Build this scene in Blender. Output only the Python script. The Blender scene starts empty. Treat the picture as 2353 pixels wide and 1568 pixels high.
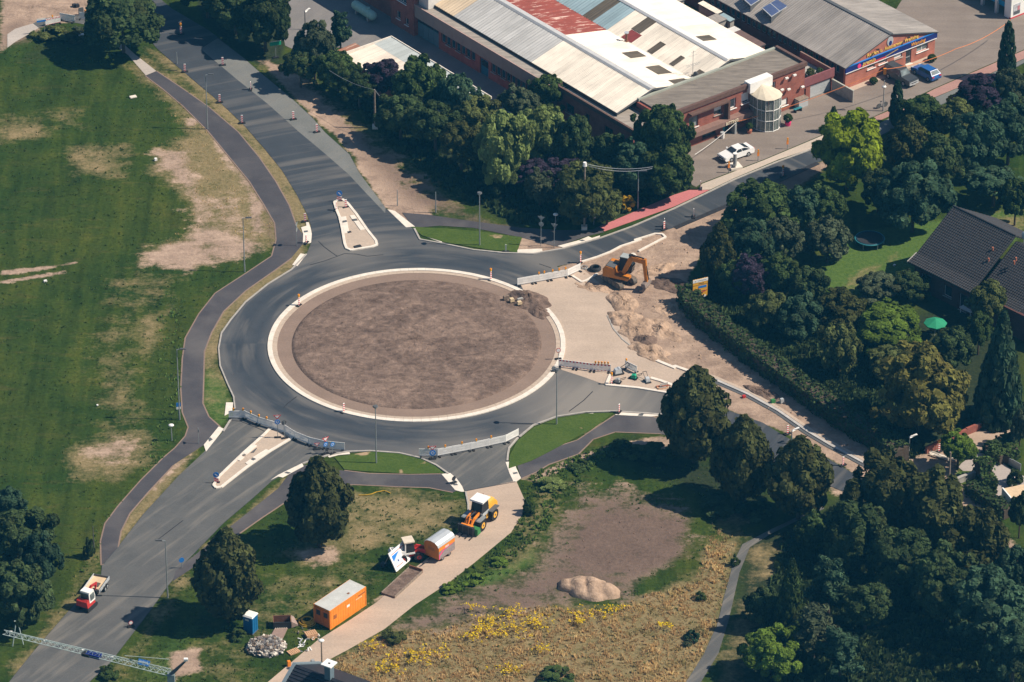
import bpy, math, random
import numpy as np
from mathutils import Matrix, Vector
random.seed(7)
RNG = np.random.default_rng(11)
R = math.radians
SC = bpy.context.scene
COL = SC.collection

# ------------------------------------------------------------------ camera, sky, sun, exposure
PITCH, DIST, FPX, PW, PH = R(31.0), 550.0, 11000.0, 2353.0, 1568.0
cam = bpy.data.objects.new('camera', bpy.data.cameras.new('camera'))
cam.data.sensor_width = 36.0
cam.data.lens = 36.0 * FPX / PW
cam.data.clip_start, cam.data.clip_end = 5.0, 6000.0
CAM = (0.0, -DIST * math.cos(PITCH), DIST * math.sin(PITCH))
cam.location = CAM
cam.rotation_euler = (R(90) - PITCH, 0, 0)
COL.objects.link(cam)
SC.camera = cam
SUN_EL, SUN_AZ = R(47.0), R(93.5)          # azimuth measured clockwise from +Y
world = bpy.data.worlds.new('World'); SC.world = world; world.use_nodes = True
wn = world.node_tree.nodes; wl = world.node_tree.links
sky = wn.new('ShaderNodeTexSky'); sky.sky_type = 'NISHITA'; sky.sun_disc = False
sky.sun_elevation = SUN_EL; sky.sun_rotation = SUN_AZ
sky.air_density = 1.0; sky.dust_density = 0.4; sky.ozone_density = 2.0
wl.new(sky.outputs[0], wn['Background'].inputs[0]); wn['Background'].inputs[1].default_value = 0.068
sun = bpy.data.objects.new('sun', bpy.data.lights.new('sun', 'SUN'))
sun.data.energy = 5.0; sun.data.angle = R(0.5); sun.data.color = (1.0, 0.885, 0.73)
sdir = Vector((math.sin(SUN_AZ) * math.cos(SUN_EL), math.cos(SUN_AZ) * math.cos(SUN_EL), math.sin(SUN_EL)))
sun.rotation_euler = sdir.to_track_quat('Z', 'Y').to_euler(); sun.location = sdir * 300
COL.objects.link(sun)
SC.view_settings.view_transform = 'Standard'; SC.view_settings.look = 'None'
SC.view_settings.exposure = 0.40; SC.view_settings.gamma = 1.0; SC.view_settings.use_curve_mapping = False
SC.render.engine = 'CYCLES'
SC.cycles.use_denoising = True
SC.cycles.max_bounces = 5; SC.cycles.transparent_max_bounces = 4; SC.cycles.volume_bounces = 0

# ------------------------------------------------------------------ where things stand (surveyed from the photograph, in metres)
_s, _c = math.sin(PITCH), math.cos(PITCH)
def P(px, py, z=0.0):
    u = (px - PW / 2) / FPX; v = -(py - PH / 2) / FPX
    d = (u, _c + v * _s, -_s + v * _c)
    t = (z - CAM[2]) / d[2]
    return (CAM[0] + t * d[0], CAM[1] + t * d[1])
def scale_at(y):
    return FPX / math.hypot(y - CAM[1], CAM[2])
REG = dict(A=(0,0,1400),B=(1300,0,1400),C=(2696,0,1400),D=(0,900,1400),E=(1300,900,1400),F=(2696,900,1400),G=(0,1797,1400),H=(1300,1797,1400),I=(2696,1797,1400),
J=(2020,960,700),K=(2180,1360,540),L=(1500,1960,600),M=(900,2300,600),N=(860,1600,600),O=(1640,1680,500),Q=(260,2260,300),R=(0,2480,720),S=(2700,200,600),T=(3300,80,500),U=(2600,500,600),V=(2600,0,600),X=(3520,1640,900.5),Y=(3420,800,780.5),Z=(1500,0,700),
a=(1100,720,510.3),b=(3420,330,300),c=(60,0,360),e=(3800,0,300.1),f=(2700,1060,240.1),g=(1960,740,440),h=(1000,0,500),i=(2960,1480,570.2),j=(3700,1080,420.1),k=(520,2640,880),l=(2240,540,420.2),m=(3700,1700,690.2),n=(1990,1150,210.1))
def dd(r, x, y):
    if r == 'd': return (x, y)
    x0, y0, w = REG[r]
    return ((x0 + x * w / 2353) / 1.740756, (y0 + y * w / 2353) / 1.740756)
def dpx(s):
    out = []; r = 'd'
    for t in s.split():
        if ',' in t:
            x, y = t.split(','); out.append(dd(r, float(x), float(y)))
        else: r = t
    return out
def pp(s, z=0.0):
    return [P(x, y, z) for x, y in dpx(s)]
def p1(s, z=0.0):
    return pp(s, z)[0]
def height(base, top):
    """height of a post whose foot and head are at these two places of the photograph"""
    bx, by = dpx(base)[0]; tx, ty = dpx(top)[0]
    x, y = P(bx, by); lo, hi = 0.0, 60.0
    for _ in range(40):
        m = (lo + hi) / 2; ry = y - CAM[1]; rz = m - CAM[2]
        if PH / 2 - FPX * (ry * _s + rz * _c) / (ry * _c - rz * _s) > ty: lo = m
        else: hi = m
    return lo

# ------------------------------------------------------------------ mesh helpers
class MB:
    def __init__(s): s.v = []; s.f = []; s.m = []; s.mats = []; s.M = None
    def mi(s, mat):
        if mat not in s.mats: s.mats.append(mat)
        return s.mats.index(mat)
    def pt(s, p):
        if s.M is not None: p = s.M @ Vector(p)
        s.v.append((p[0], p[1], p[2])); return len(s.v) - 1
    def poly(s, pts, mat):
        s.f.append([s.pt(p) for p in pts]); s.m.append(s.mi(mat))
    def hexa(s, p, mat):
        b = [s.pt(q) for q in p]; k = s.mi(mat)
        for f in ((3,2,1,0),(4,5,6,7),(0,1,5,4),(1,2,6,5),(2,3,7,6),(3,0,4,7)):
            s.f.append([b[i] for i in f]); s.m.append(k)
    def box(s, x0, x1, y0, y1, z0, z1, mat):
        s.hexa([(x0,y0,z0),(x1,y0,z0),(x1,y1,z0),(x0,y1,z0),(x0,y0,z1),(x1,y0,z1),(x1,y1,z1),(x0,y1,z1)], mat)
    def cbox(s, c, d, mat, rz=0.0, ry=0.0, rx=0.0):
        old = s.M
        L = Matrix.Translation(c) @ Matrix.Rotation(rz, 4, 'Z') @ Matrix.Rotation(ry, 4, 'Y') @ Matrix.Rotation(rx, 4, 'X')
        s.M = L if old is None else old @ L
        s.box(-d[0]/2, d[0]/2, -d[1]/2, d[1]/2, -d[2]/2, d[2]/2, mat); s.M = old
    def prism(s, poly, z0, z1, mat, top=None):
        n = len(poly); b = [s.pt((p[0], p[1], z0)) for p in poly]; t = [s.pt((p[0], p[1], z1)) for p in poly]
        ar = sum(poly[i][0]*poly[(i+1)%n][1] - poly[(i+1)%n][0]*poly[i][1] for i in range(n))
        if ar < 0: b.reverse(); t.reverse()
        k = s.mi(mat); kt = s.mi(top or mat)
        s.f.append(list(t)); s.m.append(kt); s.f.append(list(reversed(b))); s.m.append(k)
        for i in range(n):
            j = (i + 1) % n; s.f.append([b[i], b[j], t[j], t[i]]); s.m.append(k)
    def prof(s, pts, y0, y1, mat, side=None, inset=0.0):
        """outline in the x-z plane given width in y; inset pulls the upper points in"""
        zs = [p[1] for p in pts]; zm, zM = min(zs), max(zs)
        n = len(pts)
        def yy(y, z, sg): return y - sg * inset * (z - zm) / (zM - zm + 1e-6)
        a = [s.pt((p[0], yy(y0, p[1], -1), p[1])) for p in pts]; b = [s.pt((p[0], yy(y1, p[1], 1), p[1])) for p in pts]
        ar = sum(pts[i][0]*pts[(i+1)%n][1] - pts[(i+1)%n][0]*pts[i][1] for i in range(n))
        if ar < 0: a.reverse(); b.reverse()
        k = s.mi(mat); ks = s.mi(side or mat)
        s.f.append(list(a)); s.m.append(ks); s.f.append(list(reversed(b))); s.m.append(ks)
        for i in range(n):
            j = (i + 1) % n; s.f.append([a[j], a[i], b[i], b[j]]); s.m.append(k)
    def cyl(s, p0, p1, r0, r1, n, mat, caps=True):
        p0 = Vector(p0); p1 = Vector(p1); d = (p1 - p0).normalized()
        u = d.orthogonal().normalized(); w = d.cross(u)
        a = []; b = []
        for i in range(n):
            t = 2 * math.pi * i / n; o = u * math.cos(t) + w * math.sin(t)
            a.append(s.pt(p0 + o * r0)); b.append(s.pt(p1 + o * r1))
        k = s.mi(mat)
        for i in range(n):
            j = (i + 1) % n; s.f.append([a[i], a[j], b[j], b[i]]); s.m.append(k)
        if caps:
            s.f.append(list(reversed(a))); s.m.append(k); s.f.append(b); s.m.append(k)
    def tube(s, path, r, n, mat):
        for i in range(len(path) - 1): s.cyl(path[i], path[i+1], r, r, n, mat, caps=(i in (0, len(path)-2)))
    def ball(s, c, r, nu, nv, mat, zmin=-1.0):
        rings = []
        k = s.mi(mat)
        for j in range(nv + 1):
            t = -1 + 2 * j / nv
            t = max(math.sin(t * math.pi / 2), zmin); q = math.sqrt(max(0, 1 - t*t))
            rings.append([s.pt((c[0] + r[0]*q*math.cos(2*math.pi*i/nu), c[1] + r[1]*q*math.sin(2*math.pi*i/nu), c[2] + r[2]*t)) for i in range(nu)])
        for j in range(nv):
            for i in range(nu):
                i2 = (i+1) % nu; s.f.append([rings[j][i], rings[j][i2], rings[j+1][i2], rings[j+1][i]]); s.m.append(k)
    def torus(s, c, Rr, r, n, m, mat, axis='Z'):
        k = s.mi(mat); g = []
        for i in range(n):
            t = 2*math.pi*i/n; ring = []
            for j in range(m):
                q = 2*math.pi*j/m; rr = Rr + r*math.cos(q); h = r*math.sin(q)
                a, b = rr*math.cos(t), rr*math.sin(t)
                p = (a, b, h) if axis == 'Z' else ((a, h, b) if axis == 'Y' else (h, a, b))
                ring.append(s.pt((c[0]+p[0], c[1]+p[1], c[2]+p[2])))
            g.append(ring)
        for i in range(n):
            for j in range(m):
                s.f.append([g[i][j], g[(i+1)%n][j], g[(i+1)%n][(j+1)%m], g[i][(j+1)%m]]); s.m.append(k)
    def mesh(s, name, smooth=False):
        me = bpy.data.meshes.new(name); me.from_pydata(s.v, [], s.f)
        for m in s.mats: me.materials.append(m)
        me.polygons.foreach_set('material_index', s.m)
        if smooth: me.polygons.foreach_set('use_smooth', [True]*len(s.f))
        me.update(); return me
    def build(s, name, parent=None, smooth=False, label=None, kind=None):
        return link(name, s.mesh(name, smooth), parent, label, kind)
def link(name, me, parent=None, label=None, kind=None):
    o = bpy.data.objects.new(name, me); COL.objects.link(o)
    if parent is not None: o.parent = parent
    if label: o['label'] = label
    if kind: o['kind'] = kind
    return o
def tag(o, label, cat, group=None):
    o['label'] = label; o['category'] = cat
    if group: o['group'] = group
    return o
def thing(name, label, cat, loc, rz=0.0, group=None):
    o = bpy.data.objects.new(name, None); COL.objects.link(o)
    o.empty_display_size = 0.5
    o.location = (loc[0], loc[1], loc[2] if len(loc) > 2 else 0.0); o.rotation_euler = (0, 0, rz)
    return tag(o, label, cat, group)
def copy_tree(o, parent=None):
    c = o.copy(); COL.objects.link(c)
    if parent is not None: c.parent = parent
    for ch in list(o.children): copy_tree(ch, c)
    return c
def place(o, loc, rz, label, group=None):
    o.location = (loc[0], loc[1], loc[2] if len(loc) > 2 else 0.0); o.rotation_euler = (0, 0, rz); o['label'] = label
    if group: o['group'] = group
    return o

# ------------------------------------------------------------------ materials
def node_mat(name):
    m = bpy.data.materials.new(name); m.use_nodes = True
    nt = m.node_tree; b = nt.nodes['Principled BSDF']
    return m, nt, b
def noise(nt, scale, detail=4, rough=0.55, vec=None, dist=0.0):
    n = nt.nodes.new('ShaderNodeTexNoise'); n.inputs['Scale'].default_value = scale
    n.inputs['Detail'].default_value = detail; n.inputs['Roughness'].default_value = rough; n.inputs['Distortion'].default_value = dist
    if vec is not None: nt.links.new(vec, n.inputs['Vector'])
    return n.outputs[0]
def ramp(nt, fac, stops):
    r = nt.nodes.new('ShaderNodeValToRGB'); el = r.color_ramp.elements
    while len(el) < len(stops): el.new(0.5)
    for e, (p, c) in zip(el, stops):
        e.position = p; e.color = (c[0], c[1], c[2], 1) if not isinstance(c, (int, float)) else (c, c, c, 1)
    nt.links.new(fac, r.inputs[0]); return r.outputs[0]
def mix(nt, fac, a, b, mode='MIX'):
    n = nt.nodes.new('ShaderNodeMixRGB'); n.blend_type = mode
    for sock, val in ((n.inputs[0], fac), (n.inputs[1], a), (n.inputs[2], b)):
        if hasattr(val, 'is_linked'): nt.links.new(val, sock)
        elif isinstance(val, (int, float)): sock.default_value = val
        else: sock.default_value = (val[0], val[1], val[2], 1)
    return n.outputs[0]
def maths(nt, op, a, b=0.0, clamp=False):
    n = nt.nodes.new('ShaderNodeMath'); n.operation = op; n.use_clamp = clamp
    for sock, val in ((n.inputs[0], a), (n.inputs[1], b)):
        if hasattr(val, 'is_linked'): nt.links.new(val, sock)
        else: sock.default_value = val
    return n.outputs[0]
def bump(nt, b, h, strength=0.3, dist=0.05):
    n = nt.nodes.new('ShaderNodeBump'); n.inputs['Strength'].default_value = strength; n.inputs['Distance'].default_value = dist
    nt.links.new(h, n.inputs['Height']); nt.links.new(n.outputs[0], b.inputs['Normal'])
def objco(nt, gen='Object'):
    return nt.nodes.new('ShaderNodeTexCoord').outputs[gen]
def worldpos(nt):
    return nt.nodes.new('ShaderNodeNewGeometry').outputs['Position']
MATS = {}
def mk(name, c, var=0.18, scale=3.0, rough=0.7, metal=0.0, spec=0.3, dirt=None, dirt_amt=0.35):
    """a plain coloured surface with worn, uneven colour"""
    if name in MATS: return MATS[name]
    m, nt, b = node_mat(name)
    co = objco(nt)
    f = noise(nt, scale, 5, 0.6, co)
    lo = tuple(x * (1 - var) for x in c); hi = tuple(min(1, x * (1 + var)) for x in c)
    col = ramp(nt, f, [(0.3, lo), (0.7, hi)])
    if dirt:
        g = noise(nt, scale * 0.35 + 0.3, 6, 0.7, co)
        col = mix(nt, ramp(nt, g, [(0.5, 0.0), (0.75, dirt_amt)]), col, dirt)
    nt.links.new(col, b.inputs['Base Color'])
    b.inputs['Roughness'].default_value = rough; b.inputs['Metallic'].default_value = metal
    b.inputs['Specular IOR Level'].default_value = spec
    MATS[name] = m; return m
W = mk('white_paint', (0.82, 0.81, 0.78), 0.06, 2.0, 0.5, dirt=(0.45, 0.41, 0.36))
WK = mk('white_concrete', (0.70, 0.64, 0.56), 0.10, 1.2, 0.85, dirt=(0.45, 0.38, 0.32))
KERB = mk('kerb_concrete', (0.37, 0.345, 0.315), 0.15, 1.5, 0.9, dirt=(0.30, 0.26, 0.22))
CONC = mk('concrete', (0.36, 0.34, 0.31), 0.2, 1.5, 0.9, dirt=(0.22, 0.2, 0.17))
ORANGE = mk('orange_paint', (0.80, 0.25, 0.025), 0.10, 2.5, 0.45, dirt=(0.40, 0.16, 0.05))
ORANGE_M = mk('machine_orange', (0.52, 0.18, 0.02), 0.15, 3, 0.45, dirt=(0.30, 0.2, 0.1), dirt_amt=0.5)
YELLOW_M = mk('machine_yellow', (0.78, 0.40, 0.04), 0.10, 3, 0.45, dirt=(0.35, 0.22, 0.08))
LAMPO = mk('amber_lens', (0.80, 0.30, 0.02), 0.08, 6, 0.25)
RED = mk('red_paint', (0.48, 0.035, 0.03), 0.12, 3, 0.4, dirt=(0.25, 0.05, 0.04))
REDF = mk('red_film', (0.55, 0.06, 0.07), 0.08, 5, 0.45)
BLUE = mk('blue_sign_film', (0.03, 0.20, 0.60), 0.06, 5, 0.4)
NAVY = mk('navy_fascia', (0.012, 0.025, 0.16), 0.1, 2, 0.5)
GREENM = mk('green_paint', (0.04, 0.20, 0.06), 0.15, 3, 0.5)
GREENL = mk('bright_green_paint', (0.02, 0.35, 0.20), 0.15, 3, 0.5)
DARK = mk('dark_rubber', (0.018, 0.018, 0.02), 0.25, 4, 0.8)
BLACK = mk('black_steel', (0.03, 0.03, 0.033), 0.2, 3, 0.6)
STEEL = mk('galvanised_steel', (0.30, 0.33, 0.34), 0.12, 4, 0.5, 0.35)
GREYP = mk('grey_paint', (0.30, 0.31, 0.31), 0.1, 3, 0.55)
GREYD = mk('dark_grey_paint', (0.10, 0.105, 0.11), 0.1, 3, 0.55)
ALU = mk('aluminium_sheet', (0.55, 0.58, 0.60), 0.08, 2.5, 0.4, 0.3)
TANW = mk('plywood', (0.60, 0.45, 0.29), 0.12, 2, 0.8)
BROWNF = mk('brown_fascia', (0.13, 0.075, 0.06), 0.15, 2, 0.7)
PINK = mk('pink_plastic', (0.75, 0.05, 0.20), 0.08, 4, 0.5)
TERRA = mk('terracotta', (0.40, 0.14, 0.08), 0.12, 4, 0.8)
MUD = mk('dried_mud', (0.22, 0.165, 0.125), 0.3, 3, 0.95)
RUSTY = mk('rusty_steel', (0.22, 0.10, 0.06), 0.35, 3, 0.85)
TEAL = mk('teal_paint', (0.04, 0.22, 0.26), 0.15, 3, 0.5)
TOILETB = mk('blue_plastic', (0.012, 0.13, 0.30), 0.12, 3, 0.5)
YHOSE = mk('yellow_hose', (0.55, 0.33, 0.03), 0.12, 4, 0.6)
MINT = mk('pale_green_paint', (0.36, 0.56, 0.48), 0.1, 2, 0.5)
WOODP = mk('weathered_wood', (0.24, 0.19, 0.15), 0.3, 4, 0.9)
PALLET = mk('pallet_wood', (0.55, 0.33, 0.19), 0.2, 4, 0.9)
BARK = mk('bark', (0.075, 0.055, 0.04), 0.3, 5, 0.95)
def glass(name, c, rough=0.12):
    m, nt, b = node_mat(name)
    f = noise(nt, 0.9, 2, 0.5, objco(nt))
    nt.links.new(ramp(nt, f, [(0.35, tuple(x*0.6 for x in c)), (0.65, tuple(x*1.5 for x in c))]), b.inputs['Base Color'])
    b.inputs['Roughness'].default_value = rough; b.inputs['Specular IOR Level'].default_value = 0.7
    return m
GLASS = glass('window_glass', (0.025, 0.035, 0.045)); GLASSB = glass('blue_window_glass', (0.02, 0.06, 0.085))
GLASSL = glass('pale_window_glass', (0.16, 0.19, 0.19))
def brick(name, c1, c2, mortar):
    m, nt, b = node_mat(name)
    t = nt.nodes.new('ShaderNodeTexBrick'); co = objco(nt)
    sx = nt.nodes.new('ShaderNodeSeparateXYZ'); nt.links.new(co, sx.inputs[0])
    cx = nt.nodes.new('ShaderNodeCombineXYZ')
    nt.links.new(maths(nt, 'ADD', sx.outputs[0], sx.outputs[1]), cx.inputs[0]); nt.links.new(sx.outputs[2], cx.inputs[1])
    nt.links.new(cx.outputs[0], t.inputs['Vector'])
    t.inputs['Color1'].default_value = (*c1, 1); t.inputs['Color2'].default_value = (*c2, 1); t.inputs['Mortar'].default_value = (*mortar, 1)
    t.inputs['Scale'].default_value = 1.0; t.inputs['Brick Width'].default_value = 0.25; t.inputs['Row Height'].default_value = 0.083; t.inputs['Mortar Size'].default_value = 0.008
    f = noise(nt, 0.8, 4, 0.6, co)
    nt.links.new(mix(nt, 0.7, t.outputs[0], ramp(nt, f, [(0.3, 0.7), (0.7, 1.25)]), 'MULTIPLY'), b.inputs['Base Color'])
    b.inputs['Roughness'].default_value = 0.9; b.inputs['Specular IOR Level'].default_value = 0.2
    return m
BRICK = brick('red_brick', (0.33, 0.10, 0.07), (0.26, 0.075, 0.055), (0.25, 0.16, 0.13))
BRICK2 = brick('orange_brick', (0.44, 0.15, 0.10), (0.38, 0.125, 0.085), (0.36, 0.2, 0.16))
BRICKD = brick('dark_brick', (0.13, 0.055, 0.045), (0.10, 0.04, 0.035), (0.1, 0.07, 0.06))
def sheet(name, c, streak=0.25, rust=None, along='y'):
    """profiled roof sheet: streaks run down the slope (local y)"""
    m, nt, b = node_mat(name); co = worldpos(nt)
    ob = nt.nodes.new('ShaderNodeObjectInfo'); va = nt.nodes.new('ShaderNodeVectorMath'); va.operation = 'ADD'
    nt.links.new(objco(nt), va.inputs[0]); sc_ = nt.nodes.new('ShaderNodeVectorMath'); sc_.operation = 'SCALE'; nt.links.new(ob.outputs['Location'], sc_.inputs[0]); sc_.inputs['Scale'].default_value = 1.7; nt.links.new(sc_.outputs[0], va.inputs[1])
    mp = nt.nodes.new('ShaderNodeMapping'); mp.inputs['Scale'].default_value = (1.6, 0.13, 0.2) if along == 'y' else (0.13, 1.6, 0.2)
    nt.links.new(va.outputs[0], mp.inputs[0])
    f = noise(nt, 2.2, 5, 0.65, mp.outputs[0]); g = noise(nt, 0.25, 4, 0.6, co)
    col = ramp(nt, f, [(0.3, tuple(x*(1-streak) for x in c)), (0.62, c)])
    col = mix(nt, 0.5, col, ramp(nt, g, [(0.35, 0.72), (0.65, 1.15)]), 'MULTIPLY')
    if rust: col = mix(nt, ramp(nt, f, [(0.57, 0.0), (0.62, 0.8)]), col, rust)
    oi = nt.nodes.new('ShaderNodeObjectInfo')
    col = mix(nt, 1.0, col, ramp(nt, oi.outputs['Random'], [(0, 0.90), (1, 1.06)]), 'MULTIPLY')
    nt.links.new(col, b.inputs['Base Color']); b.inputs['Roughness'].default_value = 0.7; b.inputs['Specular IOR Level'].default_value = 0.25
    return m
SH_WHITE = sheet('white_roof_sheet', (0.80, 0.73, 0.63), 0.18)
SH_GREY = sheet('grey_white_roof_sheet', (0.56, 0.55, 0.53), 0.22)
SH_TAN = sheet('tan_roof_sheet', (0.68, 0.54, 0.38), 0.2)
SH_CREAM = sheet('cream_roof_sheet', (0.80, 0.72, 0.62), 0.12)
SH_RED = sheet('red_roof_sheet', (0.27, 0.062, 0.045), 0.3, (0.60, 0.46, 0.40))
SH_BLUE = sheet('pale_blue_roof_sheet', (0.31, 0.42, 0.46), 0.15)
SH_FC = sheet('grey_fibre_cement_sheet', (0.34, 0.31, 0.285), 0.3, None, 'x')
SH_SHED = sheet('rosy_cream_roof_sheet', (0.74, 0.65, 0.56), 0.2)
SH_PALE = sheet('pale_grey_blue_roof_sheet', (0.44, 0.48, 0.48), 0.12)
SH_RUST = sheet('rusty_roof_sheet', (0.36, 0.17, 0.11), 0.4, (0.5, 0.42, 0.36))
SH_BROWN = sheet('brown_roof_sheet', (0.16, 0.10, 0.09), 0.3)
SKYL = sheet('weathered_skylight', (0.14, 0.115, 0.085), 0.5)
def flat_roof(name, c):
    m, nt, b = node_mat(name); co = worldpos(nt)
    mp = nt.nodes.new('ShaderNodeMapping'); mp.inputs['Rotation'].default_value = (0, 0, R(-38)); mp.inputs['Scale'].default_value = (0.25, 1.3, 1)
    nt.links.new(co, mp.inputs[0])
    f = noise(nt, 1.6, 6, 0.65, mp.outputs[0]); g = noise(nt, 0.35, 5, 0.7, co)
    col = ramp(nt, f, [(0.3, tuple(x*0.62 for x in c)), (0.7, tuple(x*1.2 for x in c))])
    col = mix(nt, ramp(nt, g, [(0.55, 0.0), (0.72, 0.6)]), col, tuple(x*0.45 for x in c))
    nt.links.new(col, b.inputs['Base Color']); b.inputs['Roughness'].default_value = 0.95
    return m
FELT = flat_roof('roofing_felt', (0.215, 0.185, 0.155))
FELTL = flat_roof('pale_roofing_felt', (0.33, 0.29, 0.25))
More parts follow.
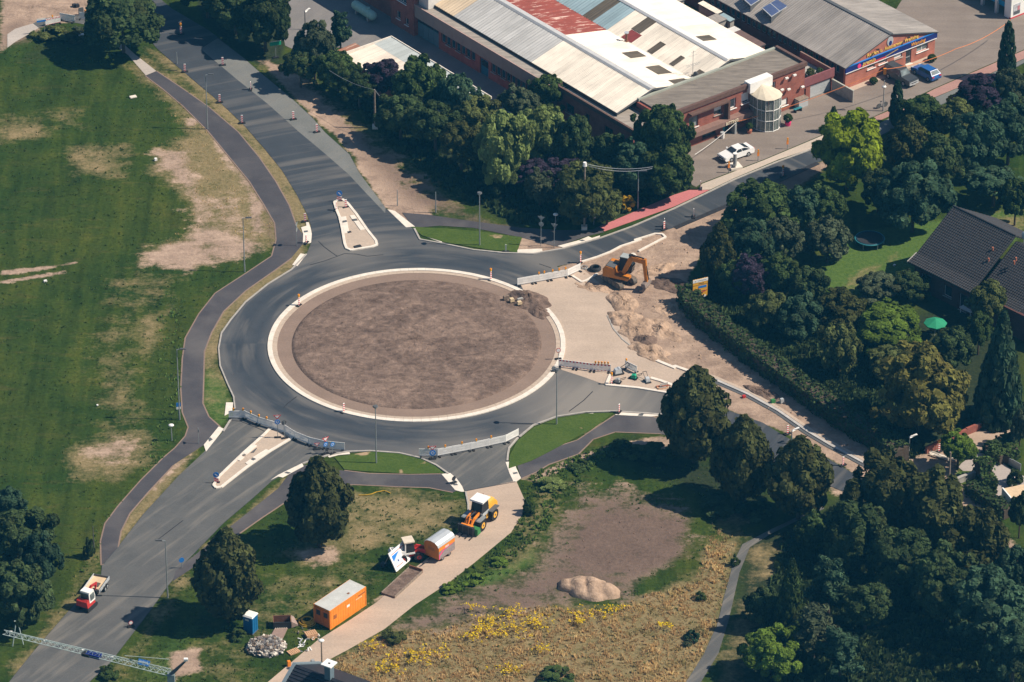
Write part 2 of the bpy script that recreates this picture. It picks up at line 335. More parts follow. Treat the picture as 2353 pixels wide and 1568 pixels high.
# ------------------------------------------------------------------ ground: one sheet to the horizon, with soil, straw and lawn areas
def sdf(px, py, poly):
    """distance to a polygon outline, positive inside"""
    poly = np.array(poly); n = len(poly); d = np.full(px.shape, 1e9); ins = np.zeros(px.shape, bool)
    for i in range(n):
        x0, y0 = poly[i]; x1, y1 = poly[(i+1) % n]
        ex, ey = x1-x0, y1-y0; L = ex*ex+ey*ey + 1e-12
        t = np.clip(((px-x0)*ex+(py-y0)*ey)/L, 0, 1)
        d = np.minimum(d, np.hypot(px-x0-t*ex, py-y0-t*ey))
        c = ((y0 > py) != (y1 > py)) & (px < (x1-x0)*(py-y0)/(y1-y0+1e-12)+x0)
        ins ^= c
    return np.where(ins, d, -d)
AREAS = {   # ground cover, plus tree shade painted within dark: (polygon, softness in metres, strength)
 'straw': [
  ('303,150 345,190 400,240 430,290 425,320 355,345 345,390 400,430 440,480 455,520 420,545 330,575 325,600 430,620 480,605 540,590 640,560 650,520 640,450 610,400 560,340 500,270 440,205 380,165 330,130', 2.0, 0.95),
  ('330,110 400,140 520,215 580,270 640,350 700,450 720,520 680,620 560,720 510,780 500,840 470,850 440,830 440,770 560,640 650,600 650,500 560,320 440,200', 1.0, 0.9),
  ('0,270 100,275 95,315 0,325', 2.5, 0.75), ('150,335 290,335 275,405 190,400 160,370', 2.5, 0.7), ('100,260 190,255 180,290 120,295', 2.5, 0.4),
  ('470,840 500,830 540,900 525,960 490,975 465,930', 1.0, 0.35),
  ('150,1040 260,990 345,1000 350,1050 280,1095 170,1095', 2.5, 0.8), ('220,760 300,730 330,800 320,900 300,1000 240,960', 4.0, 0.42),
  ('300,740 375,715 370,800 330,830', 2.0, 0.6),
  ('250,640 350,620 420,640 380,700 280,760', 3.0, 0.35),
  ('400,1040 450,1030 430,1070 300,1220 268,1262 262,1230 330,1130', 0.8, 0.9), ('430,1290 470,1255 540,1200 640,1110 665,1085 660,1110 560,1210 400,1330', 0.7, 0.9),
  ('240,1560 330,1460 390,1340 420,1300 440,1310 400,1400 310,1500 270,1568', 1.5, 0.6), ('60,1568 160,1420 230,1330 240,1260 215,1270 130,1400 10,1550', 1.5, 0.5),
  ('800,1130 960,1125 1065,1150 1060,1200 1000,1220 830,1270 760,1290 690,1310 660,1260 770,1230', 2.0, 0.72),
  ('600,1330 760,1290 860,1300 800,1400 640,1440 560,1568 300,1568 380,1500 560,1460', 4.0, 0.35),
  ('780,1510 890,1450 1010,1445 1100,1415 1250,1390 1400,1400 1600,1330 1640,1240 1690,1240 1650,1460 1590,1600 720,1600', 2.0, 1.0),
  ('1180,1215 1230,1130 1290,1110 1300,1200 1260,1290 1180,1330 1150,1310', 2.0, 0.45),
  ('1630,1150 1720,1180 1690,1280 1640,1300', 2.0, 0.5), ('1710,1260 1800,1240 1810,1300 1730,1340 1700,1420 1640,1568 1690,1568 1740,1420', 2.0, 0.6),
  ('600,150 680,160 760,230 900,330 1010,420 1060,470 960,500 880,420 780,310 700,240', 2.5, 0.6), ('2260,500 2353,480 2353,540 2290,540', 2, 0.6),
  ('1940,640 2060,580 2070,590 1960,655 1980,720 1965,725', 0.8, 0.5)],
 'sand': [
  ('345,345 430,340 450,400 475,500 560,550 600,530 612,585 500,608 400,622 325,606 325,582 415,548 452,520 436,455 400,418 358,385', 2.2, 0.72), ('325,582 400,555 470,565 485,600 430,625 335,608', 2.5, 0.85), ('355,348 420,343 440,400 430,440 400,415 365,385', 2.5, 0.8), ('570,465 605,455 608,535 578,535', 1.0, 0.8),
  ('430,270 460,275 450,290 430,290', 1, 0.8), ('480,295 520,330 580,420 615,520 600,525 560,430 500,345', 1.2, 0.75),
  ('420,480 470,450 540,440 570,500 560,570 500,600 460,560', 3, 0.5),
  ('0,622 100,612 178,600 178,606 100,620 0,634', 0.4, 0.9), ('0,646 80,632 150,622 150,628 80,640 0,652', 0.4, 0.9),
  ('180,1035 260,1000 330,1010 320,1050 250,1075', 2, 0.6),
  ('0,-40 215,-40 205,45 120,55 60,80 0,120', 1.5, 0.95), ('340,1120 400,1060 440,1040 445,1055 400,1085 350,1140', 0.6, 0.5),
  ('588,140 602,138 672,220 724,268 810,352 832,395 890,478 960,522 1000,500 930,440 850,345 765,255 695,190 620,140', 0.8, 1.1), ('585,140 650,150 700,190 760,260 830,360 880,470 930,520 1000,500 940,430 850,330 760,240 680,160', 1.8, 0.8),
  ('800,300 900,340 960,400 1010,480 940,500 880,440', 2.5, 0.7),
  ('1190,640 1335,600 1400,560 1530,530 1690,462 1880,374 1920,370 1760,470 1620,560 1580,640 1582,700 1700,830 1900,960 2100,1052 2000,1070 1880,1010 1640,900 1500,850 1440,790 1250,700', 0.6, 1.3),
  ('1525,905 1660,935 1810,995 1990,1100 2010,1070 1880,995 1640,880 1540,850', 0.5, 1.3), ('1900,1120 2010,1110 2100,1180 2050,1200', 1, 0.9),
  ('1160,540 1240,538 1290,567 1290,580 1160,582', 0.4, 1.2),
  ('1260,1210 1330,1125 1430,1115 1560,1165 1595,1250 1510,1320 1430,1370 1290,1380 1100,1430 960,1458 905,1440 1030,1365 1130,1350 1230,1290', 4.0, 0.55),
  ('690,1270 770,1250 790,1280 720,1310', 1.5, 0.8), ('385,1500 460,1490 465,1540 400,1560', 1, 1.0), ('1300,975 1400,960 1430,975 1330,1030 1240,1080 1200,1105 1205,1090', 0.5, 0.3),
  ('1190,1095 1240,1085 1340,1040 1520,998 1600,1020 1600,1045 1420,1020 1330,1065 1230,1110', 0.7, 0.85), ('1480,950 1530,955 1520,985 1490,985', 0.6, 0.9), 
  ('2020,680 2095,630 2100,640 2035,690', 0.5, 1.2), ('2090,1055 2160,1030 2200,1050 2190,1120 2120,1110', 1, 1.1), ('2190,1120 2260,1150 2353,1290 2353,1340 2230,1200', 1, 1.1),
  ('950,1040 985,1030 990,1060 960,1060', 0.5, 0.0), ('850,1385 960,1300 975,1310 880,1395', 0.3, 0.5)],
 'soil': [
  ('1320,1210 1400,1170 1490,1180 1585,1190 1560,1280 1480,1320 1400,1325 1290,1305', 2.0, 1.0), ('1265,1220 1330,1135 1430,1125 1560,1165 1590,1260 1500,1320 1430,1380 1290,1385 1100,1430 960,1455 910,1440 1040,1370 1230,1300', 4.0, 0.72), ('920,1430 1040,1380 1200,1360 1340,1385 1260,1400 1100,1425 960,1458', 2.0, 0.6),
  ('760,260 900,350 1010,440 1100,500 1180,525 1100,520 940,470 850,380', 2.5, 0.6), ('515,330 560,370 620,470 630,560 618,560 605,470 550,390', 0.9, 0.7),
  ('1700,420 1880,380 1900,400 1760,470 1640,500', 1.2, 0.6), ('0,60 50,40 90,80 40,110 0,110', 1.5, 0.5), ('1560,640 1600,640 1640,760 1600,760', 2, 0.35),
  ('870,1384 955,1305 970,1312 960,1330 890,1386', 0.2, 1.3), ('1420,700 1500,720 1520,790 1460,800', 2.5, 0.4)],
 'lush': [
  ('1855,615 1990,530 2340,480 2353,540 2240,610 2090,700 1960,730', 1.5, 1.0), ('2020,1110 2170,1080 2190,1110 2110,1130', 1, 0.9),
  ('460,880 480,835 525,880 540,960 500,985 470,950', 1.0, 0.7), ('150,900 260,860 330,1000 240,1010', 4, 0.25),
  ('300,1568 400,1440 470,1430 430,1500 420,1568', 2.5, 0.55), ('470,1300 540,1350 520,1470 380,1420', 3, 0.3), ('2110,1075 2225,1085 2215,1110 2140,1120', 0.5, 1.0),
  ('1040,1340 1180,1290 1230,1250 1240,1290 1120,1355', 1.5, 0.7)],
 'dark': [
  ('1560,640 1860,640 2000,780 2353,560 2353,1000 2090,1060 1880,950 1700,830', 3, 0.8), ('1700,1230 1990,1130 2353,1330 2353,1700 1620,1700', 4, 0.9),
  ('430,-80 660,-80 655,60 645,135 600,150 560,132 520,100 470,50', 1.2, 1.2), ('600,140 660,130 740,190 850,290 800,300 720,230 640,175', 1.5, 0.6), ('720,160 900,180 1260,300 1560,350 1610,440 1380,520 1180,525 1000,420', 3, 0.8), ('0,1150 100,1200 130,1330 60,1450 0,1460', 3, 0.7),  # first outline paints the tree shade beside the works entrance into the grass colour
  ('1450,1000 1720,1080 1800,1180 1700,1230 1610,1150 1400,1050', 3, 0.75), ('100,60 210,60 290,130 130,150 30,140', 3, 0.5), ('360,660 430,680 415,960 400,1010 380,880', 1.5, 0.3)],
}
ax = np.concatenate([[-900,-400,-200,-110], np.arange(-74, 80.1, 0.5), [110,200,400,900]])
ay = np.concatenate([[-700,-300,-160,-100], np.arange(-76, 106.1, 0.5), [140,220,400,900]])
GX, GY = np.meshgrid(ax, ay); gx, gy = GX.ravel(), GY.ravel()
MASK = {}
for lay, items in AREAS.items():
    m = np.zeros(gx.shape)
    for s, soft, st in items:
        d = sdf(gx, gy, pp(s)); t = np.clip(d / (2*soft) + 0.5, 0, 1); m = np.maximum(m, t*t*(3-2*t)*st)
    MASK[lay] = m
def mask_at(lay, x, y):
    ix = np.clip(np.searchsorted(ax, x), 0, len(ax)-1); iy = np.clip(np.searchsorted(ay, y), 0, len(ay)-1)
    return MASK[lay].reshape(GX.shape)[iy, ix]
gz = -0.035 + 0.012*np.sin(gx*1.7+np.cos(gy*0.9)*2) * np.cos(gy*1.3) + RNG.normal(0, 0.004, gx.shape)
nx, ny = len(ax), len(ay)
ii = (np.arange(ny-1)[:, None]*nx + np.arange(nx-1)[None, :]).ravel()
faces = np.stack([ii, ii+1, ii+nx+1, ii+nx], 1)
def np_mesh(name, v, f):
    me = bpy.data.meshes.new(name); k = f.shape[1]
    me.vertices.add(len(v)); me.vertices.foreach_set('co', np.ascontiguousarray(v, dtype=np.float32).ravel())
    me.loops.add(f.size); me.loops.foreach_set('vertex_index', np.ascontiguousarray(f, dtype=np.int32).ravel())
    me.polygons.add(len(f)); me.polygons.foreach_set('loop_start', np.arange(0, f.size, k, dtype=np.int32))
    me.update(calc_edges=True); me.validate(); return me
gme = np_mesh('ground', np.stack([gx, gy, gz], 1), faces)
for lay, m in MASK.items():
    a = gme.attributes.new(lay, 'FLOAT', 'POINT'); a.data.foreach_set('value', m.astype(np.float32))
m_, nt, b = node_mat('meadow_and_soil'); co = worldpos(nt)
big = noise(nt, 0.06, 4, 0.6, co); mid = noise(nt, 0.35, 5, 0.65, co); fine = noise(nt, 2.2, 4, 0.7, co)
st = nt.nodes.new('ShaderNodeMapping'); st.inputs['Rotation'].default_value = (0, 0, R(-25)); st.inputs['Scale'].default_value = (0.16, 0.7, 1); nt.links.new(co, st.inputs[0])
stk = noise(nt, 1.0, 5, 0.65, st.outputs[0])
g = ramp(nt, mid, [(0.28, (0.024, 0.055, 0.011)), (0.5, (0.052, 0.090, 0.017)), (0.72, (0.105, 0.128, 0.030))])
g = mix(nt, 0.55, g, ramp(nt, big, [(0.35, (0.024, 0.060, 0.016)), (0.6, (0.072, 0.096, 0.022)), (0.75, (0.125, 0.112, 0.036))]))
g = mix(nt, ramp(nt, stk, [(0.56, 0.0), (0.75, 0.5)]), g, (0.15, 0.125, 0.055))
s2 = nt.nodes.new('ShaderNodeMapping'); s2.inputs['Rotation'].default_value = (0, 0, R(18)); s2.inputs['Scale'].default_value = (0.55, 0.05, 1); nt.links.new(co, s2.inputs[0])
mow = noise(nt, 1.0, 4, 0.6, s2.outputs[0], 0.5)
g = mix(nt, 0.75, g, ramp(nt, mow, [(0.32, (0.55, 0.62, 0.6)), (0.5, (1.0, 1.0, 1.0)), (0.68, (1.6, 1.35, 1.2))]), 'MULTIPLY')
g = mix(nt, 1.0, g, (0.66, 0.68, 0.52), 'MULTIPLY')
g = mix(nt, 0.7, g, ramp(nt, fine, [(0.25, 0.5), (0.75, 1.5)]), 'MULTIPLY')
def layer(g, name, col, sharp=3.0, nz=0.9, src=None):
    at = nt.nodes.new('ShaderNodeAttribute'); at.attribute_name = name
    src = src if src is not None else mix(nt, 0.45, mix(nt, 0.5, mid, stk), mix(nt, 0.5, mid, fine))
    f = maths(nt, 'ADD', at.outputs['Fac'], maths(nt, 'MULTIPLY', maths(nt, 'SUBTRACT', src, 0.5), nz*2))
    f = maths(nt, 'MULTIPLY', maths(nt, 'SUBTRACT', f, 0.5), sharp); f = maths(nt, 'ADD', f, 0.5, True)
    f = maths(nt, 'MULTIPLY', f, maths(nt, 'MULTIPLY', at.outputs['Fac'], 6.0, True))
    return mix(nt, f, g, col)
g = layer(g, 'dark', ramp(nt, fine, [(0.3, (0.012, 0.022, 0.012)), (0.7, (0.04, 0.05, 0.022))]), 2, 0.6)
g = layer(g, 'lush', ramp(nt, fine, [(0.3, (0.05, 0.10, 0.022)), (0.7, (0.095, 0.15, 0.034))]), 2.5, 0.5)
straw = mix(nt, 0.5, ramp(nt, mid, [(0.3, (0.085, 0.092, 0.036)), (0.5, (0.17, 0.14, 0.070)), (0.7, (0.26, 0.195, 0.105))]), ramp(nt, fine, [(0.3, (0.12, 0.10, 0.04)), (0.7, (0.34, 0.26, 0.14))]))
g = layer(g, 'straw', straw, 1.5, 1.5)
sand = ramp(nt, mid, [(0.25, (0.23, 0.165, 0.13)), (0.48, (0.345, 0.25, 0.19)), (0.7, (0.47, 0.345, 0.26)), (0.8, (0.52, 0.33, 0.20))])
sand = mix(nt, 0.6, sand, ramp(nt, stk, [(0.3, 0.62), (0.7, 1.2)]), 'MULTIPLY'); sand = mix(nt, 0.5, sand, ramp(nt, fine, [(0.3, 0.65), (0.7, 1.25)]), 'MULTIPLY')
g = layer(g, 'sand', sand, 2.6, 1.5)
soil = mix(nt, 0.5, ramp(nt, mid, [(0.3, (0.10, 0.070, 0.058)), (0.7, (0.185, 0.130, 0.104))]), ramp(nt, fine, [(0.3, (0.09, 0.064, 0.052)), (0.7, (0.20, 0.142, 0.112))]))
g = layer(g, 'soil', soil, 1.8, 1.2)
nt.links.new(g, b.inputs['Base Color']); b.inputs['Roughness'].default_value = 1.0; b.inputs['Specular IOR Level'].default_value = 0.05
bump(nt, b, mix(nt, 0.5, mid, fine), 0.8, 0.25)
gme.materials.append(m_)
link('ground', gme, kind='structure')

# ------------------------------------------------------------------ hard surfaces
ISX, ISY, ISR = -10.95, -0.55, 17.1
def asphalt(name, lo, hi, dust, dust_amt=0.5, ring=False, edge=0.35):
    m, nt, b = node_mat(name); co = worldpos(nt)
    f = noise(nt, 0.25, 5, 0.6, co); h = noise(nt, 5.0, 3, 0.7, co)
    if ring:    # tyre polish and dust follow the circulating traffic
        vm = nt.nodes.new('ShaderNodeVectorMath'); vm.operation = 'DISTANCE'; nt.links.new(co, vm.inputs[0]); vm.inputs[1].default_value = (ISX, ISY, 0)
        sp = nt.nodes.new('ShaderNodeSeparateXYZ'); nt.links.new(co, sp.inputs[0])
        an = maths(nt, 'ARCTAN2', maths(nt, 'SUBTRACT', sp.outputs[1], ISY), maths(nt, 'SUBTRACT', sp.outputs[0], ISX))
        cb = nt.nodes.new('ShaderNodeCombineXYZ'); nt.links.new(maths(nt, 'MULTIPLY', vm.outputs['Value'], 0.55), cb.inputs[0]); nt.links.new(maths(nt, 'MULTIPLY', an, 1.6), cb.inputs[1])
        s = noise(nt, 1.2, 3, 0.5, cb.outputs[0], 0.3)
    else:
        mp = nt.nodes.new('ShaderNodeMapping'); mp.inputs['Rotation'].default_value = (0, 0, R(-52)); mp.inputs['Scale'].default_value = (0.10, 0.10, 1) if 'path' in name else (0.8, 0.07, 1)
        rt = nt.nodes.new('ShaderNodeMapping'); rt.inputs['Rotation'].default_value = (0, 0, R(35)); nt.links.new(co, rt.inputs[0])
        mp.inputs['Rotation'].default_value = (0, 0, 0); nt.links.new(rt.outputs[0], mp.inputs[0])
        s = noise(nt, 1.2, 4, 0.55, mp.outputs[0], 0.3)
    col = ramp(nt, f, [(0.3, lo), (0.7, hi)])
    col = mix(nt, 0.6, col, ramp(nt, h, [(0.3, 0.8), (0.7, 1.2)]), 'MULTIPLY')
    df = ramp(nt, s, [(0.5, 0.0), (0.72, dust_amt)])
    col = mix(nt, df, col, dust)
    if ring:
        rd = maths(nt, 'DIVIDE', maths(nt, 'SUBTRACT', maths(nt, 'ADD', vm.outputs['Value'], maths(nt, 'MULTIPLY', f, 1.2)), 17.0), 10.0, True)
        wear = ramp(nt, rd, [(0.0, 0.6), (0.08, 0.35), (0.2, 0.02), (0.30, 0.14), (0.40, 0.0), (0.5, 0.12), (0.66, 0.5), (0.78, 0.55), (1.0, 0.08)])
        # traffic polishes the circulating lane on the west side; the closed east side is dusty
        sx = nt.nodes.new('ShaderNodeSeparateXYZ'); nt.links.new(co, sx.inputs[0])
        col = mix(nt, wear, col, tuple(0.55*a + 0.45*c for a, c in zip(hi, dust)))
        for (cx, cy, rr, am) in ((9, -14, 12, 0.75), (-34, -24, 10, 0.35), (-5, -27, 9, 0.5), (-19, 20, 6, 0.35), (4, 19, 5, 0.3)):
            v2 = nt.nodes.new('ShaderNodeVectorMath'); v2.operation = 'DISTANCE'; nt.links.new(co, v2.inputs[0]); v2.inputs[1].default_value = (cx, cy, 0)
            q = maths(nt, 'DIVIDE', maths(nt, 'ADD', v2.outputs['Value'], maths(nt, 'MULTIPLY', maths(nt, 'SUBTRACT', s, 0.5), 14)), rr)
            col = mix(nt, ramp(nt, q, [(0.25, am), (1.0, 0.0)]), col, dust)
    nt.links.new(col, b.inputs['Base Color']); b.inputs['Roughness'].default_value = 0.85; b.inputs['Specular IOR Level'].default_value = 0.25
    bump(nt, b, h, 0.15, 0.02); return m
A_NEW = asphalt('new_asphalt', (0.030, 0.039, 0.052), (0.048, 0.057, 0.070), (0.26, 0.235, 0.205), 0.35, True)
A_OLD = asphalt('old_asphalt', (0.135, 0.142, 0.138), (0.18, 0.184, 0.176), (0.24, 0.22, 0.19), 0.3)
A_SW = asphalt('grey_asphalt', (0.080, 0.083, 0.085), (0.112, 0.112, 0.110), (0.26, 0.235, 0.20), 0.5)
A_PATH = asphalt('path_asphalt', (0.052, 0.050, 0.058), (0.078, 0.073, 0.079), (0.20, 0.18, 0.165), 0.4)
A_YARD = asphalt('yard_asphalt', (0.16, 0.155, 0.155), (0.22, 0.205, 0.20), (0.26, 0.24, 0.21), 0.4)
def gravel(name, lo, hi, st=0.5):
    m, nt, b = node_mat(name); co = worldpos(nt)
    f = noise(nt, 0.22, 5, 0.65, co); h = noise(nt, 4.0, 4, 0.75, co)
    mp = nt.nodes.new('ShaderNodeMapping'); mp.inputs['Rotation'].default_value = (0, 0, R(-48)); mp.inputs['Scale'].default_value = (0.07, 0.8, 1); nt.links.new(co, mp.inputs[0])
    s = noise(nt, 1.0, 4, 0.6, mp.outputs[0], 0.4)
    col = mix(nt, st, ramp(nt, f, [(0.3, lo), (0.7, hi)]), ramp(nt, s, [(0.3, lo), (0.7, hi)]))
    col = mix(nt, 0.6, col, ramp(nt, h, [(0.25, 0.75), (0.75, 1.25)]), 'MULTIPLY')
    nt.links.new(col, b.inputs['Base Color']); b.inputs['Roughness'].default_value = 0.95; b.inputs['Specular IOR Level'].default_value = 0.15
    bump(nt, b, h, 0.3, 0.04); return m
G_BASE = gravel('road_base_gravel', (0.37, 0.295, 0.235), (0.50, 0.395, 0.315), 0.3)
G_TRACK = gravel('service_track_gravel', (0.37, 0.29, 0.23), (0.50, 0.385, 0.30))
G_PAVE = gravel('grey_brown_paving', (0.175, 0.145, 0.125), (0.26, 0.22, 0.19), 0.5)
G_WALK = gravel('pale_paving', (0.42, 0.36, 0.30), (0.52, 0.44, 0.37))
G_DRIVE = gravel('driveway_paving', (0.33, 0.29, 0.27), (0.42, 0.37, 0.34))
G_DRIVE2 = gravel('tan_driveway_paving', (0.33, 0.25, 0.19), (0.42, 0.32, 0.25))
G_RED = gravel('red_path_paving', (0.42, 0.145, 0.15), (0.52, 0.19, 0.19))
G_REDB = gravel('faded_red_paving', (0.32, 0.18, 0.155), (0.40, 0.24, 0.205))
G_RING = gravel('compacted_ring_gravel', (0.20, 0.145, 0.115), (0.27, 0.195, 0.155), 0.3)
G_INFILL = gravel('sandy_island_infill', (0.40, 0.33, 0.27), (0.52, 0.41, 0.32))
G_CLANE = gravel('worn_concrete_lane', (0.36, 0.32, 0.29), (0.48, 0.43, 0.39))
LAWN, nt, b = node_mat('fresh_lawn'); co = worldpos(nt)
f = noise(nt, 0.5, 5, 0.65, co); h = noise(nt, 3.0, 4, 0.7, co)
lc = mix(nt, 0.5, ramp(nt, f, [(0.3, (0.040, 0.078, 0.014)), (0.7, (0.085, 0.122, 0.026))]), ramp(nt, h, [(0.3, (0.036, 0.07, 0.014)), (0.7, (0.088, 0.125, 0.026))]))
lc = mix(nt, ramp(nt, noise(nt, 0.28, 3, 0.5, co), [(0.66, 0.0), (0.70, 0.9)]), lc, (0.42, 0.29, 0.19))
nt.links.new(lc, b.inputs['Base Color']); b.inputs['Roughness'].default_value = 1.0; b.inputs['Specular IOR Level'].default_value = 0.05
bump(nt, b, h, 0.6, 0.1)
SOIL, nt, b = node_mat('turned_soil'); co = worldpos(nt)
f = noise(nt, 0.22, 6, 0.68, co, 0.8); h = noise(nt, 1.8, 5, 0.72, co)
mp = nt.nodes.new('ShaderNodeMapping'); mp.inputs['Rotation'].default_value = (0, 0, R(15)); mp.inputs['Scale'].default_value = (0.55, 1.1, 1); nt.links.new(co, mp.inputs[0])
s = noise(nt, 0.6, 6, 0.7, mp.outputs[0], 1.6)
lc = ramp(nt, f, [(0.36, (0.088, 0.061, 0.051)), (0.5, (0.150, 0.106, 0.086)), (0.64, (0.26, 0.185, 0.146))])
lc = mix(nt, 0.45, lc, ramp(nt, s, [(0.38, (0.115, 0.082, 0.066)), (0.64, (0.30, 0.215, 0.17))]))
lc = mix(nt, 0.7, lc, ramp(nt, h, [(0.3, 0.6), (0.7, 1.4)]), 'MULTIPLY')
nt.links.new(lc, b.inputs['Base Color']); b.inputs['Roughness'].default_value = 1.0; b.inputs['Specular IOR Level'].default_value = 0.05
bump(nt, b, mix(nt, 0.5, s, h), 1.0, 0.35)
SANDM, nt, b = node_mat('excavated_sand'); co = worldpos(nt)
f = noise(nt, 0.5, 6, 0.7, co, 0.6); h = noise(nt, 2.5, 5, 0.7, co)
lc = ramp(nt, f, [(0.3, (0.22, 0.155, 0.115)), (0.5, (0.38, 0.27, 0.195)), (0.68, (0.54, 0.39, 0.285))])
lc = mix(nt, 0.5, lc, ramp(nt, h, [(0.3, 0.7), (0.7, 1.25)]), 'MULTIPLY')
nt.links.new(lc, b.inputs['Base Color']); b.inputs['Roughness'].default_value = 1.0; b.inputs['Specular IOR Level'].default_value = 0.05
bump(nt, b, mix(nt, 0.5, f, h), 0.8, 0.3)
def flat(name, pts, z, mat):
    """a surface with a few mm of thickness below it"""
    q = MB(); q.prism(pts, z - 0.02, z, mat); return q.build(name, kind='structure')
HARD = []
def surf(name, s, z, mat, hard=True):
    pts = pp(s); o = flat(name, pts, z, mat)
    if hard: HARD.append(pts)
    return o
surf('road', '230,-60 300,40 362,113 424,167 506,236 560,287 608,342 649,393 680,444 704,489 713,513 717,537 714,561 704,585 670,620 615,654 564,695 530,736 509,766 502.5,801 506,842 523,883 537,913 540,945 530,965 513,992 475,1033 410,1094 328,1183 270,1258 234,1300 232,1323 154,1408 85,1487 20,1568 -60,1660 120,1660 205,1568 253,1524 342,1408 386,1347 427,1292 513,1203 581,1145 626,1104 696,1066 750,1048 798,1039 849,1037 918,1042 966,1053 1003,1070 1030,1089 1054,1107 1070,1130 1184,1106 1165,1070 1167,1053 1170,1030 1188,1009 1225,978 1280,958 1345,948 1413,946 1519,953 1600,975 1690,1020 1800,1072 1938,1130 2060,1200 2120,1180 1990,1105 1918,1063 1802,1002 1754,972 1667,941 1533,903 1440,885 1400,800 1380,720 1300,640 1280,612 1341,600 1447,561 1506,537 1549,523 1668,472 1788,414 1877,374 2000,325 2120,262 2260,195 2420,110 2420,95 2353,137 2198,205 2082,253 2003,294 1873,342 1788,373 1686,415 1631,441 1549,480 1454,520 1379,548 1294,572 1225,584 1157,582 1088,575 1020,561 965,551 952,526 890,482 883,475 825,396 804,355 747,304 718,270 666,222 595,164 560,133 480,70 395,20 300,-60', 0.0, A_NEW)
surf('old_road_surface', '461,113 547,185 615,239 684,301 745,352 800,400 845,448 885,490 886,478 825,397 803,356 747,305 717,271 666,223 595,165 560,134 500,88', 0.004, A_OLD)
surf('grey_road_surface', '531,966 514,992 476,1033 411,1094 329,1183 271,1258 235,1301 233,1323 155,1408 86,1487 21,1568 -58,1659 118,1659 204,1568 252,1524 341,1408 385,1347 426,1292 512,1203 580,1145 625,1105 696,1067 740,1052 700,1022 640,998 600,982 560,968', 0.004, A_SW)
surf('side_road_surface', '967,1054 1003,1071 1030,1089 1053,1107 1070,1129 1183,1106 1166,1070 1168,1053 1171,1030 1188,1010 1192,1000 1150,1016 1090,1030 1030,1040 980,1047', 0.004, A_SW)
surf('grey_street_surface', '2003,293 2082,252 2198,204 2353,136 2419,96 2419,109 2260,194 2120,261 2010,318 1960,330 1960,312', 0.004, A_OLD)
surf('road_base', '1203,668 1195,650 1262,640 1335,615 1395,665 1420,735 1450,790 1510,830 1562,850 1640,880 1650,895 1533,902 1440,886 1400,888 1345,868 1290,850 1280,790 1270,740', 0.008, G_BASE)
surf('service_track', '1069,1130 1186,1105 1205,1148 1200,1183 1174,1224 1088,1295 1030,1340 952,1391 883,1446 798,1494 747,1521 690,1575 640,1640 560,1640 615,1568 728,1473 804,1425 866,1384 958,1302 1010,1262 1054,1224 1074,1185 1076,1160', 0.008, G_TRACK)
surf('footpath', 'A 980,510 1100,600 1230,710 1400,880 1540,1050 1680,1220 1780,1380 1850,1500 D 1860,100 1830,210 1650,330 1450,460 1340,600 1250,760 1230,900 1220,1100 1230,1260 1270,1360 1250,1420 1180,1500 G 1100,60 950,210 800,380 710,500 680,620 685,780 790,660 810,550 870,430 1000,280 1160,110 d 437,1043 468,1023 505,982 D 1400,1290 1360,1200 1365,1050 1370,850 1420,720 1500,580 1650,440 1850,300 1960,220 2035,130 2035,60 A 1990,1520 1940,1380 1850,1220 1740,1060 1600,890 1400,720 1200,580 1050,480', 0.006, A_PATH)
surf('old_footpath', 'A 700,250 860,370 980,508 1050,478 900,360 780,250', 0.006, G_CLANE)
surf('footpath', '1013,1090 938,1091 849,1089 791,1082 740,1075 700,1068 664,1090 640,1122 526,1213 470,1258 403,1312 398,1335 470,1287 533,1237 600,1190 660,1150 720,1122 812,1113 918,1118 986,1120 1041,1131 1052,1127 1033,1094', 0.006, A_PATH)
surf('footpath', '1184,1058 1252,1036 1328,1012 1413,955 1460,957 1499,958 1560,975 1640,1005 1760,1060 1900,1150 1880,1165 1740,1090 1620,1030 1516,996 1413,992 1362,1009 1328,1043 1260,1067 1232,1084 1198,1099', 0.006, A_PATH)
surf('footpath', '924,489 986,494 1088,509 1191,523 1290,529 1362,528 1376,520 1388,534 1345,544 1280,567 1198,546 1088,524 1010,519 952,524', 0.006, A_PATH)
surf('winding_path', 'I 1000,380 820,460 650,540 460,640 400,760 340,980 290,1180 200,1380 80,1568 -20,1680 90,1680 180,1568 300,1370 370,1140 440,830 510,660 650,570 830,480 1010,400', 0.004, A_SW)
surf('red_path', '1377,521 1549,448 1583,437 1630,437 1549,475 1389,532', 0.010, G_RED)
surf('yard_paving', '1560,350 1850,120 1960,100 2060,20 2110,-60 2420,-60 2420,85 2353,114 2147,203 2008,268 1897,307 1754,367 1612,421 1600,430 1590,425', 0.004, G_PAVE)
surf('pavement', '1603,437 1613,423 1754,369 1897,309 1995,270 2003,284 1894,332 1788,367 1686,410 1632,436', 0.010, G_WALK)
surf('red_pavement', '2007,270 2096,232 2147,205 2353,116 2420,88 2420,94 2353,135 2198,203 2082,251 2003,285', 0.010, G_REDB)
surf('works_yard', '640,-60 1000,-60 1100,100 1260,240 1200,262 1080,225 960,180 830,112 740,108 690,122 655,105 648,60', 0.004, A_YARD)
surf('concrete_lane', 'c -200,1250 0,1100 350,900 620,735 470,620 250,680 0,760 -200,900', 0.004, G_CLANE)
surf('asphalt_lane', 'c 470,618 620,733 800,660 1200,560 1600,600 2000,680 2100,300 1700,380 1100,440 750,480', 0.003, A_SW)
surf('driveway', 'X 870,640 820,600 850,560 1010,440 1130,470 1290,560 1390,640 1520,700 1600,760 1600,1100 1480,1080 1365,1020 1195,930 1180,800 1000,640', 0.006, G_DRIVE)
surf('driveway', 'X 780,320 920,260 1440,40 1600,0 1600,200 1400,260 1180,340 1060,430 1000,470 900,440', 0.010, G_DRIVE2)
